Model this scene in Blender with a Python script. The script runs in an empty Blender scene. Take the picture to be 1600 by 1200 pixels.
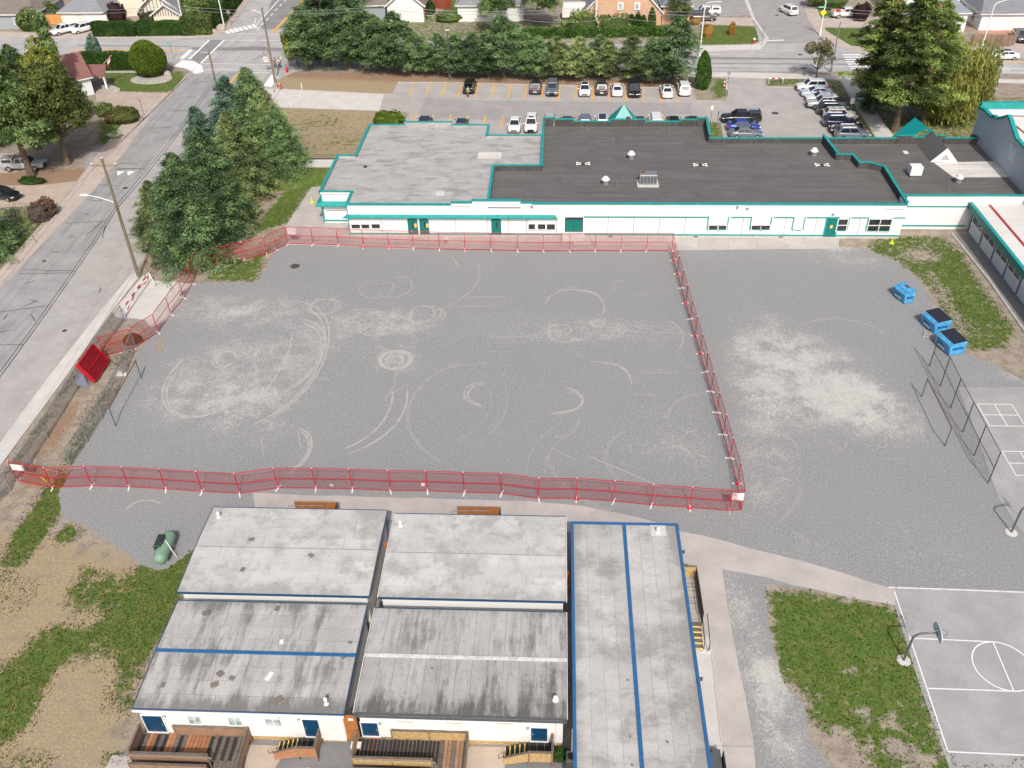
import bpy, bmesh, math, random
import numpy as np
from mathutils import Vector, Matrix, noise
rnd = random.Random(7)
R = math.radians
sc = bpy.context.scene
col = sc.collection

# ------------------------------------------------------------------ camera
CAMZ = 51.61
FPX = 1404.66                       # focal length in pixels of a 1600 px wide picture
PIT, ROL, YAW = R(37.4956), R(-1.3739), R(-3.3734)
_f = Vector((math.sin(YAW)*math.cos(PIT), math.cos(YAW)*math.cos(PIT), -math.sin(PIT)))
_r = Vector((math.cos(YAW), -math.sin(YAW), 0)); _u = _r.cross(_f)
_r2 = math.cos(ROL)*_r + math.sin(ROL)*_u
_u2 = -math.sin(ROL)*_r + math.cos(ROL)*_u
cam = bpy.data.cameras.new('camera'); camo = bpy.data.objects.new('camera', cam); col.objects.link(camo)
cam.sensor_width = 36; cam.lens = 36*FPX/1600; cam.clip_start = 0.5; cam.clip_end = 3000
M = Matrix((( _r2.x, _u2.x, -_f.x, 0), (_r2.y, _u2.y, -_f.y, 0), (_r2.z, _u2.z, -_f.z, CAMZ), (0, 0, 0, 1)))
camo.matrix_world = M
sc.camera = camo

# ------------------------------------------------------------------ light
SUN_EL, SUN_AZ = 46.0, 170.5         # azimuth clockwise from +Y; shadows fall to -9.5 deg
w = bpy.data.worlds.new('World'); sc.world = w; w.use_nodes = True
nt = w.node_tree; bg = nt.nodes['Background']
sky = nt.nodes.new('ShaderNodeTexSky'); sky.sky_type = 'NISHITA'; sky.sun_disc = False
sky.sun_elevation = R(SUN_EL); sky.sun_rotation = R(SUN_AZ); sky.dust_density = 5.0; sky.air_density = .7; sky.ozone_density = .6
nt.links.new(sky.outputs[0], bg.inputs[0]); bg.inputs[1].default_value = 0.15
sl = bpy.data.lights.new('sun', 'SUN'); sl.energy = 3.5; sl.angle = R(0.9); sl.color = (1.0, 0.97, 0.925)
so = bpy.data.objects.new('sun', sl); col.objects.link(so)
sd = Vector((math.sin(R(SUN_AZ))*math.cos(R(SUN_EL)), math.cos(R(SUN_AZ))*math.cos(R(SUN_EL)), math.sin(R(SUN_EL))))
so.rotation_euler = sd.to_track_quat('Z', 'Y').to_euler(); so.location = sd*200
sc.view_settings.view_transform = 'Standard'; sc.view_settings.look = 'None'
sc.view_settings.gamma = 1; sc.view_settings.exposure = -0.12
sc.view_settings.use_curve_mapping = False

# ------------------------------------------------------------------ measuring helpers
def ray(px, py):
    return ((px-800)/FPX)*_r2 - ((py-600)/FPX)*_u2 + _f
def G(px, py, z=0.0):
    d = ray(px, py); t = (z-CAMZ)/d.z
    return Vector((d.x*t, d.y*t, z))
def onY(px, py, Y):
    d = ray(px, py); t = Y/d.y
    return Vector((d.x*t, Y, CAMZ+d.z*t))
def onX(px, py, X):
    d = ray(px, py); t = X/d.x
    return Vector((X, d.y*t, CAMZ+d.z*t))
def height_at(b, ty):
    """height of a thing standing at ground point b whose top is seen at picture row ty"""
    lo, hi = 0., 60.
    for _ in range(40):
        m = (lo+hi)/2
        p = Vector((b.x, b.y, m-CAMZ)); y = 600 - FPX*p.dot(_u2)/p.dot(_f)
        if y > ty: lo = m
        else: hi = m
    return lo

# ------------------------------------------------------------------ materials
def srgb(r, g, b):
    return tuple(((c/255)/12.92 if c/255 <= .04045 else ((c/255+.055)/1.055)**2.4) for c in (r, g, b))
class NT:
    def __init__(s, name):
        s.m = bpy.data.materials.new(name); s.m.use_nodes = True
        s.t = s.m.node_tree; s.b = s.t.nodes['Principled BSDF']; s.co = None
    def n(s, t, **k):
        x = s.t.nodes.new('ShaderNode'+t)
        for a, v in k.items(): setattr(x, a, v)
        return x
    def l(s, a, b): s.t.links.new(a, b)
    def pos(s, obj=False):
        if s.co is None:
            if obj: s.co = s.n('TexCoord').outputs['Object']
            else: s.co = s.n('NewGeometry').outputs['Position']
        return s.co
    def mapping(s, scale=(1, 1, 1), rot=(0, 0, 0)):
        m = s.n('Mapping'); s.l(s.pos(), m.inputs[0]); m.inputs['Scale'].default_value = scale; m.inputs['Rotation'].default_value = rot
        return m.outputs[0]
    def noise(s, sc_, det=2, rough=.5, vec=None, dist=0):
        x = s.n('TexNoise'); x.inputs['Scale'].default_value = sc_; x.inputs['Detail'].default_value = det
        x.inputs['Roughness'].default_value = rough; x.inputs['Distortion'].default_value = dist
        s.l(vec if vec is not None else s.pos(), x.inputs['Vector']); return x.outputs[0]
    def ramp(s, v, lo, hi, a=0., b=1.):
        x = s.n('MapRange'); x.interpolation_type = 'SMOOTHSTEP'
        s.l(v, x.inputs[0]); x.inputs[1].default_value = lo; x.inputs[2].default_value = hi
        x.inputs[3].default_value = a; x.inputs[4].default_value = b; return x.outputs[0]
    def math(s, op, a, b=None, c=None):
        x = s.n('Math', operation=op)
        for i, v in enumerate((a, b, c)):
            if v is None: continue
            if isinstance(v, (int, float)): x.inputs[i].default_value = v
            else: s.l(v, x.inputs[i])
        return x.outputs[0]
    def mix(s, f, a, b, mode='MIX'):
        x = s.n('Mix', data_type='RGBA', blend_type=mode)
        for i, v in ((0, f), (6, a), (7, b)):
            if isinstance(v, (int, float)): x.inputs[i].default_value = v
            elif isinstance(v, tuple): x.inputs[i].default_value = (*v[:3], 1)
            else: s.l(v, x.inputs[i])
        return x.outputs[2]
    def attr(s, name):
        return s.n('Attribute', attribute_name=name).outputs['Fac']
    def bump(s, h, st=.3, dist=.02):
        x = s.n('Bump'); x.inputs['Strength'].default_value = st; x.inputs['Distance'].default_value = dist
        s.l(h, x.inputs['Height']); s.l(x.outputs[0], s.b.inputs['Normal'])
    def out(s, c, rough=.9, metal=0, spec=None):
        if isinstance(c, tuple): s.b.inputs['Base Color'].default_value = (*c[:3], 1)
        else: s.l(c, s.b.inputs['Base Color'])
        if isinstance(rough, (int, float)): s.b.inputs['Roughness'].default_value = rough
        else: s.l(rough, s.b.inputs['Roughness'])
        s.b.inputs['Metallic'].default_value = metal
        if spec is not None: s.b.inputs['Specular IOR Level'].default_value = spec
        return s.m
_pc = {}
def plain(name, c, rough=.6, metal=0, var=.12, scale=3., spec=None, worn=None, obj=True):
    """colour with slight mottling and grain"""
    if name in _pc: return _pc[name]
    t = NT(name); t.pos(obj)
    n = t.noise(scale, 4, .6); v = t.ramp(n, .3, .7, 1-var, 1+var*.6)
    x = t.n('Mix', data_type='RGBA', blend_type='MULTIPLY'); x.inputs[0].default_value = 1
    x.inputs[6].default_value = (*c, 1)
    cb = t.n('CombineColor'); 
    for i in range(3): t.l(v, cb.inputs[i])
    t.l(cb.outputs[0], x.inputs[7]); c2 = x.outputs[2]
    if worn:
        c2 = t.mix(t.ramp(t.noise(scale*2.3, 5, .7), .52, .72), c2, worn)
    if metal == 0 and rough > .5: t.bump(n, .15, .01)
    _pc[name] = t.out(c2, rough, metal, spec); return _pc[name]

def objrand(t, lo, hi):
    o = t.n('ObjectInfo').outputs['Random']
    x = t.n('MapRange'); t.l(o, x.inputs[0]); x.inputs[3].default_value = lo; x.inputs[4].default_value = hi
    return x.outputs[0]
def grey(t, v):
    cb = t.n('CombineColor')
    for i in range(3): t.l(v, cb.inputs[i])
    return cb.outputs[0]

def mat_ground():
    t = NT('ground_mix')
    big = t.noise(.12, 4, .6); mid = t.noise(.9, 4, .65); fine = t.noise(6, 3, .7); vf = t.noise(28, 2, .6)
    # dry soil with straw and pebbles
    dirt = t.mix(t.ramp(mid, .35, .65), srgb(142, 131, 118), srgb(170, 159, 147))
    dirt = t.mix(t.ramp(t.noise(3.2, 6, .8), .5, .66, 0, .55), dirt, srgb(112, 104, 84))
    dirt = t.mix(t.ramp(fine, .45, .68, 0, .6), dirt, srgb(104, 94, 72))
    straw = t.mix(t.ramp(fine, .3, .7), srgb(146, 130, 104), srgb(184, 165, 138))
    straw = t.mix(t.ramp(vf, .35, .7, 0, .5), straw, srgb(112, 104, 70)); straw = t.mix(t.ramp(t.noise(4.5, 6, .85), .54, .64, 0, .6), straw, srgb(108, 102, 66))
    c = t.mix(t.ramp(t.math('ADD', t.attr('dry'), t.math('SUBTRACT', mid, .5)), .35, .65), dirt, straw)
    red = t.mix(t.ramp(fine, .3, .7), srgb(118, 94, 78), srgb(166, 134, 108))
    c = t.mix(t.ramp(t.math('ADD', t.attr('needle'), t.math('MULTIPLY', t.math('SUBTRACT', t.noise(1.6, 6, .8), .5), 2.0)), .35, .65, 0, .85), c, red)
    gr = t.mix(t.ramp(fine, .3, .72), srgb(64, 84, 36), srgb(96, 120, 52))
    gr = t.mix(t.ramp(t.noise(3.4, 5, .8), .5, .62, 0, .5), gr, srgb(50, 66, 30)); gr = t.mix(t.ramp(mid, .42, .7, 0, .6), gr, srgb(108, 118, 58))
    gr = t.mix(t.ramp(t.noise(1.3, 7, .8), .5, .68, 0, .75), gr, srgb(132, 120, 82))
    gm = t.math('ADD', t.attr('green'), t.math('MULTIPLY', t.math('SUBTRACT', t.noise(1.6, 7, .72), .5), 2.1))
    gm = t.math('ADD', gm, t.math('MULTIPLY', t.math('SUBTRACT', big, .5), .8))
    gm = t.math('MULTIPLY', t.ramp(gm, .34, .66), t.ramp(t.attr('green'), .02, .12))
    c = t.mix(gm, c, gr)
    # crushed gravel yard
    sp1 = t.noise(6, 5, .9); sp2 = t.noise(20, 2, .8)
    g1 = t.mix(t.ramp(sp1, .34, .66), srgb(112, 114, 115), srgb(154, 155, 155))
    g1 = t.mix(t.ramp(sp2, .52, .72, 0, .6), g1, srgb(196, 194, 190))
    g1 = t.mix(t.ramp(sp2, .28, .45, .5, 0), g1, srgb(92, 92, 90))
    g1 = t.mix(t.ramp(big, .3, .75, 0, .4), g1, srgb(143, 143, 142))
    st = t.noise(6.5, 5, .72, t.mapping((1, .4, 1), (0, 0, .6)), 1.6)
    st2 = t.noise(7.5, 5, .72, t.mapping((.4, 1, 1), (0, 0, .3)), 1.6)
    st = t.math('MAXIMUM', st, st2)
    du = t.math('MULTIPLY', t.attr('dust'), t.ramp(t.noise(.35, 4, .7), .25, .7, .35, 1.25))
    dm = t.math('ADD', t.math('MULTIPLY', du, .098), st)
    g1 = t.mix(t.ramp(du, .5, 1.5, 0, .4), g1, srgb(184, 180, 174))
    g1 = t.mix(t.ramp(dm, .615, .71, 0, .55), g1, srgb(204, 201, 195))
    gmask = t.ramp(t.math('ADD', t.attr('gravel'), t.math('MULTIPLY', t.math('SUBTRACT', t.noise(1.3, 7, .75), .5), .9)), .46, .54)
    c = t.mix(gmask, c, g1)
    t.bump(t.math('ADD', fine, t.math('MULTIPLY', vf, .5)), .55, .05)
    return t.out(c, .95, spec=.2)
def mat_paving(name, c1, c2, crack=None, scale=1., streak=None, fade=.35, blotch=None):
    t = NT(name)
    n1 = t.noise(.35*scale, 5, .65); n2 = t.noise(5*scale, 4, .7); n3 = t.noise(34*scale, 2, .6)
    c = t.mix(t.ramp(n1, .3, .7), c1, c2)
    c = t.mix(t.ramp(n3, .3, .75, 0, fade), c, tuple(min(1, x*1.45) for x in c2))
    c = t.mix(t.ramp(n2, .45, .8, 0, .3), c, tuple(x*.72 for x in c1))
    if blotch: c = t.mix(t.ramp(t.noise(.9*scale, 6, .7), .5, .75, 0, .7), c, blotch)
    if streak:
        s = t.noise(1.1, 4, .6, t.mapping(*streak)); c = t.mix(t.ramp(s, .45, .7, 0, .45), c, tuple(x*.7 for x in c1))
    t.bump(n3, .25, .015)
    return t.out(c, .92, spec=.25)
def mat_membrane(name, c1, c2, dark, lines=(1, 8, 1), stain=.6, per=.06, seam=None, dirscale=(.12, 1.6, 1), edges=()):
    """torch-on roofing: grey felt with run stains"""
    t = NT(name)
    n1 = t.noise(.35, 6, .68); s = t.noise(1.0, 6, .7, t.mapping(dirscale)); f = t.noise(30, 2, .6)
    c = t.mix(t.ramp(n1, .3, .7), c1, c2)
    m = t.math('ADD', t.math('MULTIPLY', s, .6), t.math('MULTIPLY', n1, .5))
    if edges:
        sp = t.n('SeparateXYZ'); t.l(t.pos(), sp.inputs[0])
        for ax, lo, hi, amt in edges: m = t.math('ADD', m, t.ramp(sp.outputs[ax], lo, hi, amt, 0))
    c = t.mix(t.ramp(m, .49, .68, 0, stain), c, dark)
    c = t.mix(t.ramp(t.noise(1.7, 7, .8), .54, .74, 0, stain*.75), c, dark)
    c = t.mix(t.ramp(t.noise(9, 3, .8), .45, .7, 0, .25), c, dark)
    c = t.mix(t.ramp(f, .3, .8, 0, .22), c, tuple(min(1, x*1.5) for x in c2))
    if seam:
        wv = t.n('TexWave', wave_type='BANDS', bands_direction=seam[0], wave_profile='SAW'); t.l(t.mapping((1, 1, 1)), wv.inputs[0])
        wv.inputs['Scale'].default_value = seam[1]; wv.inputs['Distortion'].default_value = .15; wv.inputs['Detail Scale'].default_value = .5
        c = t.mix(t.ramp(wv.outputs[1], .93, .97, 0, .3), c, tuple(x*.62 for x in c1))
        c = t.mix(t.ramp(wv.outputs[1], .0, .08, .22, 0), c, tuple(min(1, x*1.3) for x in c2))
    c = t.mix(1.0, c, grey(t, objrand(t, 1-per, 1+per)), 'MULTIPLY')
    t.bump(f, .2, .01)
    return t.out(c, .9, spec=.25)
def mat_leaf(name, dark, light, tip=None, trans=.38, brown=None):
    t = NT(name); t.pos(True)
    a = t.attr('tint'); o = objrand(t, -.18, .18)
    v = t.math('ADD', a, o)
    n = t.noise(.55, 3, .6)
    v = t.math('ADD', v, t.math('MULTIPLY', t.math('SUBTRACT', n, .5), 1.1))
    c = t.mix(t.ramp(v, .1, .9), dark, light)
    if tip: c = t.mix(t.ramp(v, .75, 1.15, 0, .8), c, tip)
    if brown: c = t.mix(t.ramp(t.noise(.33, 2, .5), .6, .72, 0, .75), c, brown)
    m = t.out(c, .75, spec=.2)
    tr = t.n('BsdfTranslucent'); t.l(c, tr.inputs[0]); mx = t.n('MixShader'); mx.inputs[0].default_value = trans
    t.l(t.b.outputs[0], mx.inputs[1]); t.l(tr.outputs[0], mx.inputs[2]); t.l(mx.outputs[0], t.t.nodes['Material Output'].inputs[0])
    return m
def mat_wood(name, c1, c2, dark, along='X', per=.2, wear=.5):
    t = NT(name); t.pos(True)
    scl = (1.2, 14, 14) if along == 'X' else (14, 1.2, 14) if along == 'Y' else (14, 14, 1.2)
    g = t.noise(1.2, 5, .7, t.mapping(scl)); n = t.noise(2.5, 5, .7)
    c = t.mix(t.ramp(g, .3, .7), c1, c2)
    c = t.mix(t.ramp(n, .5, .7, 0, wear), c, dark)
    c = t.mix(1.0, c, grey(t, objrand(t, 1-per, 1+per)), 'MULTIPLY')
    t.bump(g, .3, .01)
    return t.out(c, .85, spec=.2)
def mat_mark(name, c, keep=.5, fs=9, op=1.):
    """worn paint or scuff: noise eats through it"""
    t = NT(name)
    n = t.noise(fs, 5, .75); n2 = t.noise(1.5, 4, .6)
    a = t.ramp(t.math('ADD', n, t.math('MULTIPLY', t.math('SUBTRACT', n2, .5), .8)), keep-.14, keep+.1, op, 0)
    t.out(c, .8)
    tr = t.n('BsdfTransparent'); mx = t.n('MixShader'); t.l(a, mx.inputs[0])
    t.l(tr.outputs[0], mx.inputs[1]); t.l(t.b.outputs[0], mx.inputs[2]); t.l(mx.outputs[0], t.t.nodes['Material Output'].inputs[0])
    return t.m
def mat_glass(name, c, rough=.08):
    t = NT(name); t.pos(True)
    return t.out(t.mix(t.ramp(t.noise(2.2, 2), .4, .6), c, tuple(x*1.7 for x in c)), rough, 0, .8)
def mat_brick(name, c1, c2, mortar):
    t = NT(name); t.pos(True)
    sp = t.n('SeparateXYZ'); t.l(t.co, sp.inputs[0]); cb = t.n('CombineXYZ')
    t.l(t.math('ADD', sp.outputs[0], sp.outputs[1]), cb.inputs[0]); t.l(sp.outputs[2], cb.inputs[1])
    b = t.n('TexBrick'); t.l(cb.outputs[0], b.inputs[0]); b.inputs['Scale'].default_value = 1
    b.inputs['Color1'].default_value = (*c1, 1); b.inputs['Color2'].default_value = (*c2, 1); b.inputs['Mortar'].default_value = (*mortar, 1)
    b.inputs['Brick Width'].default_value = .45; b.inputs['Row Height'].default_value = .16; b.inputs['Mortar Size'].default_value = .015
    return t.out(b.outputs[0], .9)
def mat_siding(name, c, step=.15, dirt=.1, stain=(.45, .42, .36), horiz=True):
    t = NT(name); t.pos(False)
    w_ = t.n('TexWave', wave_type='BANDS', bands_direction='Z' if horiz else 'X', wave_profile='SAW'); t.l(t.pos(), w_.inputs[0])
    w_.inputs['Scale'].default_value = 1/(step*2*math.pi)*math.pi/1.0
    n = t.noise(1.4, 6, .7)
    cc = t.mix(t.ramp(w_.outputs[1], .9, 1, 0, .3), c, tuple(x*.6 for x in c))
    cc = t.mix(t.ramp(n, .5, .8, 0, dirt), cc, stain)
    return t.out(cc, .6)

WHITE = srgb(232, 231, 227); TEAL = srgb(22, 138, 134)
m_white = plain('white_paint', (.74, .735, .715), .55, var=.05)
m_wallw = mat_siding('white_cladding', (.76, .755, .735), .3, .35, stain=(.56, .55, .52), horiz=False)
m_panelw = plain('white_stucco_panel', (.72, .71, .685), .7, var=.06, scale=1.2)
m_teal = plain('teal_trim_paint', srgb(26, 146, 142), .5, var=.12, scale=1.5, worn=srgb(70, 172, 168))
m_tealdoor = plain('teal_door_paint', srgb(12, 112, 104), .4, var=.08)
m_tealroof = plain('teal_metal_roof', srgb(12, 140, 136), .4, var=.08)
m_blue = plain('blue_trim_paint', srgb(46, 98, 146), .45, var=.12)
m_navy = plain('navy_fascia_paint', srgb(36, 72, 108), .5, var=.12)
m_bluedoor = plain('dark_blue_door_paint', srgb(10, 62, 96), .45, var=.08)
m_glass = mat_glass('window_glass', (.02, .023, .026))
m_glasslight = mat_glass('blinds_behind_glass', (.27, .33, .33), .2)
m_carglass = mat_glass('car_glass', (.012, .016, .022), .05)
m_black = plain('black_rubber', (.012, .012, .013), .8, var=.2)
m_dark = plain('dark_metal', (.03, .032, .034), .5)
m_galv = plain('galvanised_steel', (.34, .35, .36), .45, .5, var=.15)
m_steelgrey = plain('grey_painted_steel', srgb(96, 100, 104), .5, .2)
m_chrome = plain('bright_metal', (.6, .6, .62), .25, .8)
m_red = plain('red_fence_paint', srgb(186, 20, 36), .45, var=.12)
m_redwire = plain('red_fence_wire', srgb(158, 24, 40), .5, var=.1)
m_redplastic = plain('red_plastic', srgb(214, 26, 40), .4)
m_yellow = mat_mark('yellow_road_paint', srgb(226, 168, 66), .85)
m_yellowsolid = plain('yellow_nosing_paint', srgb(226, 196, 110), .6)
m_hivis = plain('lime_plastic', srgb(200, 226, 40), .5)
m_wpaint = mat_mark('white_road_paint', (.8, .8, .79), .9)
m_wpaintw = mat_mark('worn_white_road_paint', (.7, .7, .69), .66)
m_courtline = plain('court_line_paint', (.76, .76, .75), .7, var=.08)
m_scuff = mat_mark('pale_tyre_scuff', srgb(204, 199, 192), .62, 20, .55)
m_scuff2 = mat_mark('strong_pale_scuff', srgb(204, 200, 193), .70, 22, .52)
m_ground = mat_ground()
m_street = mat_paving('worn_street_asphalt', srgb(136, 136, 136), srgb(156, 155, 154), streak=((1, .12, 1), (0, 0, .4)))
m_shoulder = mat_paving('dusty_street_shoulder', srgb(150, 147, 144), srgb(168, 164, 160), blotch=srgb(184, 177, 170))
m_asph = mat_paving('grey_lot_asphalt', srgb(152, 147, 144), srgb(168, 163, 160))
m_asph2 = mat_paving('newer_lot_asphalt', srgb(140, 137, 135), srgb(154, 151, 149))
m_main = mat_paving('main_road_asphalt', srgb(154, 152, 151), srgb(176, 173, 171), streak=((.05, 1.2, 1), (0, 0, 0)))
m_band = mat_paving('dark_road_band', srgb(122, 121, 121), srgb(138, 136, 135))
m_darkasph = mat_paving('dark_walk_asphalt', srgb(108, 109, 110), srgb(128, 128, 128))
m_court = mat_paving('court_asphalt', srgb(142, 142, 141), srgb(160, 159, 158))
m_conc = mat_paving('pale_concrete', srgb(180, 177, 172), srgb(198, 194, 189), scale=1.4)
m_cw = mat_paving('new_white_concrete', srgb(220, 218, 214), srgb(234, 232, 228))
m_pink = mat_paving('pinkish_concrete', srgb(160, 154, 150), srgb(180, 173, 168), scale=1.2)
m_pinkwalk = mat_paving('pink_brick_walk', srgb(164, 152, 143), srgb(184, 170, 160), scale=1.5, blotch=srgb(176, 168, 160))
m_paver = mat_paving('driveway_pavers', srgb(160, 146, 134), srgb(178, 164, 150), scale=1.3)
m_kerb = plain('kerb_concrete', srgb(176, 172, 164), .9, var=.2)
m_rockbed = plain('pale_rock_bed', srgb(176, 172, 164), .9, var=.35, scale=4)
m_crack = plain('black_crack_sealer', (.03, .03, .03), .7)
m_manhole = plain('iron_cover', srgb(82, 78, 74), .7, .2)
m_memb_a = mat_membrane('pale_grey_roofing', srgb(176, 175, 172), srgb(198, 196, 192), srgb(112, 111, 109), stain=.6, dirscale=(.7, .7, 1), edges=((1, 38.7, 39.9, .1),))
m_memb_b = mat_membrane('stained_grey_roofing', srgb(160, 159, 156), srgb(186, 184, 181), srgb(88, 87, 85), stain=.85, dirscale=(1.3, .22, 1), edges=((1, 30.0, 31.6, .13), (1, 38.4, 37.2, .08)))
m_memb_b2 = mat_membrane('very_stained_grey_roofing', srgb(146, 145, 143), srgb(176, 174, 171), srgb(66, 66, 65), stain=.95, dirscale=(1.5, .2, 1), edges=((1, 30.0, 32.2, .13), (0, -14., -2., -.06)))
m_memb_e = mat_membrane('long_roof_roofing', srgb(168, 166, 163), srgb(190, 188, 184), srgb(98, 97, 95), stain=.62, dirscale=(.3, .5, 1), edges=((0, 1.4, 2.4, .12), (0, 9.1, 7.9, .13)))
m_school1 = mat_membrane('grey_school_roofing', srgb(158, 157, 155), srgb(186, 184, 181), srgb(112, 111, 110), stain=.75, dirscale=(.3, .75, 1), seam=('Y', .16))
m_school2 = mat_membrane('charcoal_school_roofing', srgb(86, 85, 84), srgb(108, 107, 105), srgb(70, 70, 69), stain=.6, dirscale=(.1, 1.3, 1), seam=('Y', .32))
m_schoolpar = mat_membrane('charcoal_upstand', srgb(70, 68, 66), srgb(92, 90, 87), srgb(50, 50, 49), stain=.6, dirscale=(2.5, 2.5, .3))
m_palepatch = mat_membrane('pale_roof_patch', srgb(196, 193, 188), srgb(212, 209, 204), srgb(110, 104, 96), stain=.55)
m_wingroof = mat_membrane('pale_wing_roofing', srgb(204, 201, 197), srgb(216, 213, 209), srgb(170, 168, 165), stain=.3, seam=('Y', .5))
m_gymwall = plain('pale_blue_grey_cladding', srgb(184, 192, 200), .6, var=.04, obj=False)
m_wingwall = plain('grey_wing_panel', srgb(196, 203, 208), .6, var=.05, obj=False)
m_wood = mat_wood('weathered_cedar', srgb(128, 102, 82), srgb(158, 128, 104), srgb(94, 82, 72))
m_woodnew = mat_wood('fresh_orange_cedar', srgb(144, 100, 70), srgb(170, 124, 92), srgb(106, 78, 58), wear=.3)
m_woodgrey = mat_wood('grey_deck_board', srgb(92, 84, 78), srgb(120, 110, 102), srgb(66, 62, 58))
m_grit = plain('black_grip_strip', (.022, .024, .028), .9, var=.2)
m_osb = plain('osb_sheet', srgb(186, 158, 108), .85, var=.25, scale=5, worn=srgb(160, 122, 76))
m_ply = plain('plywood_orange', srgb(164, 104, 54), .8, var=.25, scale=2)
m_fencewood = mat_wood('orange_fence_board', srgb(206, 142, 84), srgb(224, 164, 106), srgb(188, 130, 80), along='Z', per=.1)
m_fencebrown = mat_wood('brown_fence_board', srgb(120, 100, 88), srgb(146, 124, 110), srgb(96, 80, 70), along='Z')
m_fencered = mat_wood('red_brown_fence_board', srgb(128, 62, 46), srgb(150, 78, 60), srgb(110, 58, 44), along='Z')
m_pole = mat_wood('utility_pole_wood', srgb(118, 108, 88), srgb(142, 132, 110), srgb(96, 92, 76), along='Z')
m_trunk = plain('bark', srgb(104, 90, 76), .9, var=.3, scale=4)
m_shingle = mat_membrane('grey_shingles', srgb(118, 120, 124), srgb(140, 142, 146), srgb(98, 100, 104), stain=.4, seam=('Y', .9))
m_shingleb = mat_membrane('blue_grey_shingles', srgb(118, 126, 138), srgb(140, 148, 158), srgb(100, 106, 116), stain=.4, seam=('Y', .9))
m_shinglebr = mat_membrane('brown_grey_shingles', srgb(112, 104, 98), srgb(132, 124, 116), srgb(92, 86, 82), stain=.4, seam=('Y', .9))
m_shinglered = mat_membrane('maroon_shingles', srgb(122, 84, 80), srgb(142, 102, 96), srgb(100, 72, 70), stain=.4, seam=('Y', .9))
m_brickwall = mat_brick('tan_brick', srgb(206, 164, 128), srgb(190, 146, 112), srgb(214, 194, 174))
m_cream = mat_siding('cream_siding', srgb(222, 214, 196), .18, .1)
m_housewhite = mat_siding('white_siding', srgb(226, 226, 224), .18, .08)
m_housegrey = mat_siding('grey_house_siding', srgb(150, 158, 164), .18, .1)
m_timber = plain('dark_timber_strip', srgb(92, 84, 76), .8)
m_tank = plain('sage_green_tank_paint', srgb(118, 150, 128), .5, var=.1)
m_tankdark = plain('dark_green_box', srgb(44, 62, 54), .5)
m_bin = plain('bright_blue_bin_paint', srgb(72, 154, 202), .6, var=.25, scale=1.6, worn=srgb(140, 190, 214))
m_bindark = plain('deep_blue_bin_paint', srgb(24, 96, 152), .5, var=.15)
m_binlid = plain('black_plastic_lid', srgb(42, 44, 52), .5)
m_rust = plain('rust_patch', srgb(112, 74, 58), .9)
m_pallet = mat_wood('grey_pallet', srgb(160, 154, 146), srgb(184, 178, 170), srgb(130, 124, 118))
m_skin = plain('skin', srgb(198, 150, 122), .6, obj=True)
m_cloudlamp = plain('frosted_lamp', (.7, .7, .68), .3)
m_yellowsign = plain('yellow_sign_face', srgb(240, 214, 40), .5)
m_greensign = plain('green_street_sign', srgb(110, 190, 170), .5)
m_signred = plain('sign_red', srgb(206, 30, 44), .5)
m_boulder = plain('pale_boulder', srgb(176, 162, 150), .9, var=.3)
m_pinelf = mat_leaf('spruce_needles', srgb(71, 91, 66), srgb(139, 169, 112), srgb(181, 205, 143))
m_pinelf2 = mat_leaf('pine_needles', srgb(85, 100, 68), srgb(170, 187, 122), srgb(210, 222, 156))
m_bluelf = mat_leaf('blue_green_needles', srgb(79, 103, 88), srgb(147, 182, 153), srgb(191, 222, 184))
m_hemlf = mat_leaf('light_drooping_needles', srgb(76, 95, 56), srgb(157, 185, 116), srgb(199, 212, 146))
m_maple = mat_leaf('maple_leaves', srgb(80, 92, 50), srgb(146, 157, 84), srgb(179, 179, 104))
m_mapletop = mat_leaf('yellow_green_leaves', srgb(82, 94, 39), srgb(163, 170, 75), srgb(186, 188, 92))
m_broad = mat_leaf('broad_green_leaves', srgb(75, 93, 54), srgb(148, 169, 93), srgb(183, 196, 119))
m_bigpine = mat_leaf('tall_pine_needles', srgb(78, 93, 57), srgb(161, 182, 99), srgb(200, 215, 125), brown=srgb(205, 175, 143))
m_willow = mat_leaf('willow_leaves', srgb(98, 106, 50), srgb(166, 169, 92), srgb(198, 196, 123), .35)
m_hedge = mat_leaf('hedge_leaves', srgb(52, 76, 37), srgb(95, 130, 59), srgb(131, 159, 78))
m_topi = mat_leaf('topiary_leaves', srgb(76, 95, 33), srgb(124, 147, 53), srgb(155, 171, 72))
m_dkred = mat_leaf('dark_red_leaves', srgb(59, 40, 43), srgb(101, 69, 73))
m_brownbush = mat_leaf('brown_red_leaves', srgb(97, 74, 63), srgb(152, 120, 102))
m_orbush = mat_leaf('olive_orange_leaves', srgb(82, 93, 48), srgb(140, 134, 77), srgb(167, 133, 83))
m_flower = mat_leaf('white_flower_heads', srgb(147, 170, 100), srgb(235, 235, 229))
m_autumn = mat_leaf('orange_leaves', srgb(159, 123, 61), srgb(205, 148, 81))
CARCOL = {}
def carpaint(name, c, rough=.22):
    if name not in CARCOL:
        t = NT('car_paint_'+name); t.out(c, rough, 0, .6)
        t.b.inputs['Coat Weight'].default_value = .6; t.b.inputs['Coat Roughness'].default_value = .06
        t.pos(True); n = t.noise(2, 3); t.l(t.mix(t.ramp(n, .3, .7, 0, .12), c, tuple(x*.7+.02 for x in c)), t.b.inputs['Base Color'])
        CARCOL[name] = t.m
    return CARCOL[name]

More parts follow.
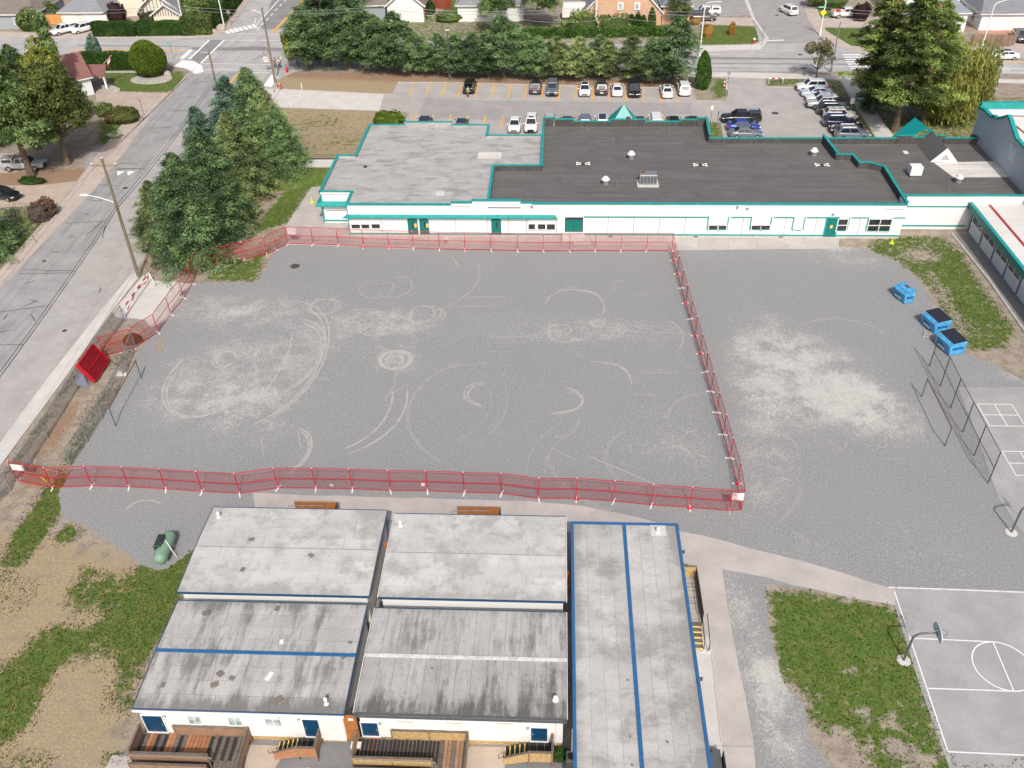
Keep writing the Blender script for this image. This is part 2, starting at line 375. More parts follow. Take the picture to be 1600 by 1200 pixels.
# ------------------------------------------------------------------ mesh helpers
class MB:
    def __init__(s): s.v = []; s.f = []; s.mi = []; s.cur = 0
    def add(s, vs, fs):
        o = len(s.v); s.v += [tuple(x) for x in vs]; s.f += [tuple(i+o for i in f) for f in fs]; s.mi += [s.cur]*len(fs); return s
    def box(s, c, d, rz=0., M=None):
        x, y, z = d[0]/2, d[1]/2, d[2]/2
        vs = [Vector((a, b, e)) for e in (-z, z) for a, b in ((-x, -y), (x, -y), (x, y), (-x, y))]
        if rz: q = Matrix.Rotation(rz, 3, 'Z'); vs = [q @ v for v in vs]
        if M is not None: vs = [M @ v for v in vs]
        vs = [v+Vector(c) for v in vs]
        return s.add(vs, [(3, 2, 1, 0), (4, 5, 6, 7), (0, 1, 5, 4), (1, 2, 6, 5), (2, 3, 7, 6), (3, 0, 4, 7)])
    def bb(s, x0, x1, y0, y1, z0, z1):
        return s.box(((x0+x1)/2, (y0+y1)/2, (z0+z1)/2), (abs(x1-x0), abs(y1-y0), abs(z1-z0)))
    def bevbox(s, c, d, b=.03, rz=0):
        x, y, z = d[0]/2, d[1]/2, d[2]/2
        vs = []
        for zz, k in ((-z, 1), (-z+b, 0), (z-b, 0), (z, 1)):
            for sx, sy in ((-1, -1), (1, -1), (1, 1), (-1, 1)):
                vs.append(Vector((sx*(x-b*k), sy*(y-b*k), zz)))
        if rz: q = Matrix.Rotation(rz, 3, 'Z'); vs = [q @ v for v in vs]
        fs = [(3, 2, 1, 0), (12, 13, 14, 15)]
        for l in range(3):
            for i in range(4):
                j = (i+1) % 4; fs.append((l*4+i, l*4+j, l*4+4+j, l*4+4+i))
        return s.add([v+Vector(c) for v in vs], fs)
    def prism(s, poly, z0, z1):
        n = len(poly)
        a = sum(poly[i][0]*poly[(i+1) % n][1]-poly[(i+1) % n][0]*poly[i][1] for i in range(n))
        if a < 0: poly = poly[::-1]
        vs = [(p[0], p[1], z0) for p in poly]+[(p[0], p[1], z1) for p in poly]
        return s.add(vs, [tuple(range(n-1, -1, -1)), tuple(range(n, 2*n))]+[(i, (i+1) % n, n+(i+1) % n, n+i) for i in range(n)])
    def beam(s, a, b, w_, h, up=Vector((0, 0, 1))):
        a, b = Vector(a), Vector(b); d = (b-a)
        if d.length < 1e-6: return s
        d.normalize(); u = Vector(up)
        if abs(d.dot(u)) > .98: u = Vector((1, 0, 0))
        sd_ = d.cross(u).normalized(); u = sd_.cross(d).normalized()
        vs = []
        for p in (a, b):
            for i, j in ((-1, -1), (1, -1), (1, 1), (-1, 1)): vs.append(p+sd_*i*w_/2+u*j*h/2)
        return s.add(vs, [(0, 1, 2, 3), (7, 6, 5, 4), (0, 4, 5, 1), (1, 5, 6, 2), (2, 6, 7, 3), (3, 7, 4, 0)])
    def tube(s, pts, r, n=6, cap=True):
        pts = [Vector(p) for p in pts]; rs = r if isinstance(r, (list, tuple)) else [r]*len(pts)
        vs = []; u = None
        for i, p in enumerate(pts):
            d = (pts[min(i+1, len(pts)-1)]-pts[max(i-1, 0)]).normalized()
            if u is None:
                u = d.cross(Vector((0, 0, 1)))
                if u.length < .1: u = d.cross(Vector((1, 0, 0)))
            u = (u-d*u.dot(d)).normalized(); v = d.cross(u)
            for k in range(n):
                a = 2*math.pi*k/n; vs.append(p+(u*math.cos(a)+v*math.sin(a))*rs[i])
        fs = [(i*n+k, i*n+(k+1) % n, (i+1)*n+(k+1) % n, (i+1)*n+k) for i in range(len(pts)-1) for k in range(n)]
        if cap: fs += [tuple(range(n-1, -1, -1)), tuple(range((len(pts)-1)*n, len(pts)*n))]
        return s.add(vs, fs)
    def lathe(s, c, prof, n=12, sx=1, sy=1):
        vs = []; c = Vector(c)
        for r, z in prof:
            for k in range(n): a = 2*math.pi*k/n; vs.append(c+Vector((r*math.cos(a)*sx, r*math.sin(a)*sy, z)))
        m = len(prof)
        fs = [(i*n+k, i*n+(k+1) % n, (i+1)*n+(k+1) % n, (i+1)*n+k) for i in range(m-1) for k in range(n)]
        fs += [tuple(range(n-1, -1, -1)), tuple(range((m-1)*n, m*n))]
        return s.add(vs, fs)
    def quad(s, a, b, c, d): return s.add([a, b, c, d], [(0, 1, 2, 3)])
    def slab(s, a, b, c, d, t):
        """thick quad, thickness t downwards along z"""
        T = Vector((0, 0, t)); q = [Vector(x) for x in (a, b, c, d)]
        return s.add(q+[x-T for x in q], [(0, 1, 2, 3), (7, 6, 5, 4), (0, 4, 5, 1), (1, 5, 6, 2), (2, 6, 7, 3), (3, 7, 4, 0)])
    def build(s, name, mats, parent=None, off=None, smooth=False):
        me = bpy.data.meshes.new(name)
        vs = s.v if off is None else [(x-off[0], y-off[1], z-off[2]) for x, y, z in s.v]
        me.from_pydata(vs, [], s.f); 
        for m in (mats if isinstance(mats, (list, tuple)) else [mats]): me.materials.append(m)
        if any(s.mi): me.polygons.foreach_set('material_index', s.mi)
        if smooth: me.polygons.foreach_set('use_smooth', [True]*len(me.polygons))
        me.update()
        o = bpy.data.objects.new(name, me); col.objects.link(o)
        if parent is not None: o.parent = parent
        return o
def tag(o, label=None, cat=None, group=None, kind=None):
    if label: o['label'] = label
    if cat: o['category'] = cat
    if group: o['group'] = group
    if kind: o['kind'] = kind
    return o
def thing(name, loc, label, cat, group=None, rz=0.):
    o = bpy.data.objects.new(name, None); o.empty_display_size = .3; col.objects.link(o)
    o.location = loc; o.rotation_euler = (0, 0, rz); return tag(o, label, cat, group)
def share(name, me, parent, loc=(0, 0, 0), rot=(0, 0, 0), scale=None):
    o = bpy.data.objects.new(name, me); col.objects.link(o); o.parent = parent; o.location = loc; o.rotation_euler = rot
    if scale: o.scale = scale
    return o
def copy_tree(o, parent=None):
    c = o.copy(); col.objects.link(c)
    if parent is not None: c.parent = parent
    for ch in list(o.children): copy_tree(ch, c)
    return c

# ------------------------------------------------------------------ GROUND
def sdf(px, py, poly):
    """signed distance (positive inside) of arrays px,py to polygon"""
    n = len(poly); d = np.full(px.shape, 1e9); ins = np.zeros(px.shape, bool)
    for i in range(n):
        ax, ay = poly[i]; bx, by = poly[(i+1) % n]
        ex, ey = bx-ax, by-ay; L = ex*ex+ey*ey+1e-9
        t = np.clip(((px-ax)*ex+(py-ay)*ey)/L, 0, 1)
        d = np.minimum(d, np.hypot(px-ax-t*ex, py-ay-t*ey))
        if abs(ey) > 1e-9:
            c = ((ay > py) != (by > py)) & (px < ex*(py-ay)/ey+ax); ins ^= c
    return np.where(ins, d, -d)
def P2(pts): return [tuple(G(*p)[:2]) for p in pts]
xs = np.arange(-150, 116, .5); ys = np.arange(24, 236, .5)
X, Y = np.meshgrid(xs, ys); X = X.ravel(); Y = Y.ravel()
def field(): return np.zeros(X.shape)
def addpoly(F, pts, val, soft=.6, mode='max'):
    m = np.clip(sdf(X, Y, P2(pts))/soft*.5+.5, 0, 1)
    if mode == 'max': return np.maximum(F, m*val)
    if mode == 'set': return F*(1-m)+m*val
    return F+m*val
def addblob(F, px, py, rx, ry, val, soft=1.):
    c = G(px, py); ex = abs(G(px+rx, py).x-c.x); ey = abs(G(px, py-ry).y-c.y)
    d = np.hypot((X-c.x)/ex, (Y-c.y)/ey)
    return F+val*np.clip(1.5-d, 0, 1)**2*(3-2*np.clip(1.5-d, 0, 1))
grav = field(); green = field(); dry = field()+.35; need = field(); dust = field()
GRAVEL = [(432, 383), (700, 386), (1050, 386), (1316, 386), (1352, 388), (1400, 408), (1432, 436), (1452, 462), (1466, 500), (1500, 548), (1545, 566), (1610, 600),
          (1700, 600), (1700, 1000), (1400, 945), (1300, 925), (1196, 912), (1196, 940), (1206, 1010), (1225, 1070), (1258, 1100), (1262, 1150), (1310, 1210), (1320, 1260),
          (880, 1260), (300, 860), (255, 893), (225, 885), (140, 826), (98, 808), (90, 770), (112, 735), (130, 700), (160, 650), (190, 600), (218, 548), (236, 520), (225, 505),
          (180, 497), (222, 440), (300, 443), (404, 441), (420, 410)]
grav = addpoly(grav, GRAVEL, 1, .5)
# green areas (picture coordinates of what stands there)
for pts, v in (
    ([(1198, 922), (1250, 925), (1392, 946), (1406, 958), (1482, 1184), (1600, 1188), (1640, 1260), (1380, 1260), (1340, 1160), (1262, 1126), (1262, 1092), (1222, 1060), (1205, 1000)], .82),
    ([(1352, 384), (1362, 374), (1400, 368), (1470, 368), (1488, 378), (1590, 520), (1570, 546), (1515, 548), (1480, 505), (1460, 462), (1430, 430), (1395, 404), (1360, 396)], .7),
    ([(440, 226), (538, 224), (520, 246), (447, 350), (420, 356), (395, 372), (350, 400), (380, 380), (440, 300), (470, 262), (445, 250)], .85),
    ([(312, 440), (345, 408), (385, 404), (425, 384), (418, 402), (403, 441)], .75),
    ([(430, 168), (600, 172), (640, 172), (620, 207), (430, 207)], .38),
    ([(148, 112), (285, 112), (290, 128), (270, 145), (182, 144), (170, 130)], .8),
    ([(155, 186), (232, 184), (190, 226), (150, 226)], .75),
    ([(-60, 322), (92, 312), (94, 330), (40, 385), (0, 420), (-60, 480)], .6),
    ([(1092, 38), (1180, 41), (1192, 58), (1180, 68), (1092, 72)], .85),
    ([(1266, 43), (1352, 44), (1420, 60), (1400, 74), (1326, 74), (1290, 56)], .85),
    ([(1246, 13), (1345, 14), (1345, 26), (1262, 29)], .7),
    ([(1390, 128), (1500, 150), (1610, 150), (1610, 225), (1390, 225), (1365, 190), (1340, 132)], .55),
    ([(1118, 122), (1135, 123), (1137, 150), (1118, 156), (1108, 140)], .75),
    ([(1195, 122), (1280, 123), (1316, 126), (1335, 160), (1380, 216), (1300, 216), (1290, 130), (1197, 136)], .62),
    ([(1105, 190), (1128, 190), (1132, 216), (1105, 216)], .7),
    ([(35, 50), (120, 40), (100, 60), (30, 66)], .7),
    ([(0, 110), (30, 110), (30, 150), (0, 150)], .5),
    ([(800, 30), (1095, 36), (1090, 60), (460, 70), (460, 10)], .5),
    ([(700, -60), (745, -60), (745, 26), (690, 24)], .7)):
    green = addpoly(green, pts, v, .8)
# south-west field: bright strips between bare ground
for px, py, rx, ry, v in ((70, 800, 28, 60, .75), (95, 770, 20, 30, .6), (30, 860, 26, 45, .5), (105, 835, 18, 16, .7), (150, 925, 45, 30, .65), (245, 900, 42, 40, .8),
    (200, 980, 55, 50, .8), (250, 945, 35, 50, .7), (90, 1010, 50, 35, .75), (30, 1060, 45, 40, .8), (15, 1120, 32, 45, .8), (290, 868, 24, 16, .8), (205, 1045, 25, 50, .6),
    (135, 892, 18, 10, .5), (20, 930, 40, 30, .25), (40, 1190, 50, 18, .35), (180, 1185, 22, 14, .6), (205, 1105, 12, 20, .5), (100, 1100, 120, 60, .12),
    (190, 560, 18, 14, .4), (150, 640, 14, 40, .45), (120, 700, 12, 30, .5), (66, 662, 7, 30, .45), (106, 602, 7, 24, .45), (30, 715, 7, 30, .45), (140, 552, 8, 20, .4),
    (1180, 120, 25, 4, .0), (1420, 545, 1, 1, 0), (1530, 608, 60, 4, .5), (1500, 398, 12, 4, .4), (1575, 418, 4, 4, .5)):
    if v: green = addblob(green, px, py, rx, ry, v)
for px, py, rx, ry, v in ((1330, 1050, 14, 12, -.3), (1350, 1115, 10, 8, -.6), (1440, 400, 30, 10, -.35), (1480, 470, 10, 50, -.3), (1435, 1185, 30, 14, -.5), (1540, 1190, 30, 8, -.5), (1400, 1165, 20, 10, -.5), (1390, 1130, 20, 12, -.35)):
    green = addblob(green, px, py, rx, ry, v)
green = np.clip(green, 0, 1)*(1-0)
need = addpoly(need, [(445, 112), (620, 112), (860, 120), (1070, 126), (1085, 138), (700, 132), (620, 130), (440, 122)], .75, 1.5)
need = addpoly(need, [(620, 128), (700, 122), (1075, 126), (1080, 138), (1050, 142), (622, 130)], .95, .6)
need = addpoly(need, [(430, 232), (445, 300), (360, 378), (300, 372), (240, 425), (205, 420), (250, 330), (380, 200)], .62, 2)
need = addpoly(need, [(-20, 272), (140, 262), (150, 282), (90, 292), (-20, 290)], .95, 1)
need = addpoly(need, [(160, 178), (200, 180), (205, 192), (160, 192)], .7, 1)
need = addblob(need, 1125, 400, 55, 12, .7)
for px, py, rx, ry, v in ((185, 530, 20, 14, .55), (150, 560, 20, 30, .4), (118, 625, 14, 70, .46), (84, 690, 16, 50, .46), (60, 750, 26, 16, .7), (30, 830, 20, 40, .35)):
    need = addblob(need, px, py, rx, ry, v)
dry = addpoly(dry, [(430, 118), (620, 126), (616, 146), (430, 140)], 1, 1)
dry = addpoly(dry, [(430, 168), (600, 172), (600, 207), (430, 207)], .9, 1)
dry = addpoly(dry, [(-100, 780), (300, 860), (200, 1260), (-100, 1260)], .62, 3)
dry = addpoly(dry, [(1390, 180), (1610, 185), (1610, 225), (1390, 225)], .8, 2)
# pale dust on the gravel
for px, py, rx, ry, v in ((1270, 600, 110, 70, .95), (1330, 620, 60, 34, .9), (1230, 560, 90, 70, .5), (1390, 655, 70, 40, .85), (1190, 520, 50, 60, .35), (1320, 400, 60, 20, .7), (1250, 385, 80, 10, .5),
    (1170, 640, 40, 120, .4), (1300, 760, 120, 60, .18), (1450, 860, 100, 50, .4), (1200, 700, 50, 60, .4), (1180, 790, 30, 40, .4), (1500, 690, 60, 40, .1),
    (330, 490, 110, 26, .62), (380, 470, 120, 24, .35), (330, 590, 110, 60, .55), (400, 560, 110, 90, .4), (480, 520, 60, 60, .35), (560, 520, 80, 50, .35), (620, 562, 44, 24, .6),
    (620, 500, 70, 22, .5), (800, 510, 240, 24, .33), (950, 520, 120, 24, .45), (300, 660, 160, 60, .35), (480, 640, 110, 60, .3), (1020, 680, 80, 40, .35), (1050, 600, 60, 60, .3),
    (1080, 720, 60, 40, .4), (780, 560, 200, 60, .15), (560, 440, 300, 30, .06), (1240, 880, 90, 40, .5), (1130, 870, 60, 20, .5), (1165, 1010, 36, 130, .95), (1220, 1110, 34, 100, 1.0), (1020, 800, 120, 16, .3),
    (420, 780, 60, 12, .45), (900, 650, 120, 50, .12), (1580, 960, 60, 20, .4), (1580, 560, 50, 30, .7), (1550, 590, 60, 12, .5), (1340, 1200, 60, 30, .5)):
    dust = addblob(dust, px, py, rx, ry, v)
nx, ny = len(xs), len(ys)
idx = np.arange(nx*ny).reshape(ny, nx)
quads = np.stack([idx[:-1, :-1], idx[:-1, 1:], idx[1:, 1:], idx[1:, :-1]], -1).reshape(-1, 4)
# gentle unevenness (a few cm) where the soil is bare, flat under roads
me = bpy.data.meshes.new('ground'); me.vertices.add(nx*ny)
Z = np.zeros(X.shape)
me.vertices.foreach_set('co', np.stack([X, Y, Z], -1).ravel()); me.loops.add(quads.size); me.polygons.add(len(quads))
me.loops.foreach_set('vertex_index', quads.ravel()); me.polygons.foreach_set('loop_start', np.arange(0, quads.size, 4)); me.polygons.foreach_set('loop_total', np.full(len(quads), 4))
for nm, F in (('gravel', grav), ('green', green), ('dry', np.clip(dry, 0, 1)), ('needle', np.clip(need, 0, 1)), ('dust', np.clip(dust, 0, 2))):
    a = me.attributes.new(nm, 'FLOAT', 'POINT'); a.data.foreach_set('value', F.astype(np.float32))
me.update(calc_edges=True); me.materials.append(m_ground)
go = bpy.data.objects.new('ground', me); col.objects.link(go); tag(go, 'gravel yard, worn grass and bare soil around the school', kind='structure')
t_out = NT('outer_fields'); n_ = t_out.noise(.02, 5, .6)
m_outer = t_out.out(t_out.mix(t_out.ramp(n_, .4, .6), srgb(110, 112, 74), srgb(134, 128, 96)), .95)
ob = MB()
for (x0, x1, y0, y1) in ((-1500, 1500, 235.5, 1500), (-1500, 1500, -800, 24), (-1500, -150, 24, 235.5), (115.5, 1500, 24, 235.5)):
    ob.quad((x0, y0, 0), (x1, y0, 0), (x1, y1, 0), (x0, y1, 0))
tag(ob.build('terrain', m_outer), 'open land stretching away beyond the neighbourhood', kind='structure')

def rough_poly(pts, amp=.05, step=1.0, seed=0):
    """subdivide a world polygon and roughen its outline slightly"""
    out = []; r = random.Random(seed); n = len(pts)
    for i in range(n):
        a, b = Vector(pts[i][:2]), Vector(pts[(i+1) % n][:2]); L = (b-a).length; k = max(1, int(L/step)); nn = (b-a).normalized(); nn = Vector((-nn.y, nn.x))
        for j in range(k):
            p = a.lerp(b, j/k)
            if j: p = p+nn*(noise.noise(Vector((p.x*.9, p.y*.9, seed)))*amp*2+r.uniform(-.3, .3)*amp)
            out.append((p.x, p.y))
    return out
_sheetn = [0]
def sheet(name, pts, z, mat, label=None, world=False, amp=0., step=1., thick=0):
    if not thick: _sheetn[0] += 1; z += .0004*_sheetn[0]
    p = pts if world else P2(pts)
    if amp: p = rough_poly(p, amp, step, len(p))
    b = MB()
    if thick: b.prism(p, 0, z)
    else:
        n = len(p); a = sum(p[i][0]*p[(i+1) % n][1]-p[(i+1) % n][0]*p[i][1] for i in range(n))
        if a < 0: p = p[::-1]
        b.add([(x, y, z) for x, y in p], [tuple(range(n))])
    o = b.build(name, mat); bm = bmesh.new(); bm.from_mesh(o.data); bmesh.ops.triangulate(bm, faces=[f for f in bm.faces if len(f.verts) > 4]); bm.to_mesh(o.data); bm.free()
    return tag(o, label, kind='structure')
def ribbon(name, segs, w_, z, mat, label=None, parent=None, kind='structure'):
    """segs: list of world polylines; each becomes a strip of width w_"""
    b = MB(); z0 = z+(.024 if z >= .0145 else .004)
    for si, s in enumerate(segs):
        z = z0+.0004*(si % 12); ww = w_; s = [Vector((q[0], q[1])) for q in s]
        L = []; Rr = []
        for i, p in enumerate(s):
            d = (s[min(i+1, len(s)-1)]-s[max(i-1, 0)]).normalized(); n = Vector((-d.y, d.x))
            L.append((*(p+n*ww/2), z)); Rr.append((*(p-n*ww/2), z))
        m = len(s); b.add(L+Rr, [(m+i, m+i+1, i+1, i) for i in range(m-1)])
    o = b.build(name, mat, parent)
    return tag(o, label, kind=kind) if parent is None else o
def GP(*pts): return [G(*p) for p in pts]
def kerb(name, pts, world=False, h=.12, w_=.18, label=None, z=0):
    b = MB(); p = [Vector((q[0], q[1])) for q in (pts if world else P2(pts))]
    L = []; Rr = []
    for i, q in enumerate(p):
        d = (p[min(i+1, len(p)-1)]-p[max(i-1, 0)]).normalized(); n = Vector((-d.y, d.x)); L.append(q+n*w_/2); Rr.append(q-n*w_/2)
    m = len(p)
    vs = [(*q, 0) for q in L]+[(*q, 0) for q in Rr]+[(*q, h) for q in L]+[(*q, h) for q in Rr]
    fs = []
    for i in range(m-1):
        fs += [(2*m+i, 3*m+i, 3*m+i+1, 2*m+i+1), (i, 2*m+i, 2*m+i+1, i+1), (m+i, m+i+1, 3*m+i+1, 3*m+i)]
    fs += [(0, m, 3*m, 2*m), (m-1, 3*m-1, 4*m-1, 2*m-1)]
    b.add(vs, fs); return tag(b.build(name, m_kerb), label or 'pale concrete kerb', kind='structure')

# --- streets
STREET = [(-160, 620), (-60, 512), (0, 449), (28, 420), (95, 350), (147, 296), (190, 243), (235, 180), (275, 135), (296, 112), (318, 112), (330, 92), (480, 90), (470, 108), (436, 124), (424, 146), (415, 178),
          (330, 290), (240, 392), (214, 420), (168, 474), (68, 600), (0, 694), (-160, 900)]
sheet('street', STREET, .006, m_shoulder, 'side street with a pale dusty shoulder')
sheet('road', [(-160, 622), (-60, 514), (0, 451), (28, 422), (95, 352), (147, 298), (190, 245), (235, 183), (275, 140), (300, 116), (392, 112), (372, 136), (300, 196), (258, 222), (186, 322), (90, 462), (0, 590), (-160, 810)], .011, m_street, 'grey asphalt lane of the side street')
sheet('north_road', [(-200, 50), (0, 56), (150, 58), (330, 57), (352, 46), (398, -20), (420, -70), (560, -70), (510, -10), (470, 52), (500, 60), (700, 64), (1050, 70), (1188, 70), (1180, 40), (1130, -70), (1235, -70), (1262, 20), (1290, 62), (1330, 74), (1700, 80), (1700, 118), (1600, 116), (1340, 112), (1100, 112), (700, 108), (480, 108), (430, 120), (300, 112), (262, 96), (150, 90), (0, 84), (-200, 78)], .008, m_main, 'main road crossing behind the school with side streets leading off')
for k, pts in enumerate(([(300, 74), (420, 74), (480, 76), (480, 80), (320, 79), (298, 79)], [(480, 84), (700, 88), (1110, 89), (1400, 92), (1400, 95.5), (1110, 92.5), (700, 91.5), (480, 87)], [(120, 70), (296, 72), (296, 73.5), (120, 71.5)],
                          [(1100, 98), (1400, 100.5), (1400, 102), (1100, 99.5)], [(1500, 91), (1700, 93), (1700, 96), (1500, 93.5)], [(296, 92), (330, 62), (350, 63), (314, 99)])):
    sheet('worn_lane_band', pts, .013, m_band, 'darker worn band along the main road')
sheet('side_street', [(1130, -70), (1235, -70), (1262, 20), (1283, 58), (1265, 68), (1196, 68), (1180, 40)], .012, m_asph2, 'newer asphalt of the side street past the lawn')
sheet('north_street', [(436, -30), (500, -30), (478, 30), (465, 44), (407, 46)], .012, m_band, 'darker asphalt of the street going north')
# --- walks
sheet('brick_walk', [(-160, 580), (-60, 480), (0, 424), (95, 315), (155, 238), (190, 195), (232, 162), (274, 139), (286, 126), (290, 118), (300, 115), (299, 117), (275, 136.2), (235, 180.5), (190, 243.5), (147, 296.5), (95, 350.5), (28, 420.5), (0, 449.5), (-60, 512.5), (-160, 620.5)], .03, m_pinkwalk, 'pinkish walk along the side street', thick=1)
sheet('sidewalk', [(168, 474), (214, 420), (222, 428), (176, 486), (100, 594), (0, 730), (-160, 950), (-160, 900), (0, 694), (68, 600)], .1, m_conc, 'pale concrete sidewalk beside the chain link fence', thick=1)
sheet('corner_ramp', [(272, 104), (284, 94.5), (302, 96), (316, 103), (318, 112), (306, 116), (292, 107)], .06, m_cw, 'white concrete corner ramp at the crossing', thick=1)
sheet('corner_ramp', [(412, 134), (424, 117), (436, 120), (424, 136)], .06, m_cw, 'pale concrete corner ramp by the leaning pole', thick=1)
sheet('north_walk', [(0, 50), (150, 54), (330, 53), (352, 42), (395, -20), (412, -60), (425, -60), (398, -10), (356, 48), (332, 58), (150, 60), (0, 57)], .09, m_pinkwalk, 'brown pink walk under the long hedge', thick=1)
sheet('concrete_walk', [(1060, 112.5), (1200, 114), (1338, 119), (1700, 127), (1700, 134), (1505, 127), (1355, 126), (1336, 131), (1384, 196), (1400, 218), (1372, 218), (1330, 155), (1314, 127), (1300, 123.5), (1200, 122.5), (1060, 119)], .05, m_conc, 'pale concrete sidewalk and path beside the parking lot', thick=1)
sheet('far_walk', [(1095, 72), (1178, 70), (1192, 64), (1196, 58), (1174, 28), (1140, -60), (1146, -60), (1180, 30), (1202, 62), (1188, 77), (1095, 80)], .06, m_conc, 'concrete sidewalk round the corner lawn', thick=1)
sheet('far_walk', [(1240, -50), (1252, -50), (1290, 48), (1330, 72), (1400, 79), (1400, 85), (1325, 80), (1284, 62), (1262, 30)], .06, m_pinkwalk, 'pinkish walk along the side street lawn', thick=1)
sheet('far_walk', [(1500, 72), (1700, 76), (1700, 80), (1500, 77)], .06, m_pinkwalk, 'narrow walk below the wooden fence', thick=1)
# --- parking lot
LOT = [(414, 139), (612, 148), (622, 128), (660, 129), (1053, 137), (1083, 139), (1086, 158), (1132, 159), (1140, 150), (1134, 124), (1132, 119), (1195, 121), (1197, 135), (1290, 137), (1390, 230), (1106, 230), (1106, 190), (1125, 190), (580, 230), (630, 176), (410, 166)]
sheet('parking_lot', [(414, 139), (500, 143), (612, 148), (622, 129), (1084, 138), (1086, 158), (1134, 159), (1140, 150), (1135, 122), (1195, 122.5), (1197, 136), (1292, 138), (1320, 180), (1345, 216), (1345, 240), (1134, 240), (1128, 192), (1106, 190), (1106, 240), (600, 240), (640, 176), (520, 171), (410, 167)], .007, m_asph, 'grey parking lot behind the school')
sheet('lot_patch', [(665, 152), (760, 157), (1080, 161), (1080, 178), (840, 190), (660, 184), (655, 176)], .012, m_asph2, 'newer asphalt aisle of the parking lot')
sheet('lot_driveway', [(414, 139), (600, 148), (593, 173), (520, 171), (410, 167)], .013, m_conc, 'pale concrete driveway into the parking lot')
kerb('kerb', [(424, 139), (612, 148), (622, 129), (700, 129.5), (1083, 139), (1087, 158), (1132, 159), (1139, 150), (1134, 124)], label='kerb along the parking lot planting')
kerb('kerb', [(1131, 216), (1126, 191), (1106, 190)], label='kerb of the small grass island')
kerb('kerb', [(1196, 124), (1197, 136), (1290, 138)], label='kerb below the short hedge strip')
kerb('kerb', [(1314, 128), (1330, 156), (1370, 218)], h=.14, w_=.25, label='dark edging beside the concrete path')
def stall(px0, py0, px1, py1): return [G(px0, py0), G(px1, py1)]
lines = []
for k in range(8): lines.append(stall(647.5+26*k - 0, 129.5+.3*k*1.4, 638.7+26.9*k, 150+.9*k*1.2))
A0, A1 = G(647.5, 129.5), G(1058, 139); B0, B1 = G(638.7, 150), G(1059.5, 161)
SDIR = (A0-B0).normalized()
lines = []
N_ST = 16
stA = [A0.lerp(A1, k/N_ST*1.0) for k in range(N_ST+1)]
for k in range(N_ST+1):
    a = A0.lerp(A1, k/N_ST); b = B0.lerp(B1, k/N_ST); lines.append([a, b])
ribbon('stall_line', lines, .2, .018, m_yellow, 'row of yellow stall lines on the far side of the lot')
SA = [G(626, 181), G(1100, 186)]
C0, C1 = G(624, 178), G(1092, 186)
sl2 = []
for k in range(18):
    a = C0.lerp(C1, k/17.); sl2.append([a, a-SDIR*5.2])
ribbon('stall_line', sl2, .2, .018, m_yellow, 'row of yellow stall lines nearest the school')
sl3 = []
for k in range(9):
    a = G(1256, 149).lerp(G(1297, 211), k/6.); sl3.append([a, a+Vector((5.0, .1, 0))])
ribbon('stall_line', sl3, .2, .018, m_yellow, 'yellow stall lines of the right-hand row')
ribbon('stall_line', [[G(1186, 203), G(1150, 202)], [G(1192, 213), G(1150, 212)]], .14, .018, m_yellow, 'yellow stall lines by the blue car')
ribbon('scuff_mark', [GP((668, 132), (690, 142), (716, 153), (760, 164), (800, 172))], .35, .017, m_scuff, 'pale drag mark across the parking stalls')
# --- road markings
W_ = m_wpaint
ribbon('crosswalk_line', [GP((296, 93), (327, 63)), GP((314, 99), (350, 63)), GP((433, 96), (452, 79)), GP((458, 99), (467, 90))], .35, .02, W_, 'white crosswalk lines across the main road')
ribbon('crosswalk_line', [GP((350, 63), (452, 64)), GP((366, 53), (462, 54)), GP((314, 99.5), (425, 101.5)), GP((322, 109), (425, 110.5)), GP((388, 114), (422, 114.5))], .32, .02, m_wpaintw, 'long white crossing and stop lines at the junction')
ribbon('stop_bar', [GP((284, 92), (299, 78))], .8, .02, W_, 'thick white stop bar before the crossing')
ribbon('stop_bar', [GP((1198, 64), (1225, 63))], .5, .02, W_, 'white stop bar at the side street mouth')
ribbon('zebra_crossing', [GP((x, 46+(380-x)*.0+(x-352)*-.22+2), (x+5, 46+(x-352)*-.22+7)) for x in range(353, 402, 7)], .7, .02, W_, 'zebra stripes at the north street corner')
ribbon('zebra_crossing', [GP((1316+i*2.2, 86+i*3.65), (1344+i*2.2, 86+i*3.65)) for i in range(7)], .55, .02, W_, 'white zebra crossing beside the tall pine')
ribbon('lane_line', [GP((398, 42), (436, 0), (480, -50)), GP((468, 37), (480, 25)), GP((483, 21), (490, 12))], .22, .02, W_, 'solid white lane line of the north street')
ribbon('lane_line', [GP((402+i*7, 47-i*7.4), (405.5+i*7, 43.3-i*7.4)) for i in range(10)], .22, .02, W_, 'dashed white lane line of the north street')
ribbon('lane_line', [GP((426, 51), (474, 0), (520, -50))], .5, .02, m_yellow, 'double yellow centre line of the north street')
ribbon('lane_line', [GP((108, 78), (294, 79.5)), GP((1500, 96.5), (1700, 98.5)), GP((354, 136), (372, 116))], .4, .02, m_yellow, 'yellow centre lines of the roads')
ribbon('lane_line', [GP((1108, 103.3), (1330, 105), (1700, 108.5)), GP((1495, 112), (1700, 114.5)), GP((1110, 85), (1124, 85)), GP((700, 100), (1100, 103)), GP((1505, 87), (1545, 87.6))], .3, .02, m_wpaintw, 'white edge lines of the main road')
ribbon('bike_symbol', [GP((1563, 109), (1572, 108.5), (1581, 109.3)), GP((1566, 110.6), (1578, 110.8)), GP((392, 33), (398, 27), (399, 36)), GP((314, 82), (330, 82.4)), GP((330, 81.2), (338, 82.6))], .3, .021, m_wpaintw, 'worn white bicycle symbols on the road')
yb = MB()
for x in (183, 199): 
    yb.add([G(x, 267.6), G(x+12, 268), G(x+.6, 274.6)], [(2, 1, 0)])
for q in range(len(yb.v)): yb.v[q] = (yb.v[q][0], yb.v[q][1], .02)
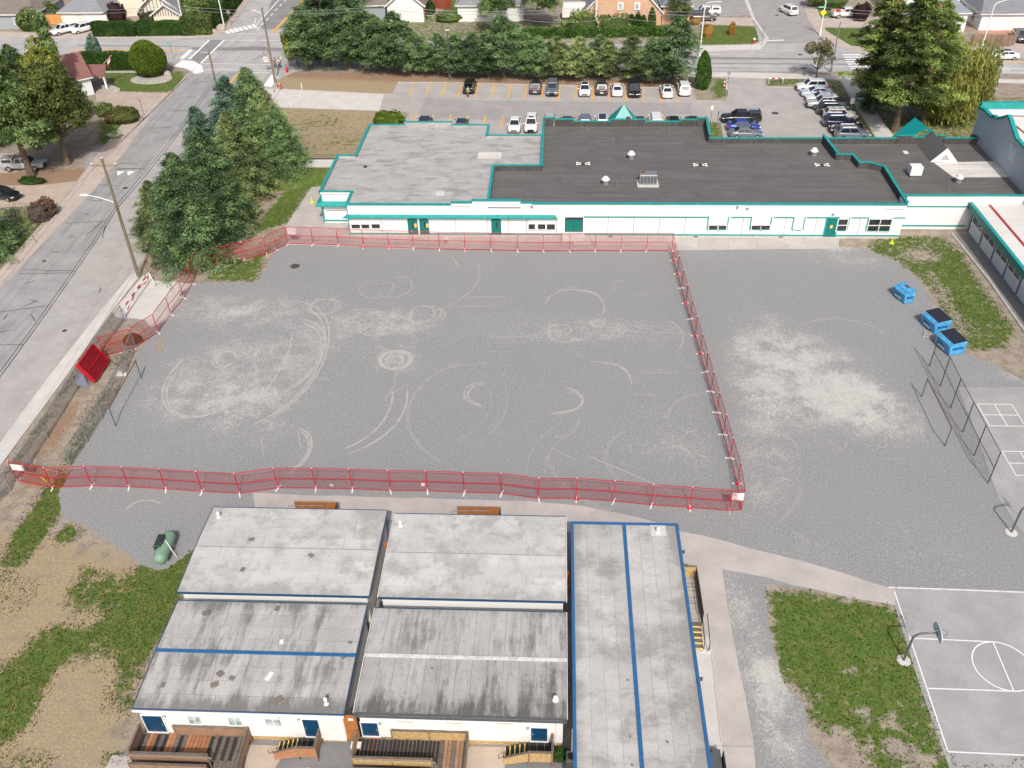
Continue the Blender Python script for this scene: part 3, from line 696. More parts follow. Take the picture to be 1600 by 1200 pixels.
tag(yb.build('yield_triangle', W_), 'pair of white yield triangles painted on the side street', kind='structure')
# cracks and stains in the street
cr = []
def crk(a, b, j=1.2, n=9, seed=0):
    r = random.Random(seed); out = []
    for i in range(n+1):
        t = i/n; out.append(G(a[0]+(b[0]-a[0])*t+(r.uniform(-j, j) if 0 < i < n else 0), a[1]+(b[1]-a[1])*t+(r.uniform(-j, j) if 0 < i < n else 0)))
    return out
for k, (a, b) in enumerate((((102, 349), (165, 346)), ((134, 368), (160, 347)), ((108, 369), (118, 370)), ((80, 394), (94, 395)), ((34, 422), (118, 424)), ((30, 428), (110, 427)), ((40, 443), (55, 439)), ((36, 480), (60, 470)),
    ((47, 468), (58, 472)), ((0, 488), (75, 478)), ((5, 500), (12, 492)), ((48, 492), (56, 502)), ((0, 520), (16, 516)), ((0, 539), (36, 539)), ((155, 458), (158, 450)), ((130, 335), (140, 335)), ((143, 314), (160, 314)),
    ((265, 173), (300, 174)), ((280, 154), (305, 151)), ((305, 129), (325, 128)), ((230, 200), (272, 199)), ((235, 208), (250, 207)), ((190, 256), (213, 255)), ((182, 265), (222, 264)), ((182, 263), (228, 263.5)), ((155, 289), (182, 290)), ((160, 372), (165, 353)), ((50, 368), (58, 380)))):
    cr.append(crk(a, b, .7, 8, k))
ribbon('crack', cr, .07, .016, m_crack, 'black sealed cracks in the side street asphalt')
arcs = []
def worldarc(cx, cy, r, a0, a1, n=26, e=1.): return [(cx+r*math.cos(R(a0+(a1-a0)*i/n)), cy+r*e*math.sin(R(a0+(a1-a0)*i/n))) for i in range(n+1)]
c_ = G(385, 84)
for r_, a0, a1 in ((3.2, -40, 160), (3.9, -60, 100), (4.4, 20, 150)): arcs.append(worldarc(c_.x, c_.y, r_, a0, a1))
ribbon('skid_mark', arcs, .14, .016, plain('dark_rubber_scuff', srgb(120, 119, 118), .9), 'curved dark skid marks at the junction')
for (px, py, rx, ry) in ((129, 458, 15, 8), (88, 504, 22, 13)):
    c = G(px, py); ex = G(px+rx, py).x-c.x; ey = G(px, py-ry).y-c.y
    sheet('asphalt_patch', [(c.x+ex*math.cos(a*.4)*(1+.12*math.sin(a*1.7)), c.y+ey*math.sin(a*.4)) for a in range(16)], .0125, mat_paving('patch_%d' % px, srgb(150, 149, 147), srgb(164, 162, 160)), 'round darker asphalt patch on the dusty shoulder', world=True, amp=.2, step=.5)
def disc(name, px, py, r, z, mat, label, e=1.):
    c = G(px, py); return sheet(name, [(c.x+r*math.cos(a*math.pi/8), c.y+r*e*math.sin(a*math.pi/8)) for a in range(16)], z, mat, label, world=True)
for i, (px, py, r) in enumerate(((461, 416, .55), (69, 408, .25), (101, 517, .25), (196, 294, .35), (1211, 177, .55), (1250, 85.5, .4), (1256, 107, .4), (1214, 24, .4), (1598, 476, .6))):
    disc('manhole_cover', px, py, r, .024, m_manhole, ['dark round manhole cover at the top left of the gravel yard', 'small dark cover in the side street lane', 'small cover on the dusty shoulder', 'cover on the pink driveway', 'manhole cover in the parking lot', 'cover in the main road north of the school', 'cover in the main road near the small tree', 'cover in the far side street', 'dark stain on the gravel right of the red fence'][i]) if i != 8 else None
# --- concrete round the school
sheet('school_apron', [(526, 240), (560, 222), (600, 228), (600, 360), (1420, 366), (1311, 374), (1311, 389), (1200, 390), (1050, 392), (800, 391), (620, 389), (500, 384), (448, 383), (446, 354), (492, 285)], .02, m_pink, 'pinkish concrete apron along the school front', amp=.04)
ribbon('joint_line', [GP((1050+i*44, 373), (1046+i*46, 391)) for i in range(6)]+[GP((470+i*50, 370), (462+i*52, 386)) for i in range(11)], .03, .026, plain('joint_grey', srgb(140, 134, 128), .9), 'control joints in the school apron')
sheet('asphalt_walk', [(1489, 366.5), (1530, 366), (1700, 560), (1700, 640), (1600, 516)], .05, m_darkasph, 'dark asphalt walk beside the right wing', thick=1)
kerb('kerb', [(1488, 366.5), (1545, 438), (1600, 517), (1640, 575)], h=.13, w_=.28, label='kerb beside the dark walk')
sheet('gate_slab', [(176, 488), (224, 430), (232, 438), (300, 443.5), (262, 500), (236, 512), (226, 500), (182, 496)], .012, m_conc, 'pale concrete drive inside the barrier gate', amp=.08)
# --- paths at the portables
sheet('portable_path', [(395, 770), (470, 774), (560, 776), (800, 783), (905, 790), (1000, 809), (1060, 830), (1130, 845), (1250, 876), (1400, 921), (1398, 946), (1300, 928), (1205, 904), (1128, 889), (1137, 950), (1152, 1030), (1165, 1090), (1176, 1150), (1182, 1260), (1040, 1260), (1040, 860), (880, 830), (600, 812), (400, 800)], .012, m_pink, 'pinkish concrete path behind and beside the portable classrooms', amp=.09, step=1.2)
sheet('pale_slab', [(1076, 995), (1110, 995), (1128, 1160), (1132, 1260), (1080, 1260)], .017, mat_paving('grey_slab', srgb(176, 173, 168), srgb(190, 187, 182)), 'greyer concrete slab beside the long portable')
sheet('front_slab', [(170, 1196), (200, 1170), (215, 1150), (560, 1160), (900, 1170), (900, 1290), (140, 1290)], .012, m_darkasph, 'dark asphalt in front of the portable doors', amp=.06)
sheet('front_slab', [(386, 1164), (452, 1166), (430, 1200), (425, 1290), (375, 1290)], .017, m_paver, 'brownish slab between the two timber ramps')
sheet('front_slab', [(728, 1166), (795, 1168), (770, 1290), (715, 1290)], .017, m_paver, 'brownish slab beside the second ramp')
sheet('front_slab', [(176, 1180), (214, 1182), (206, 1290), (150, 1290), (165, 1200)], .018, m_pink, 'pale slab at the lawn corner')
ribbon('joint_line', [GP((1122, 1166), (1178, 1167)), crk((1108, 990), (1126, 1160), .4, 8, 3)], .03, .02, plain('joint_grey', srgb(140, 134, 128), .9), 'joint lines in the path')
# --- courts
sheet('ball_court', [(1398, 948), (1394, 918), (1520, 922), (1700, 925), (1700, 1300), (1520, 1300), (1478, 1186), (1440, 1080)], .009, m_court, 'grey asphalt basketball court')
sheet('ball_court', [(1497, 606), (1700, 603), (1700, 905), (1620, 860), (1560, 780), (1530, 690)], .009, m_court, 'grey asphalt four square court', amp=.08)
ribbon('court_line', [GP((1397.5, 925), (1481, 1175)), GP((1481, 1175), (1700, 1185)), GP((1422, 997.5), (1553, 1003.5)), GP((1450, 1076), (1584, 1080.5)), GP((1551.5, 1004), (1583.5, 1080))], .09, .016, m_courtline, 'white boundary and key lines of the basketball court')
fa, fb = G(1551.5, 1003.5), G(1583.5, 1080.5); fm = (fa+fb)/2; fr = (fa-fb).length/2
ribbon('court_line', [worldarc(fm.x, fm.y, fr, 0, 360, 48)], .09, .019, m_courtline, 'white free throw circle')
ribbon('court_line', [GP((1388, 918), (1412, 919), (1500, 922), (1700, 930))], .12, .016, m_wpaintw, 'faint worn white line at the court edge')
for a, b in (((1526.5, 631.7), (1581.8, 634.6)), ((1565.5, 705.5), (1622, 707))):
    p, q = G(*a), G(*b); L = (q-p).length; o = [(p.x+i*L/2, p.y-.02*i) for i in range(3)]
    seg = []
    for i in range(3): seg.append([(p.x+i*L/2, p.y+.04), (p.x+i*L/2, p.y-L-.04)]); seg.append([(p.x, p.y-i*L/2), (p.x+L, p.y-i*L/2)])
    ribbon('four_square', seg, .08, .016, m_courtline, 'white painted four square grid %s' % ('farther from the hoops' if a[1] < 650 else 'nearer the hoops'))
# --- circular tyre marks and scratches on the gravel (thin worn ribbons)
def pring(px, py, rx, ry, a0=0, a1=360, n=44, wob=.03, seed=0):
    c = G(px, py); ex = G(px+rx, py).x-c.x; ey = G(px, py-ry).y-c.y; r = random.Random(seed); ph = r.uniform(0, 6)
    return [(c.x+ex*(1+wob*math.sin(2*t+ph))*math.cos(t), c.y+ey*(1+wob*math.cos(3*t+ph))*math.sin(t)) for t in [R(a0+(a1-a0)*i/n) for i in range(n+1)]]
ribbon('tyre_ring', [pring(588, 451, 27, 14, -40, 300), pring(616, 448, 28, 16, -150, 95)], .11, .003, m_scuff2, 'two overlapping thin pale rings near the school fence')
ribbon('tyre_ring', [pring(505, 478, 20, 11), pring(507, 479, 22, 12), pring(513, 479, 20, 12, -120, 130), pring(503, 480, 21, 12, 150, 260)], .11, .0035, m_scuff2, 'bright pale ring left of the yard centre')
ribbon('tyre_ring', [pring(659, 491, 20, 13), pring(668, 490, 22, 12, -120, 120), pring(665, 494, 26, 14, 150, 280), pring(672, 492, 24, 12, -40, 60)], .13, .003, m_scuff2, 'pale double ring near the middle of the yard')
ribbon('tyre_ring', [pring(586, 506, 26, 18, 60, 290), pring(600, 492, 55, 5, 60, 120), pring(590, 512, 40, 10, 200, 300), pring(598, 520, 70, 22, 110, 170)], .12, .0035, m_scuff2, 'open pale loop beside the double ring')
ribbon('tyre_ring', [pring(618, 562, r_, r_*.56, 0, 360, 44, .04, r_) for r_ in (27, 25, 24, 22)]+[pring(616, 563, 14, 8, -60, 250), pring(619, 562, 10, 5), pring(621, 561, 16, 10, 30, 230)], .16, .0035, m_scuff2, 'thick pale doughnut mark in the middle of the yard')
ribbon('tyre_ring', [pring(350, 562, 17, 12, 20, 330), pring(354, 560, 15, 11, 0, 300)], .22, .0035, m_scuff, 'small pale ring in the left part of the yard')
ribbon('tyre_ring', [pring(330, 590, 70, 55, 150, 340), pring(332, 592, 66, 52, 170, 320), pring(400, 560, 110, 95, -60, 75), pring(400, 562, 104, 90, -70, 60), pring(430, 555, 75, 60, -60, 80), pring(430, 557, 70, 56, -55, 70),
    pring(320, 560, 130, 110, -30, 20), pring(530, 630, 108, 72, -70, 18), pring(530, 630, 84, 66, -70, 14), pring(440, 705, 46, 38, -60, 70), pring(440, 705, 42, 34, -50, 60)], .2, .0025, m_scuff, 'wide faint tyre sweeps in the left half of the yard')
ribbon('tyre_ring', [pring(760, 615, 36, 18, 100, 260), pring(762, 616, 32, 16, 100, 250), pring(870, 625, 42, 20, -100, 70), pring(872, 626, 39, 17, -100, 60), pring(880, 520, 24, 14, 120, 330), pring(875, 516, 18, 9, -40, 140),
    pring(900, 480, 50, 28, 40, 170), pring(905, 480, 40, 26, -20, 90), pring(940, 600, 50, 36, 20, 110), pring(944, 600, 44, 33, 0, 90), pring(1040, 525, 28, 24, -50, 80), pring(934, 505, 11, 6), pring(934, 505, 8, 4)], .16, .003, m_scuff, 'faint loops and arcs in the right half of the yard')
strk = []
for a, b in (((398, 556), (404, 650)), ((465, 672), (471, 702)), ((408, 684), (411, 712)), ((480, 508), (540, 515)), ((553, 484), (592, 484)), ((470, 442), (488, 451)), ((706, 400), (716, 417)), ((873, 452), (902, 448)), ((990, 463), (1052, 457)),
    ((920, 713), (1050, 768)), ((1035, 690), (1108, 717)), ((862, 700), (900, 720)), ((1000, 582), (1060, 583)), ((700, 464), (800, 464)), ((760, 525), (800, 527)), ((800, 527), (840, 525)), ((705, 574), (760, 566)), ((765, 550), (800, 549)), ((1320, 700), (1325, 690)),
    ((700, 480), (780, 478)), ((445, 440), (460, 446)), ((470, 403), (485, 405)), ((780, 588), (793, 582)), ((900, 504), (1060, 512)), ((930, 515), (1080, 522)), ((950, 440), (972, 438)), ((600, 620), (640, 600)), ((180, 640), (200, 628))):
    strk.append(crk(a, b, .5, 6, int(a[0])))
ribbon('scratch_mark', strk, .10, .004, m_scuff2, 'short straight pale scratches across the gravel yard')
ribbon('scratch_mark', [GP((195, 798), (205, 788), (222, 782), (238, 782), (250, 786))], .16, .004, m_scuff2, 'curved pale scratch by the gas tank')
r9 = random.Random(5); fan = []; swp = []
for k in range(28):
    cx_, cy_, sx_, sy_ = r9.choice([(400, 580, 110, 60), (330, 560, 90, 60), (560, 600, 120, 60), (880, 560, 130, 70), (640, 500, 120, 40), (1260, 620, 120, 80), (1330, 800, 120, 60), (1000, 680, 80, 50)])
    q = G(r9.gauss(cx_, sx_), r9.gauss(cy_, sy_)); rr_ = r9.uniform(2, 9); a0 = r9.uniform(0, 360); da = r9.uniform(30, 120)
    for o_ in (0, r9.choice([.16, 1.5])): swp.append(worldarc(q.x, q.y, rr_+o_, a0, a0+da, 18))
def ongravel(l): q = np.array([(p[0], p[1]) for p in l]); return sdf(q[:, 0], q[:, 1], P2(GRAVEL)).min() > .8 and (q[:, 1].min() > 50 or q[:, 0].min() > 13)
swp = [l for l in swp if ongravel(l)]
ribbon('tyre_sweep', swp, .09, .0042, mat_mark('faint_scuff', srgb(196, 193, 188), .6, 16, .5), 'many faint curved tyre marks over the gravel', kind='stuff')
for k in range(260):
    px, py = r9.choice([(360, 590, 120, 70), (420, 540, 90, 50), (300, 480, 90, 18), (600, 510, 80, 30), (1270, 600, 130, 70), (950, 515, 130, 18), (1040, 690, 70, 40), (1200, 700, 60, 60), (1160, 1010, 30, 90)])[:2], 0
    (cx_, cy_) = px; q = G(cx_+r9.gauss(0, 60), cy_+r9.gauss(0, 34))
    a = r9.uniform(0, 3.14); L = r9.uniform(.4, 1.6); cv = r9.uniform(-.5, .5)
    fan.append([(q.x+math.cos(a+cv*s)*L*s, q.y+math.sin(a+cv*s)*L*s) for s in (0, .33, .66, 1)])
fan = [l for l in fan if ongravel(l)]
ribbon('scratch_mark', fan, .07, .0045, m_scuff, 'scattered small pale scrapes on the gravel', kind='stuff')
sheet('paint_patch', [(240, 528), (258, 530), (254, 548), (242, 552)], .0045, mat_mark('orange_dust', srgb(190, 160, 118), .45), 'orange dusty patch inside the red fence')
# small stones and rubbish scattered on the gravel
sb = MB(); r8 = random.Random(3)
for k in range(2600):
    px, py = r8.uniform(100, 1600), r8.uniform(400, 900); q = G(px, py)
    if q.y < 50 and q.x < 10: continue
    s = r8.uniform(.02, .06)
    sb.add([q+Vector((r8.uniform(-1, 1)*s, r8.uniform(-1, 1)*s, 0)) for _ in range(3)]+[q+Vector((0, 0, s))], [(0, 1, 3), (1, 2, 3), (2, 0, 3)])
tag(sb.build('loose_stones', plain('stone_grey', srgb(186, 182, 176), .9, var=.3)), 'loose pale stones scattered over the gravel', kind='stuff')
# residential paving on the left and the top
sheet('driveway', [(150, 144), (160, 136), (188, 143), (272, 146), (228, 184), (170, 178), (150, 172)], .015, m_paver, 'paver driveway below the round bush lawn')
sheet('driveway', [(150, 228), (196, 226), (150, 275), (130, 262), (140, 240)], .015, m_asph2, 'grey driveway shaded by the maple')
sheet('driveway', [(-100, 290), (60, 290), (120, 283), (140, 262), (95, 318), (60, 322), (-100, 330)], .015, m_paver, 'pinkish driveway with the black car')
sheet('driveway', [(-60, 240), (20, 240), (70, 262), (40, 268), (-60, 275)], .015, m_pinkwalk, 'driveway beneath the silver pickup')
sheet('driveway', [(78, 57), (100, 40), (148, 38), (146, 58)], .015, m_paver, 'driveway with two white vehicles')
sheet('driveway', [(1075, 27), (1174, 28), (1180, 41), (1092, 38)], .015, m_pinkwalk, 'driveway beside the corner lawn')
sheet('driveway', [(1060, 20), (1060, -40), (1150, -60), (1172, 24), (1130, 26)], .012, m_asph2, 'grey asphalt lot of the brick house')
sheet('driveway', [(1262, 30), (1345, 27), (1400, 30), (1400, 44), (1280, 43)], .015, m_pinkwalk, 'driveway with the white pickup')
sheet('driveway', [(1560, 62), (1640, 50), (1700, 76), (1584, 76)], .015, m_pinkwalk, 'driveway with the grey pickup')
sheet('driveway', [(1525, 20), (1545, 20), (1600, 45), (1590, 60), (1530, 58)], .014, mat_paving('red_paving', srgb(160, 120, 100), srgb(176, 136, 116)), 'red paving between the white houses')
b = MB(); c = G(237, 124); b.lathe(c, [(3.6, 0), (3.6, .12), (3.2, .14), (.1, .14)], 24, 1, .7); tag(b.build('rock_bed', m_rockbed), 'pale rock bed ringing the round bush', kind='structure')
kerb('kerb', [(150, 113.5), (220, 113)], h=.2, w_=.3, label='low pale edging under the clipped hedge')
b = MB()
rr = random.Random(11)
c = G(176, 140)
b.prism(rough_poly(P2([(158, 135), (172, 133), (188, 140), (187, 144), (170, 142)]), .1, .6, 2), 0, .15); tag(b.build('rock_bed', m_rockbed), 'pale stone bed by the porch', kind='structure')

# raised walk with steps at the north-west corner of the school
WZ = .9
wa, wb = G(452, 212, WZ), G(548, 219, WZ)
b = MB(); ywk0, ywk1 = 112.8, 115.2
b.bb(-44, -25.0, ywk0+1.4, ywk1+1.4, 0, WZ); o = b.build('raised_walk', m_conc); tag(o, 'raised concrete walk leading to the steps', kind='structure')
b = MB(); b.add([(-46, 106, .01), (-28.9, 110.5, .01), (-28.9, 114.2, .8), (-46, 114.2, .8)], [(0, 1, 2, 3)])
bk = b.build('bank', m_ground); tag(bk, 'grass bank rising to the raised walk', kind='structure')
for nm, v in (('green', .8), ('dry', .4), ('gravel', 0.), ('needle', 0.), ('dust', 0.)):
    bk.data.attributes.new(nm, 'FLOAT', 'POINT').data.foreach_set('value', [v]*4)
b = MB(); b.add([(-46, 116.6, .85), (-25, 116.6, .85), (-25, 121.5, .45), (-25, 128, .02), (-46, 128, .02), (-46, 121.5, .45)], [(0, 1, 2, 5), (5, 2, 3, 4)])
bk = b.build('bank', m_ground); tag(bk, 'dry grass slope between the driveway and the raised walk', kind='structure')
for nm, v in (('green', .36), ('dry', .9), ('gravel', 0.), ('needle', 0.), ('dust', 0.)):
    bk.data.attributes.new(nm, 'FLOAT', 'POINT').data.foreach_set('value', [v]*6)
st = thing('steps', (-27.4, 112.2, 0), 'short flight of yellow edged concrete steps by the school corner', 'steps')
for k in range(6):
    z = WZ*(k+1)/6; y = 111.2-112.2+k*.5
    share_b = MB(); share_b.bb(-1.5, 1.4, y, 114.2-112.2, z-WZ/6+ .001, z); share_b.build('step', m_conc, st)
    nb = MB(); nb.bb(-1.5, 1.4, y-.02, y+.16, z+.001, z+.02); nb.build('nosing', m_yellowsolid, st)
for sx in (-1.55, 1.45):
    rb = MB(); rb.tube([(sx, -1.0, 0), (sx, -1.0, .95), (sx, 2.0, WZ+.95), (sx, 2.0, WZ)], .03); rb.tube([(sx, .5, .4), (sx, .5, WZ+.5)], .025); rb.build('handrail', m_galv, st)
ft = thing('low_railing', (-35, 116.7, WZ-.1), 'low dark railing along the raised walk', 'railing')
for k in range(9): b = MB(); b.tube([(-9+k*2.2, 0, 0), (-9+k*2.2, 0, .7)], .03, 5); b.build('post', m_steelgrey, ft)
b = MB()
b.tube([(-9, 0, .7), (8.6, 0, .7)], .03, 5); b.bb(-9, 9, -.05, .15, -.1, .15); b.build('rail', m_dark, ft)

# ------------------------------------------------------------------ PORTABLE CLASSROOMS
def cyl_vent(b, c, r, h):
    b.lathe(c, [(r*1.3, 0), (r*1.3, .03), (r*.55, .06), (r*.55, h*.6), (r, h*.62), (r, h*.9), (r*.6, h)], 10)
def roof_sheets(parent, off, x0, x1, y0, y1, zf, mat, along, wid, rng, joints=2, edge_z=.012):
    """strips of roofing as separate sheets, slightly lapped"""
    n = max(1, round((y1-y0 if along == 'X' else x1-x0)/wid))
    for i in range(n):
        if along == 'X':
            a, b_ = y0+(y1-y0)*i/n, y0+(y1-y0)*(i+1)/n
            cuts = [x0]+sorted(x0+(x1-x0)*((j+rng.uniform(.25, .75))/max(joints, 1)) for j in range(joints))+[x1]
        else:
            a, b_ = x0+(x1-x0)*i/n, x0+(x1-x0)*(i+1)/n
            cuts = [y0]+sorted(y0+(y1-y0)*((j+rng.uniform(.25, .75))/max(joints, 1)) for j in range(joints))+[y1]
        for c0, c1 in zip(cuts, cuts[1:]):
            m = MB(); e = rng.uniform(0, .008)
            g = .014
            if along == 'X': P = [(c0+g, a+g*.4, zf(c0, a)), (c1-g, a+g*.4, zf(c1, a)), (c1-g, b_-g, zf(c1, b_)), (c0+g, b_-g, zf(c0, b_))]
            else: P = [(a+g*.4, c0+g, zf(a, c0)), (b_-g, c0+g, zf(b_, c0)), (b_-g, c1-g, zf(b_, c1)), (a+g*.4, c1-g, zf(a, c1))]
            m.slab(*[(x, y, z+edge_z+e) for x, y, z in P], .02)
            m.build('roof_sheet', mat, parent, off)
def leaf_bits(n, parent, off, x0, x1, y0, y1, zf, seed):
    pass
def portable(name, label, x0, x1, y0, y1, eave, ridge_h, mats, facade=None, ridge_y=None, split=None, ov=.22, skirt=.5, sheetw=.92, along='X', joints=2, fascia=m_navy):
    cx, cy = (x0+x1)/2, (y0+y1)/2
    t = thing(name, (cx, cy, 0), label, 'portable classroom', 'portable classrooms'); off = (cx, cy, 0)
    ry = ridge_y if ridge_y is not None else cy
    zf = lambda x, y: eave + ridge_h*(1-abs(y-ry)/((ry-y0) if y < ry else (y1-ry)))
    wx0, wx1, wy0, wy1 = x0+ov, x1-ov, y0+ov, y1-ov
    b = MB(); pts = [(wy0, skirt), (wy1, skirt), (wy1, zf(0, wy1)-.08), (ry, zf(0, ry)-.08), (wy0, zf(0, wy0)-.08)]
    n = len(pts); vs = [(wx0, y, z) for y, z in pts]+[(wx1, y, z) for y, z in pts]
    b.add(vs, [tuple(range(n-1, -1, -1)), tuple(range(n, 2*n))]+[(i, (i+1) % n, n+(i+1) % n, n+i) for i in range(n)])
    b.build('wall', mats['wall'], t, off)
    b = MB(); b.bb(wx0+.06, wx1-.06, wy0+.06, wy1-.06, 0, skirt); b.build('skirting', m_osb, t, off)
    b = MB()
    b.slab((x0, y0, zf(0, y0)), (x1, y0, zf(0, y0)), (x1, ry, zf(0, ry)), (x0, ry, zf(0, ry)), .09)
    b.slab((x0, ry, zf(0, ry)), (x1, ry, zf(0, ry)), (x1, y1, zf(0, y1)), (x0, y1, zf(0, y1)), .09)
    b.build('roof', mats['roof0'], t, off)
    r_ = random.Random(int(cx*10+cy))
    roof_sheets(t, off, x0+.03, x1-.03, y0+.03, ry-.04, zf, mats['s'], along, sheetw, r_, joints)
    roof_sheets(t, off, x0+.03, x1-.03, ry+.04, y1-.03, zf, mats['n'], along, sheetw, r_, joints)
    # fascia
    for (a, c_) in (((x0, y0), (x1, y0)), ((x0, y1), (x1, y1))):
        b = MB(); z = zf(0, a[1])
        b.beam((a[0], a[1]+(-.025 if a[1] == y0 else .025), z-.07), (c_[0], c_[1]+(-.025 if a[1] == y0 else .025), z-.07), .04, .19)
        b.build('fascia', mats.get('f0', fascia) if a[1] == y0 else fascia, t, off)
    for x in (x0-.022, x1+.022):
        b = MB()
        for ya, yb in ((y0, ry), (ry, y1)): b.beam((x, ya, zf(0, ya)-.06), (x, yb, zf(0, yb)-.06), .04, .16)
        b.build('gable_trim', mats.get('g', fascia), t, off)
    if mats.get('ridge'):
        b = MB(); b.bb(x0-.02, x1+.02, ry-.11, ry+.11, zf(0, ry)-.02, zf(0, ry)+.08); b.build('ridge_cap', mats['ridge'], t, off)
    t['zf'] = 0; del t['zf']
    return t, off, zf
EV = 3.5
m_base = plain('dark_seam_felt', srgb(104, 104, 103), .9); m_base2 = plain('grey_seam_felt', srgb(142, 142, 140), .9)
MA = dict(wall=m_housewhite, roof0=m_base2, s=m_memb_a, n=m_memb_a, g=m_navy)
pA, offA, zA = portable('portable_classroom', 'pale grey roofed classroom at the back left, nearest the gas tank', -25.5, -12.3, 38.9, 46.95, EV, .14, MA)
MBb = dict(wall=m_housewhite, roof0=m_base, s=m_memb_b, n=m_memb_b, ridge=m_blue, g=m_navy, f0=m_navy)
pB, offB, zB = portable('portable_classroom', 'front left classroom with a blue ridge strip and three blind-covered windows', -25.2, -12.3, 30.05, 38.2, EV-.02, .12, MBb, ridge_y=34.1)
MC = dict(wall=m_housewhite, roof0=m_base2, s=m_memb_a, n=m_memb_a, g=m_white, f0=m_navy)
pC, offC, zC = portable('portable_classroom', 'pale grey roofed classroom at the back, left of the long blue edged one', -11.7, 1.0, 38.85, 46.65, EV, .14, MC)
MD = dict(wall=m_housewhite, roof0=m_base, s=m_memb_b2, n=m_memb_b, ridge=plain('dirty_white_flashing', srgb(206, 205, 202), .6, var=.2, scale=2, worn=srgb(140, 139, 136)), g=m_white, f0=m_steelgrey)
pD, offD, zD = portable('portable_classroom', 'front middle classroom with a black stained roof and white ridge strip', -11.75, 1.0, 30.2, 37.95, EV, .12, MD, ridge_y=34.15, sheetw=1.0, along='Y', joints=0)
# long classroom with blue edges
tE = thing('portable_classroom', (5.2, 34.5, 0), 'long classroom with a bright blue roof edge and blue centre strip', 'portable classroom', 'portable classrooms'); oE = (5.2, 34.5, 0)
ex0, ex1, ey0, ey1, ez = 1.4, 9.05, 24.6, 45.95, 3.6
b = MB(); b.bb(ex0+.25, ex1-.25, ey0+.25, ey1-.25, .5, ez-.1); b.build('wall', m_housewhite, tE, oE)
b = MB(); b.bb(ex0+.3, ex1-.3, ey0+.3, ey1-.3, 0, .5); b.build('skirting', m_osb, tE, oE)
b = MB(); b.bb(ex0, ex1, ey0, ey1, ez-.1, ez); b.build('roof', m_base2, tE, oE)
roof_sheets(tE, oE, ex0+.15, 5.08, ey0+.15, ey1-.15, lambda x, y: ez, m_memb_e, 'Y', .95, random.Random(4), 2)
roof_sheets(tE, oE, 5.32, ex1-.15, ey0+.15, ey1-.15, lambda x, y: ez, m_memb_e, 'Y', .95, random.Random(9), 2)
for x0_, x1_, y0_, y1_, nm in ((ex0-.06, ex0+.14, ey0-.05, ey1+.05, 'roof_edge'), (ex1-.14, ex1+.06, ey0-.05, ey1+.05, 'roof_edge'), (ex0+.14, ex1-.14, ey1-.13, ey1+.06, 'roof_edge'), (5.08, 5.32, ey0, ey1-.13, 'centre_strip')):
    b = MB(); b.bb(x0_, x1_, y0_, y1_, ez-.22, ez+.1+.002*(nm != 'roof_edge')); b.build(nm, m_blue, tE, oE)
for k, (yy) in enumerate((43.5, 33.2, 28.5)):
    b = MB(); b.tube([(ex1+.1, yy, ez-.1), (ex1+.22, yy, ez-.05), (ex1+.22, yy, ez-.3)], .07, 6); b.build('wall_lamp', m_dark, tE, oE)
b = MB(); b.bb(ex0-.12, ex0-.02, 29.5, 29.62, .3, ez-.2); b.build('downpipe', m_white, tE, oE)
# valleys between units: white strips of the upper walls are real walls; lower roofs of front pair slip under
# vents, pipes, debris on roofs
def roof_vent(parent, off, px, py, z, r=.16, h=.45, lean=0):
    p = G(px, py, z); b = MB(); cyl_vent(b, p, r, h); o = b.build('roof_vent', m_white, parent, off, smooth=False)
roof_vent(pA, offA, 342, 808, 3.62, .13, .5); roof_vent(pC, offC, 626, 822, 3.62, .13, .5); roof_vent(pB, offB, 510, 1100, 3.6, .12, .6); roof_vent(pD, offD, 868, 1094, 3.6, .15, .35)
p = G(1028, 826, 3.62)
b = MB(); b.bb(p.x-.55, p.x+.55, p.y-.7, p.y+.35, ez+.005, ez+.04); b.build('vent_patch', m_memb_a, tE, oE)
roof_vent(tE, oE, 1028, 832, 3.64, .14, .5)
for pa, of, pts, z in ((pA, offA, ((393, 843, .3), (379, 890, .28), (486, 868, .3)), 3.64), (pB, offB, ((322, 958, .35), (433, 951, .3), (344, 1053, .35), (335, 1070, .35), (254, 1071, .25), (362, 1060, .28), (434, 1094, .42), (440, 1003, .25), (547, 1004, .2), (538, 1026, .3)), 3.6),
                       (pD, offD, ((675, 1044, .12), (596, 1093, .1)), 3.6), (tE, oE, ((981, 1063, .1), (985, 1151, .1), (1043, 1160, .12), (988, 1196, .1)), 3.64)):
    for k, (px, py, s) in enumerate(pts):
        q = G(px, py, z); b = MB(); b.box(q+Vector((0, 0, .03)), (s*1.3, s, .03), rz=k*1.1+.3); b.build('patch_tile', m_shinglebr if k != 7 else m_white, pa, of)
q = G(421, 1057, 3.62); b = MB(); b.box(q+Vector((0, 0, .03)), (.3, .65, .03), rz=-.35); b.build('patch_tile', m_white, pB, offB)
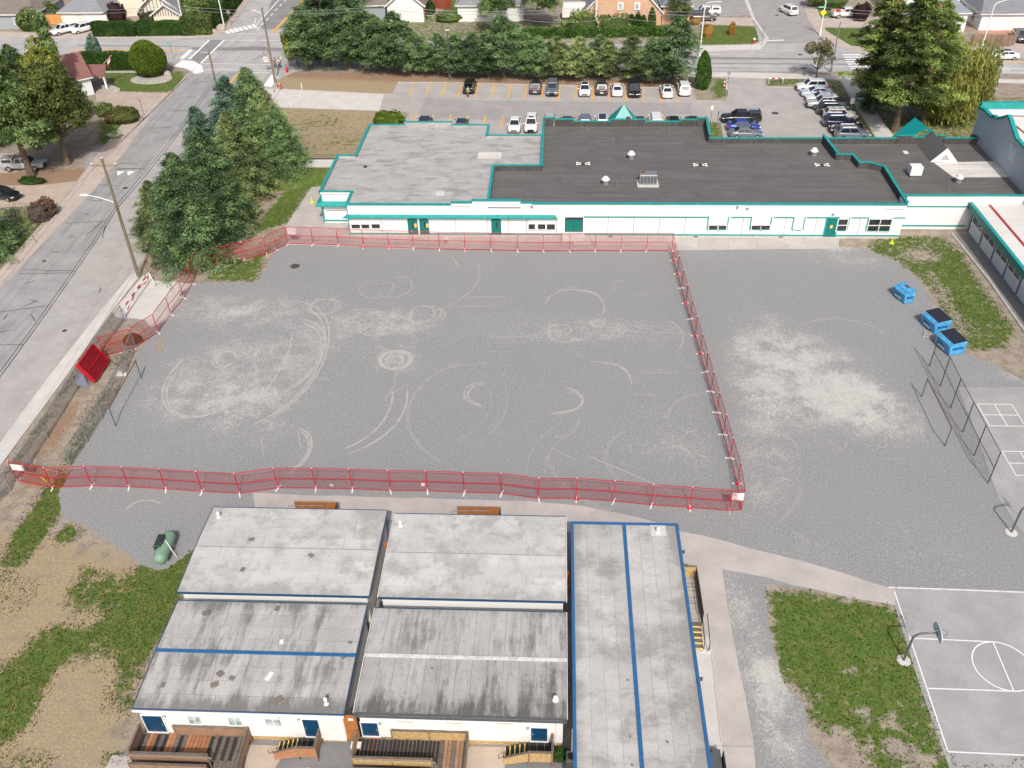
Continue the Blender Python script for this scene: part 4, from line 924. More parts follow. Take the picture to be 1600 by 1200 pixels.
# facade of the front pair
def fwin(parent, off, xa, xb, za, zb, yf, frame=m_white, glass=m_glasslight, panes=2, fw=.06, d=.06, name='window', blind=None):
    b = MB()
    b.bb(xa-fw, xb+fw, yf-d, yf+.02, zb, zb+fw); b.bb(xa-fw, xb+fw, yf-d-.01, yf+.02, za-fw, za)
    b.bb(xa-fw, xa, yf-d, yf+.02, za, zb); b.bb(xb, xb+fw, yf-d, yf+.02, za, zb)
    for k in range(1, panes): x = xa+(xb-xa)*k/panes; b.bb(x-fw*.5, x+fw*.5, yf-d*.9, yf+.02, za, zb)
    w_ = b.build(name, frame, parent, off)
    for k in range(panes):
        x = xa+(xb-xa)*k/panes; x2 = xa+(xb-xa)*(k+1)/panes
        g = MB(); g.bb(x+(fw*.5 if k else 0), x2-(fw*.5 if k < panes-1 else 0), yf-d*.5, yf+.01, za, zb); g.build('pane', glass, w_)
        col.objects[-1]
        w_.children
    for c in w_.children: c.location = (-off[0], -off[1], -off[2])
    return w_
def fdoor(parent, off, xa, xb, za, zb, yf, mat, handle=1, frame=m_white, lamp=True, name='door'):
    b = MB(); b.bb(xa, xb, yf-.05, yf+.01, za, zb); d = b.build(name, mat, parent, off)
    hb = MB(); hx = xb-.1 if handle > 0 else xa+.1; hb.bb(hx-.03, hx+.03, yf-.12, yf-.051, (za+zb)/2-.1, (za+zb)/2+.06); h = hb.build('handle', m_chrome, d); h.location = (-off[0], -off[1], -off[2])
    b = MB(); b.bb(xa-.07, xa-.002, yf-.07, yf+.01, za, zb+.07); b.bb(xb+.002, xb+.07, yf-.07, yf+.01, za, zb+.07); b.bb(xa-.002, xb+.002, yf-.07, yf+.01, zb+.002, zb+.07); b.bb(xa-.07, xb+.07, yf-.12, yf+.01, za-.06, za-.002)
    b.build('door_frame', frame, parent, off)
    if lamp:
        x = xb+.2 if handle > 0 else xa-.2
        b = MB(); b.lathe((x, yf-.1, zb-.02), [(.04, .1), (.09, .06), (.09, 0), (.05, -.05)], 8); b.build('wall_lamp', m_galv, parent, off)
yB = 30.05+.22
def fx(px, py, Y): v = onY(px, py, Y); return v.x, v.z
for (a, c) in (((289, 1118), (316, 1131)), ((352, 1120), (379, 1133)), ((410, 1122), (441, 1134.5))):
    xa, zt = fx(*a, yB); xb, zb = fx(*c, yB); fwin(pB, offB, xa+.15, xb, zb, zt, yB)
for (a, c, h) in (((224, 1117), (260, 1146), 1), ((472, 1123), (502, 1152), -1)):
    xa = fx(a[0]+4, (a[1]+c[1])/2, yB)[0]; xb = fx(c[0]-2, (a[1]+c[1])/2, yB)[0]; zt = fx(*a, yB)[1]
    fdoor(pB, offB, xa, xb, .72, min(zt, 3.05), yB, m_bluedoor, h)
yD = 30.2+.22
for (a, c, h) in (((566, 1128), (593, 1157), 1), ((829, 1136), (856, 1163), -1)):
    xa = fx(a[0]+1, (a[1]+c[1])/2, yD)[0]; xb = fx(c[0]-1, (a[1]+c[1])/2, yD)[0]; zt = fx(*a, yD)[1]
    fdoor(pD, offD, xa, xb, .72, min(zt, 3.05), yD, m_bluedoor, h)
for (a, c) in (((622, 1127), (648, 1142)), ((697, 1129), (723, 1145)), ((775, 1130), (800, 1150))):
    xa, zt = fx(*a, yD); xb, zb = fx(*c, yD); b = MB(); b.bb(xa, xb, yD-.025, yD+.01, zb, zt); b.build('window_cover', m_panelw, pD, offD)
    b = MB(); b.bb(xa, xb, yD-.05, yD+.01, zt+.002, zt+.05); b.build('window_hood', plain('hood_grey', srgb(180, 178, 174)), pD, offD)
b = MB(); b.tube([(-.9-2.4, yD-.05, 3.25), (-1.9, yD-.05, 3.25), (-1.8, yD-.05, 3.1), (-1.8, yD-.05, 2.6)], .025, 5); b.build('conduit', m_galv, pD, offD)
b = MB(); b.tube([(.35, yD-.05, 3.3), (.35, yD-.05, .3)], .035, 5); b.build('downpipe', m_white, pD, offD)
b = MB(); b.tube([(-16.8, yB-.05, 3.3), (-16.6, yB-.05, 3.25), (-16.4, yB-.05, 2.6)], .03, 5); b.build('conduit', m_galv, pB, offB)
b = MB(); b.bb(-14.0, -12.55, yB-.06, yB+.01, .35, 3.3); b.build('side_panel', m_panelw, pB, offB)
for X0, X1, yy, z_, of, pa in ((-25.2, -12.3, 30.0, 3.42, offB, pB), (-11.75, 1.0, 30.1, 3.42, offD, pD)):
    b = MB(); b.bb(X0, X1, yy-.13, yy-.0, z_-.1, z_-.02); g = b.build('gutter', m_white if pa is pB else m_steelgrey, pa, of)
# gate between the two front portables
gt = thing('plywood_gate', (-12.0, 30.3, 0), 'brown plywood gate with a white notice closing the gap between the classrooms', 'gate')
b = MB(); b.bb(-.52, .3, -.03, .03, .35, 3.0); b.build('panel', m_ply, gt); b = MB(); b.bb(-.2, .12, -.045, -.031, 2.5, 2.72); b.build('notice', m_white, gt)
o = MB().bevbox((-11.85, 29.75, .4), (.62, .4, .8), .03).build('utility_box', m_panelw); tag(o, 'pale utility box standing below the plywood gate', 'utility box')
ac = thing('heat_pump', (1.05+.25, 29.3, 0), 'grey heat pump with a dark fan between the classrooms', 'heat pump')
b = MB(); b.bevbox((0, 0, .5), (.6, .7, 1.0), .03); b.build('casing', m_galv, ac); b = MB(); b.lathe((0, 0, 1.0), [(.24, 0), (.24, .02), (.05, .03)], 12); b.build('fan', m_dark, ac)
# timber ramps and landings
def rail_panel(parent, a, b_, z0, z1, mat, t=.06, cap=m_woodgrey, posts=None, za=None):
    m = MB(); m.beam((a[0], a[1], (z0+z1)/2), (b_[0], b_[1], (z0+z1)/2), t, z1-z0); m.build('rail_board', mat, parent)
    m = MB(); m.beam((a[0], a[1], z1+.035), (b_[0], b_[1], z1+.035), .14, .05); m.build('rail_cap', cap, parent)
    L = math.hypot(b_[0]-a[0], b_[1]-a[1]); n = max(1, int(L/1.8))
    for k in range(n+1):
        m = MB(); x, y = a[0]+(b_[0]-a[0])*k/n, a[1]+(b_[1]-a[1])*k/n; m.bb(x-.05, x+.05, y-.05, y+.05, 0, z1+.07); m.build('post', m_wood, parent)
def deck(label, X0, X1, Yw, wood, panelm, newboards, seed, z=.62, xdoor=1.2, depth=3.3):
    t = thing('timber_ramp', ((X0+X1)/2, Yw-1.5, 0), label, 'ramp'); ox, oy = (X0+X1)/2, Yw-1.5
    x0, x1, yw = X0-ox, X1-ox, Yw-oy-.06; r = random.Random(seed)
    n = int((x1-x0)/.235)
    for k in range(n):
        xa = x0+(x1-x0)*k/n; m = MB(); m.bb(xa+.012, xa+(x1-x0)/n-.012, yw-1.75 if xa < x1-1.9 else yw-depth, yw, z-.04, z+r.uniform(-.004, .004))
        m.build('deck_board', m_woodnew if k in newboards else (wood if k % 3 else m_woodgrey), t)
        if k % 2 == 0 and k not in newboards and seed == 1 or (seed == 2 and k < n*.72):
            m = MB(); m.bb(xa+.03, xa+(x1-x0)/n-.03, yw-1.7, yw-.15, z+.004, z+.012); m.build('grip_strip', m_grit, t)
    m = MB(); m.bb(x0, x1, yw-depth, yw-1.8, .02, .2); 
    rail_panel(t, (x0, yw-1.8), (x0, yw-.02), z, z+.95, panelm)
    rail_panel(t, (x0+xdoor+.9, yw-.03), (x1-.06, yw-.03), z, z+.85, panelm)
    rail_panel(t, (x1, yw-depth), (x1, yw-.1), z, z+.95, panelm)
    rail_panel(t, (x0, yw-1.85), (x1-2.0, yw-1.85), z, z+.85, panelm)
    rail_panel(t, (x0+.1, yw-2.0-.35), (x1-2.0, yw-2.0-.35), .3, z+.5, panelm)
    for ya in (yw-1.93,):
        m = MB(); m.tube([(x0+.05, ya, z+.72), (x1-1.9, ya, z+.72), (x1-1.75, ya, z+.62), (x1-1.9, ya, z+.5)], .03, 6); m.build('grab_rail', m_galv, t)
    # return ramp slab
    nb = int((x1-2.0-x0)/.235)
    for k in range(nb):
        xa = x0+k*.235; zz = .1+(z-.1)*k/nb; m = MB(); m.bb(xa+.01, xa+.225, yw-depth-.6, yw-2.45, zz-.04, zz); m.build('deck_board', wood, t)
    return t
deck('timber wheelchair ramp with orange and grey boards at the front left classroom', -25.35, -18.55, 30.27, m_woodgrey, m_wood, {2, 3, 7, 8, 12, 13, 14, 15, 16, 17}, 1)
deck('timber ramp with black grip strips at the front middle classroom', -11.8, -5.0, 30.42, m_wood, m_osb, {3, 4}, 2)
def stair_landing(label, xl, xr, Yw, z=.62, steps=5, panelm=m_osb):
    t = thing('entry_steps', (xr, Yw-.7, 0), label, 'steps'); w_ = xr-xl; yw = .64
    m = MB(); m.bb(-w_, 0, yw-1.15, yw, z-.06, z); m.build('landing', m_woodgrey, t)
    for k in range(3):
        m = MB(); m.bb(-w_+k*w_/3+.03, -w_+(k+1)*w_/3-.03, yw-1.1, yw-.05, z+.002, z+.012); m.build('grip_mat', m_grit, t)
    for k in range(steps):
        zz = z*(steps-k)/(steps+1); xa = -w_-.3*(k+1)
        m = MB(); m.bb(xa, xa+.3, yw-1.15, yw-.05, zz-.05, zz); m.build('tread', m_grit, t)
        m = MB(); m.bb(xa-.01, xa+.05, yw-1.15, yw-.05, zz+.001, zz+.02); m.build('nosing', m_yellowsolid, t)
    rail_panel(t, (-w_, yw-1.22), (0, yw-1.22), z-.1, z+.9, panelm)
    rail_panel(t, (.02, yw-1.2), (.02, yw-.02), z, z+.95, m_wood)
    m = MB(); a = (-w_-.05, yw-1.22, z+.9); b_ = (-w_-.3*steps, yw-1.22, .85); m.beam(a, b_, .1, .06); m.build('rail_cap', m_woodgrey, t)
    m = MB(); m.add([(-w_, yw-1.2, z-.1), (-w_-.3*steps, yw-1.2, .1), (-w_-.3*steps, yw-1.2, .75), (-w_, yw-1.2, z+.85), (-w_, yw-1.25, z-.1), (-w_-.3*steps, yw-1.25, .1), (-w_-.3*steps, yw-1.25, .75), (-w_, yw-1.25, z+.85)],
        [(3, 2, 1, 0), (4, 5, 6, 7), (0, 1, 5, 4), (2, 3, 7, 6), (1, 2, 6, 5), (3, 0, 4, 7)]); m.build('side_panel', panelm, t)
    m = MB(); m.tube([(-w_-.3*steps-.3, yw-1.1, .9), (-w_-.3*steps-.35, yw-1.1, .5), (-w_-.3*steps, yw-1.1, .8)], .025, 5); m.build('grab_rail', m_dark, t)
    m = MB(); m.bb(-.6, -.3, yw-2.0, yw-1.7, 0, .15); m.build('footing', m_conc, t)
stair_landing('small timber landing with yellow edged steps beside the white side panel', -15.3, -14.15, 30.27, panelm=m_woodnew)
stair_landing('small timber landing with yellow edged steps near the long classroom', -1.25, .15, 30.42)
# landing of the long classroom (east side)
t = thing('side_landing', (9.9, 42, 0), 'side landing with plywood end and five yellow edged steps on the long classroom', 'steps')
m = MB(); m.bb(-1.1, .42, -2.4, 1.6, .62, .7); m.build('deck', m_woodgrey, t)
for k in range(24):
    m = MB(); y = -2.4+k*4/24; m.bb(-1.09, .42, y+.01, y+4/24-.012, .702, .715); m.build('deck_board', m_pallet, t)
m = MB(); m.bb(-1.1, .5, 1.6, 1.65, .3, 1.75); m.build('end_panel', m_osb, t)
m = MB(); m.beam((-1.1, 1.66, 1.78), (.5, 1.66, 1.78), .14, .05); m.build('rail_cap', m_woodgrey, t)
for k in range(5):
    z = .7*(5-k)/6; y = -2.4-.36*(k+1); m = MB(); m.bb(-.9, .42, y, y+.36, z-.05, z); m.build('tread', m_woodgrey, t)
    m = MB(); m.bb(-.9, .42, y-.02, y+.09, z+.001, z+.03); m.build('nosing', m_yellowsolid, t)
m = MB(); m.bb(.46, .5, -2.4, 1.6, .3, 1.7); m.build('side_panel', plain('dark_boarding', srgb(58, 52, 48), .8), t)
m = MB(); m.tube([(.4, -2.3, 1.5), (.42, -4.2, .95), (.42, -4.2, .1)], .03, 6); m.tube([(.75, -2.3, 1.5), (.75, -4.3, .95), (.75, -4.3, .1)], .03, 6); m.tube([(.3, 1.5, 1.4), (.3, -2.3, 1.4)], .03, 6); m.build('handrail', m_dark, t)
for x in (.42, .78):
    m = MB(); m.bb(x-.12, x+.12, -4.4, -4.15, 0, .12); m.build('footing', m_conc, t)
t = thing('side_landing', (10.0, 29.2, 0), 'lower side steps of the long classroom beside the bend in the path', 'steps')
m = MB(); m.bb(-1.0, .3, -.2, 1.0, .05, .7); m.build('deck', m_steelgrey, t)
for k in range(5):
    z = .6*(5-k)/6; y = -.2-.34*(k+1); m = MB(); m.bb(-.9, .3, y, y+.34, z-.05, z); m.build('tread', m_grit, t)
    m = MB(); m.bb(-.9, .3, y-.02, y+.07, z+.001, z+.03); m.build('nosing', m_yellowsolid, t)
m = MB(); m.bb(.36, .42, -3.4, .6, .1, 1.2); m.build('side_panel', plain('dark_boarding', srgb(58, 52, 48), .8), t)
# plywood landings at the far side of the back pair
for (px0, px1, py, lb) in ((462, 528, 789, 'orange plywood landing behind the back left classroom'), (715, 782, 797, 'orange plywood landing behind the back middle classroom')):
    a, c = G(px0, py, .9), G(px1, py, .9)
    t = thing('plywood_landing', ((a.x+c.x)/2, G(px0, py-5, 1.45).y-.47, 0), lb, 'landing'); L = c.x-a.x
    m = MB(); m.bb(-L/2, L/2, .45, .5, .05, 1.45); m.build('back_panel', m_ply, t)
    m = MB(); m.beam((-L/2, .47, 1.48), (L/2, .47, 1.48), .12, .05); m.build('rail_cap', m_wood, t)
    m = MB(); m.bb(-L/2, L/2, -.6, .44, .6, .68); m.build('deck', m_wood, t)
    m = MB(); m.bb(L/2, L/2+.05, -.6, .5, .05, 1.45); m.build('end_panel', m_dark, t)
    m = MB(); m.tube([(-L/2-.4, .2, .8), (-L/2-.4, .2, 1.3), (L/2-.9, .2, 1.35)], .03, 6); m.tube([(-L/2-.4, .35, .8), (-L/2-.4, .2, .8)], .03, 6); m.build('grab_rail', m_galv, t)
m = MB(); m.bb(-12.15, -11.85, 44.0, 44.05, .1, 3.2); tag(m.build('plywood_board', m_ply), 'plywood board closing the gap behind the back classrooms', 'board')
m = MB(); m.bb(1.08, 1.3, 42.0, 42.06, .1, 2.8); tag(m.build('plywood_board', m_ply), 'plywood board in the dark gap beside the long classroom', 'board')

# ------------------------------------------------------------------ SCHOOL
oS = (5., 108., 0.); school = thing('school_building', oS, 'low white school building with teal trim, grey and charcoal roofs', 'school')
def sp(name, mb, mat): return mb.build(name, mat, school, oS)
WEST = [(-24.7, 96.11), (-8.0, 96.11), (-8.0, 106.7), (-1.9, 106.7), (-1.9, 116.9), (-9.5, 116.9), (-9.5, 120.6), (-26.2, 120.7), (-26.2, 110.2), (-28.6, 110.1), (-28.6, 99.5), (-24.7, 99.5)]
MIDL = [(-8.0, 96.2), (40.2, 96.1), (40.4, 106.2), (38.8, 107.3), (37.6, 107.3), (37.5, 109.8), (35.4, 109.8), (35.1, 115.4), (20.2, 115.4), (20.5, 121.3), (-1.9, 121.3), (-1.9, 106.7), (-8, 106.7)]
EAST = [(40.9, 98.4), (55.0, 98.4), (55.0, 115.2), (35.3, 115.4), (35.6, 110.0), (37.7, 109.9), (37.9, 107.5), (39.0, 107.4), (40.6, 106.3)]
def inset(p, d=.05):
    c = Vector((sum(q[0] for q in p)/len(p), sum(q[1] for q in p)/len(p))); return p
sp('wall', MB().prism(WEST, .02, 3.9), m_wallw)
b = MB(); b.prism([(x, y) for x, y in WEST], 3.902, 3.95); sp('grey_roof', b, m_school1)
sp('wall', MB().prism(MIDL, .02, 3.7), m_wallw)
b = MB(); b.prism(MIDL, 3.702, 3.75); sp('charcoal_roof', b, m_school2)
sp('wall', MB().prism(EAST, .02, 3.6), m_wallw)
b = MB(); b.prism(EAST, 3.602, 3.65); sp('charcoal_roof', b, m_school2)
def parapet(a, c, z0, z1, inner=m_schoolpar, t=.28, outw=True, cap=.34, name='parapet', mat=None, capm=m_teal):
    """upstand wall plus teal coping between two footprint points"""
    a, c = Vector(a), Vector(c)
    m = MB(); m.beam((a.x, a.y, (z0+z1)/2), (c.x, c.y, (z0+z1)/2), t, z1-z0); sp(name, m, mat or inner)
    d = (c-a).normalized()*cap/2
    m = MB(); m.beam((a.x-d.x, a.y-d.y, z1+.04), (c.x+d.x, c.y+d.y, z1+.04), cap, .09+rnd.uniform(-.004, .004)); sp('coping', m, capm)
def fparapet(x0, x1, y, z0, z1, side=-1):
    """front facade strip: white outside"""
    m = MB(); m.bb(x0, x1, y-.025, y+.14, z0-.01, z1); sp('front_band', m, m_wallw)
    m = MB(); m.bb(x0, x1, y+.141, y+.26, z0, z1-.003); sp('upstand', m, m_schoolpar)
    m = MB(); m.bb(x0-.04, x1+.04, y-.14+rnd.uniform(-.003, .003), y+.3, z1, z1+.1+rnd.uniform(-.004, .004)); sp('coping', m, m_teal)
# west (grey) part: outline copings
for a, c, z in (((-24.7, 99.5), (-28.6, 99.5), 4.2), ((-28.6, 99.5), (-28.6, 110.2), 4.2), ((-28.6, 110.2), (-26.2, 110.2), 4.22), ((-26.2, 110.2), (-26.2, 120.7), 4.2), ((-26.2, 120.7), (-21.3, 120.7), 4.22), ((-21.2, 120.7), (-14.7, 120.7), 4.62), ((-14.6, 120.6), (-9.6, 120.6), 4.22),
                ((-9.5, 120.6), (-9.5, 116.9), 4.2), ((-9.5, 116.9), (-1.9, 116.9), 4.22), ((-24.7, 99.5), (-24.7, 96.6), 4.2)):
    parapet(a, c, 3.9, z, m_wallw if a[1] < 100 and c[1] < 100 else m_school1)
fparapet(-24.7, -12.35, 96.13, 3.9, 4.15); fparapet(-12.35, -9.85, 96.135, 3.9, 4.42); fparapet(-9.85, -4.15, 96.13, 3.88, 4.7); fparapet(-4.15, -2.8, 96.135, 3.7, 4.42)
# middle (charcoal) part
parapet((-8, 96.6), (-8, 106.7), 3.7, 4.4, m_schoolpar); parapet((-8, 106.7), (-1.9, 106.7), 3.7, 4.42, m_schoolpar); parapet((-1.9, 106.7), (-1.9, 121.3), 3.7, 4.5, m_schoolpar)
for x0, x1, z in ((-1.9, -.5, 4.95), (-.4, 2.2, 4.75), (2.3, 7.4, 4.45), (7.5, 12.1, 4.7), (12.2, 16.9, 4.4), (17.0, 19.2, 4.65), (19.3, 20.5, 4.9)):
    parapet((x0, 121.3), (x1, 121.3), 3.7, z)
parapet((20.5, 121.2), (20.2, 115.4), 3.7, 4.9); parapet((20.3, 115.4), (35.0, 115.4), 3.7, 4.4)
fparapet(-2.8, 40.2, 96.13, 3.7, 4.3)
DIV = [(35.1, 115.6), (35.5, 109.9), (37.5, 109.9), (37.7, 107.4), (38.9, 107.4), (40.4, 106.3), (40.2, 96.3)]
for i, (a, c) in enumerate(zip(DIV, DIV[1:])): parapet(a, c, 3.6, 4.75 if i == 0 else 4.5+.02*(i % 2), t=.22)
m = MB(); m.bb(40.06, 40.22, 96.1, 98.35, .3, 4.35); sp('end_wall', m, m_wallw)
# east part
m = MB(); m.bb(40.9, 55.0, 98.38, 98.55, 3.6, 4.35); sp('front_band', m, m_wallw)
m = MB(); m.bb(40.3, 55.0, 98.28, 98.66, 4.35, 4.46); sp('coping', m, m_teal)
for x0, x1, z in ((35.3, 44.5, 4.4), (44.6, 46.5, 4.75), (46.5, 49.4, 4.5), (49.4, 50.6, 4.75), (50.7, 55.0, 4.4)): parapet((x0, 115.4), (x1, 115.4), 3.6, z)
# pyramid and gables
def pyramid(c, hx, hy, z0, z1, name, mat):
    m = MB(); m.add([(c[0]-hx, c[1]-hy, z0), (c[0]+hx, c[1]-hy, z0), (c[0]+hx, c[1]+hy, z0), (c[0]-hx, c[1]+hy, z0), (c[0], c[1], z1)], [(0, 1, 4), (1, 2, 4), (2, 3, 4), (3, 0, 4), (3, 2, 1, 0)]); sp(name, m, mat)
pyramid((9.3, 124.0), 2.0, 2.0, 3.2, 5.9, 'teal_pyramid_roof', m_tealroof)
m = MB(); m.bb(9.5, 10.1, 121.1, 121.35, 4.4, 5.1); sp('upstand', m, m_schoolpar)
g0, g1 = onY(1452, 252, 102.5), onY(1495, 253, 102.5)
# dormer: ridge runs away from the white triangular end
dz = 3.65; xl, xr = G(1453, 252, dz).x, G(1494, 252, dz).x; yf = G(1473, 253, dz).y; xm = (xl+xr)/2; zt = onY(1478, 232, yf).z; yb_ = 115.6
m = MB(); m.add([(xl, yf, dz), (xm, yf, zt), (xm, yb_, zt), (xl, yb_, dz)], [(0, 1, 2, 3)]); m.add([(xm, yf, zt), (xr, yf, dz), (xr, yb_, dz), (xm, yb_, zt)], [(0, 1, 2, 3)]); sp('dormer_roof', m, m_school2)
m = MB(); o_ = .42
tri = lambda s, y: [(xl+(xm-xl)*(1-s), y, dz+.02+(zt-dz)*(1-s)*.28*0), (xr-(xr-xm)*(1-s), y, dz+.02), (xm, y, dz+(zt-dz)*s)]
A = [(xl-.1, yf-.08, dz), (xr+.1, yf-.08, dz), (xm, yf-.08, zt+.08)]; B = [(xl+1.05, yf-.08, dz+.3), (xr-1.05, yf-.08, dz+.3), (xm, yf-.08, dz+(zt-dz)*.58)]
m.add(A+B, [(0, 1, 4, 3), (1, 2, 5, 4), (2, 0, 3, 5)]); sp('dormer_face', m, m_white)
m = MB(); m.add([(B[0][0], yf-.02, B[0][2]), (B[1][0], yf-.02, B[1][2]), (xm, yf-.02, B[2][2])], [(0, 1, 2)]); sp('dormer_vent', m, plain('vent_grey', srgb(170, 170, 166)))
m = MB(); m.beam((xl, yb_, dz+.2), (xm, yb_, zt+.1), .3, .12); m.beam((xm, yb_, zt+.1), (xr, yb_, dz+.2), .3, .12); sp('coping', m, m_teal)
# teal gable canopy beyond the parapet
q0, q1, q2, q3 = onY(1394, 214, 121.0), onY(1428, 183, 121.0), onY(1447, 203, 116.2), onY(1420, 215, 116.2)
a0 = G(1393, 214, 3.4); r0 = G(1430, 183, 5.6); r1 = G(1452, 206, 5.6); r1.y = 115.8; a1 = Vector((a0.x+.2, r1.y, 3.4))
m = MB(); m.slab(a0, a1, r1, r0, .12); m.slab(r0, r1, (2*r1.x-a1.x, r1.y, 3.4), (2*r0.x-a0.x, r0.y, 3.4), .12); sp('teal_gable_roof', m, m_tealroof)
m = MB(); 
for p in ((a0.x+.5, a0.y-.5), (2*r0.x-a0.x-.5, a0.y-.5)): m.bb(p[0]-.2, p[0]+.2, p[1]-.2, p[1]+.2, 0, 3.4)
sp('canopy_column', m, m_white)
# pale patch on the east roof
pp = [G(1459, 254, 3.66), G(1490, 277, 3.66), G(1582, 277, 3.66), G(1558, 252, 3.66)]
m = MB(); m.prism([(q.x, q.y) for q in pp], 3.651, 3.665); sp('pale_roof_patch', m, m_palepatch)
for (a, c) in (((1410, 235), (1421, 240)), ((748, 241), (783, 251)), ((682, 302), (694, 309))):
    p, q = G(a[0], a[1], 3.7), G(c[0], c[1], 3.7); zz = 3.951 if a[0] < 800 else 3.651
    m = MB(); m.bb(p.x, q.x, q.y, p.y, zz, zz+.012); sp('roof_patch', m, m_palepatch)
# facade trim, doors, windows on the front
YF = 96.1
def facade_z(px, py): return onY(px, py, YF).z
m = MB(); m.bb(-24.75, 40.25, YF-.06, YF+.1, .3, .46); sp('base_strip', m, m_teal)
m = MB(); m.bb(-24.7, 40.2, YF-.02, YF+.1, 0, .3); sp('plinth', m, plain('plinth_concrete', srgb(190, 184, 178), .9))
m = MB(); m.bb(40.9, 48.6, 98.3, 98.4, .45, .6); sp('base_strip', m, m_teal); m = MB(); m.bb(40.9, 48.6, 98.32, 98.4, 2.95, 3.07); sp('trim_strip', m, m_teal)
# teal canopy fins
m = MB(); m.add([(-25.3, 95.65, 2.72), (.2, 95.65, 2.72), (-.1, 96.12, 2.9), (-24.8, 96.12, 2.9), (-25.3, 95.65, 2.6), (.2, 95.65, 2.6), (-.1, 96.12, 2.6), (-24.8, 96.12, 2.6)], [(0, 1, 2, 3), (4, 7, 6, 5), (0, 4, 5, 1), (1, 5, 6, 2), (3, 7, 4, 0)]); sp('canopy', m, m_teal)
m = MB(); m.add([(-29.4, 98.9, 2.62), (-24.9, 98.9, 2.62), (-24.9, 99.45, 2.95), (-28.7, 99.45, 2.95), (-29.4, 98.9, 2.48), (-24.9, 98.9, 2.48), (-24.9, 99.45, 2.5), (-28.7, 99.45, 2.5)], [(0, 1, 2, 3), (4, 7, 6, 5), (0, 4, 5, 1), (3, 7, 4, 0), (1, 5, 6, 2)]); sp('canopy', m, m_teal)
m = MB(); m.add([(-29.3, 98.9, 2.6), (-28.62, 99.5, 2.95), (-28.62, 102.5, 2.95), (-29.3, 102.0, 2.6), (-29.3, 98.9, 2.46), (-28.62, 99.5, 2.5), (-28.62, 102.5, 2.5), (-29.3, 102, 2.46)], [(0, 1, 2, 3), (4, 7, 6, 5), (0, 4, 5, 1), (0, 3, 7, 4), (2, 6, 7, 3)]); sp('canopy', m, m_teal)
for x, y in ((-28.62, 99.45), (-24.75, 99.4), (-24.72, 96.2)):
    m = MB(); m.bb(x-.1, x+.12, y-.07, y+.12, .3, 4.18); sp('corner_post', m, m_teal)
m = MB(); m.bb(-28.6, -24.8, 99.4, 99.5, .3, .46); sp('base_strip', m, m_teal)
m = MB(); m.bb(-28.3, -24.9, 99.45, 99.5, 1.72, 1.77); sp('seam', m, m_steelgrey)
def swin(pxa, pya, pxb, pyb, panes, frame=m_white, glass=m_glass, two=False):
    xa, zt = fx(pxa, pya, YF); xb, zb = fx(pxb, pyb, YF); w_ = fwin(school, oS, xa, xb, zb, zt, YF, frame, glass, panes, fw=.09, d=.07)
    if two:
        m = MB(); zc = (zt+zb)/2; m.bb(xa, xb, YF-.075, YF+.01, zc-.05, zc+.05); q = m.build('transom_bar', frame, w_); q.location = (-oS[0], -oS[1], -oS[2])
def seamv(px, z0=.46, z1=2.6): 
    x = fx(px, 355, YF)[0]; m = MB(); m.bb(x-.025, x+.025, YF-.02, YF+.01, z0, z1); sp('panel_joint', m, plain('joint_line_grey', srgb(150, 148, 144)))
for px in (597, 712, 762, 795, 823, 870, 950, 990, 1030, 1070, 1160, 1226, 1274, 1342): seamv(px)
for x0, x1 in ((-20.9, -14.2),): pass
swin(549, 350.5, 563, 356.5, 1); swin(564.5, 350.5, 577.5, 356.5, 1); swin(580.5, 350, 594, 356.5, 1)
xa, xb = fx(713, 350, YF)[0], fx(761, 350, YF)[0]; m = MB(); m.bb(xa+.08, xb-.08, YF-.035, YF, 1.0, 2.5); sp('blank_panel', m, m_white)
for pa, pb in ((637.5, 653), (656, 670.5), (768, 783)):
    xa, xb = fx(pa, 355, YF)[0], fx(pb, 355, YF)[0]; m = MB(); m.bb(xa, xb, YF-.06, YF+.01, .3, 2.25); d = sp('door', m, m_tealdoor)
    q = MB(); q.bb(xa+.1, xb-.1, YF-.065, YF-.03, 2.3, 2.55); sp('transom_glass', q, m_glass)
    q = MB(); q.bb(xa+.55, xa+.7, YF-.07, YF-.055, 1.2, 2.0); k_ = q.build('glass_slot', m_glass, d); k_.location = (-oS[0], -oS[1], 0)
    if pa < 700:
        q = MB(); q.bb(xa+.78, xa+1.08, YF-.075, YF-.055, 1.25, 1.75); k_ = q.build('notice', m_yellowsolid, d); k_.location = (-oS[0], -oS[1], 0)
xa, xb = fx(653.3, 355, YF)[0], fx(655.7, 355, YF)[0]; m = MB(); m.bb(xa, xb, YF-.09, YF+.01, .3, 2.6); sp('door_post', m, m_white)
xa, xb = fx(824, 350, YF)[0], fx(870, 350, YF)[0]; m = MB(); m.bb(xa+.06, xb-.04, YF-.03, YF-.0, 1.05, 2.55); sp('window_panel', m, m_white)
swin(826, 350, 836, 358, 1); swin(840.5, 350, 852, 358, 1); swin(854.5, 350, 867, 358.5, 1)
# alcove with double doors
xa, xb = fx(883, 350, YF)[0], fx(911, 350, YF)[0]
m = MB(); m.bb(xa, xb, YF-.05, YF+.0, .75, 2.6); sp('alcove_side', m, m_dark)
for a, c in ((xa+.08, (xa+xb)/2-.03), ((xa+xb)/2+.03, xb-.08)):
    m = MB(); m.bb(a, c, YF-.08, YF-.051, .78, 2.35); sp('door', m, m_tealdoor)
m = MB(); m.bb(xa-.3, xb+.2, YF-1.3, YF-.062, 0, .5); sp('doorstep', m, m_conc); m = MB(); m.bb(xa+1.0, xb+.9, YF-1.75, YF-1.301, 0, .25); sp('doorstep', m, m_conc)
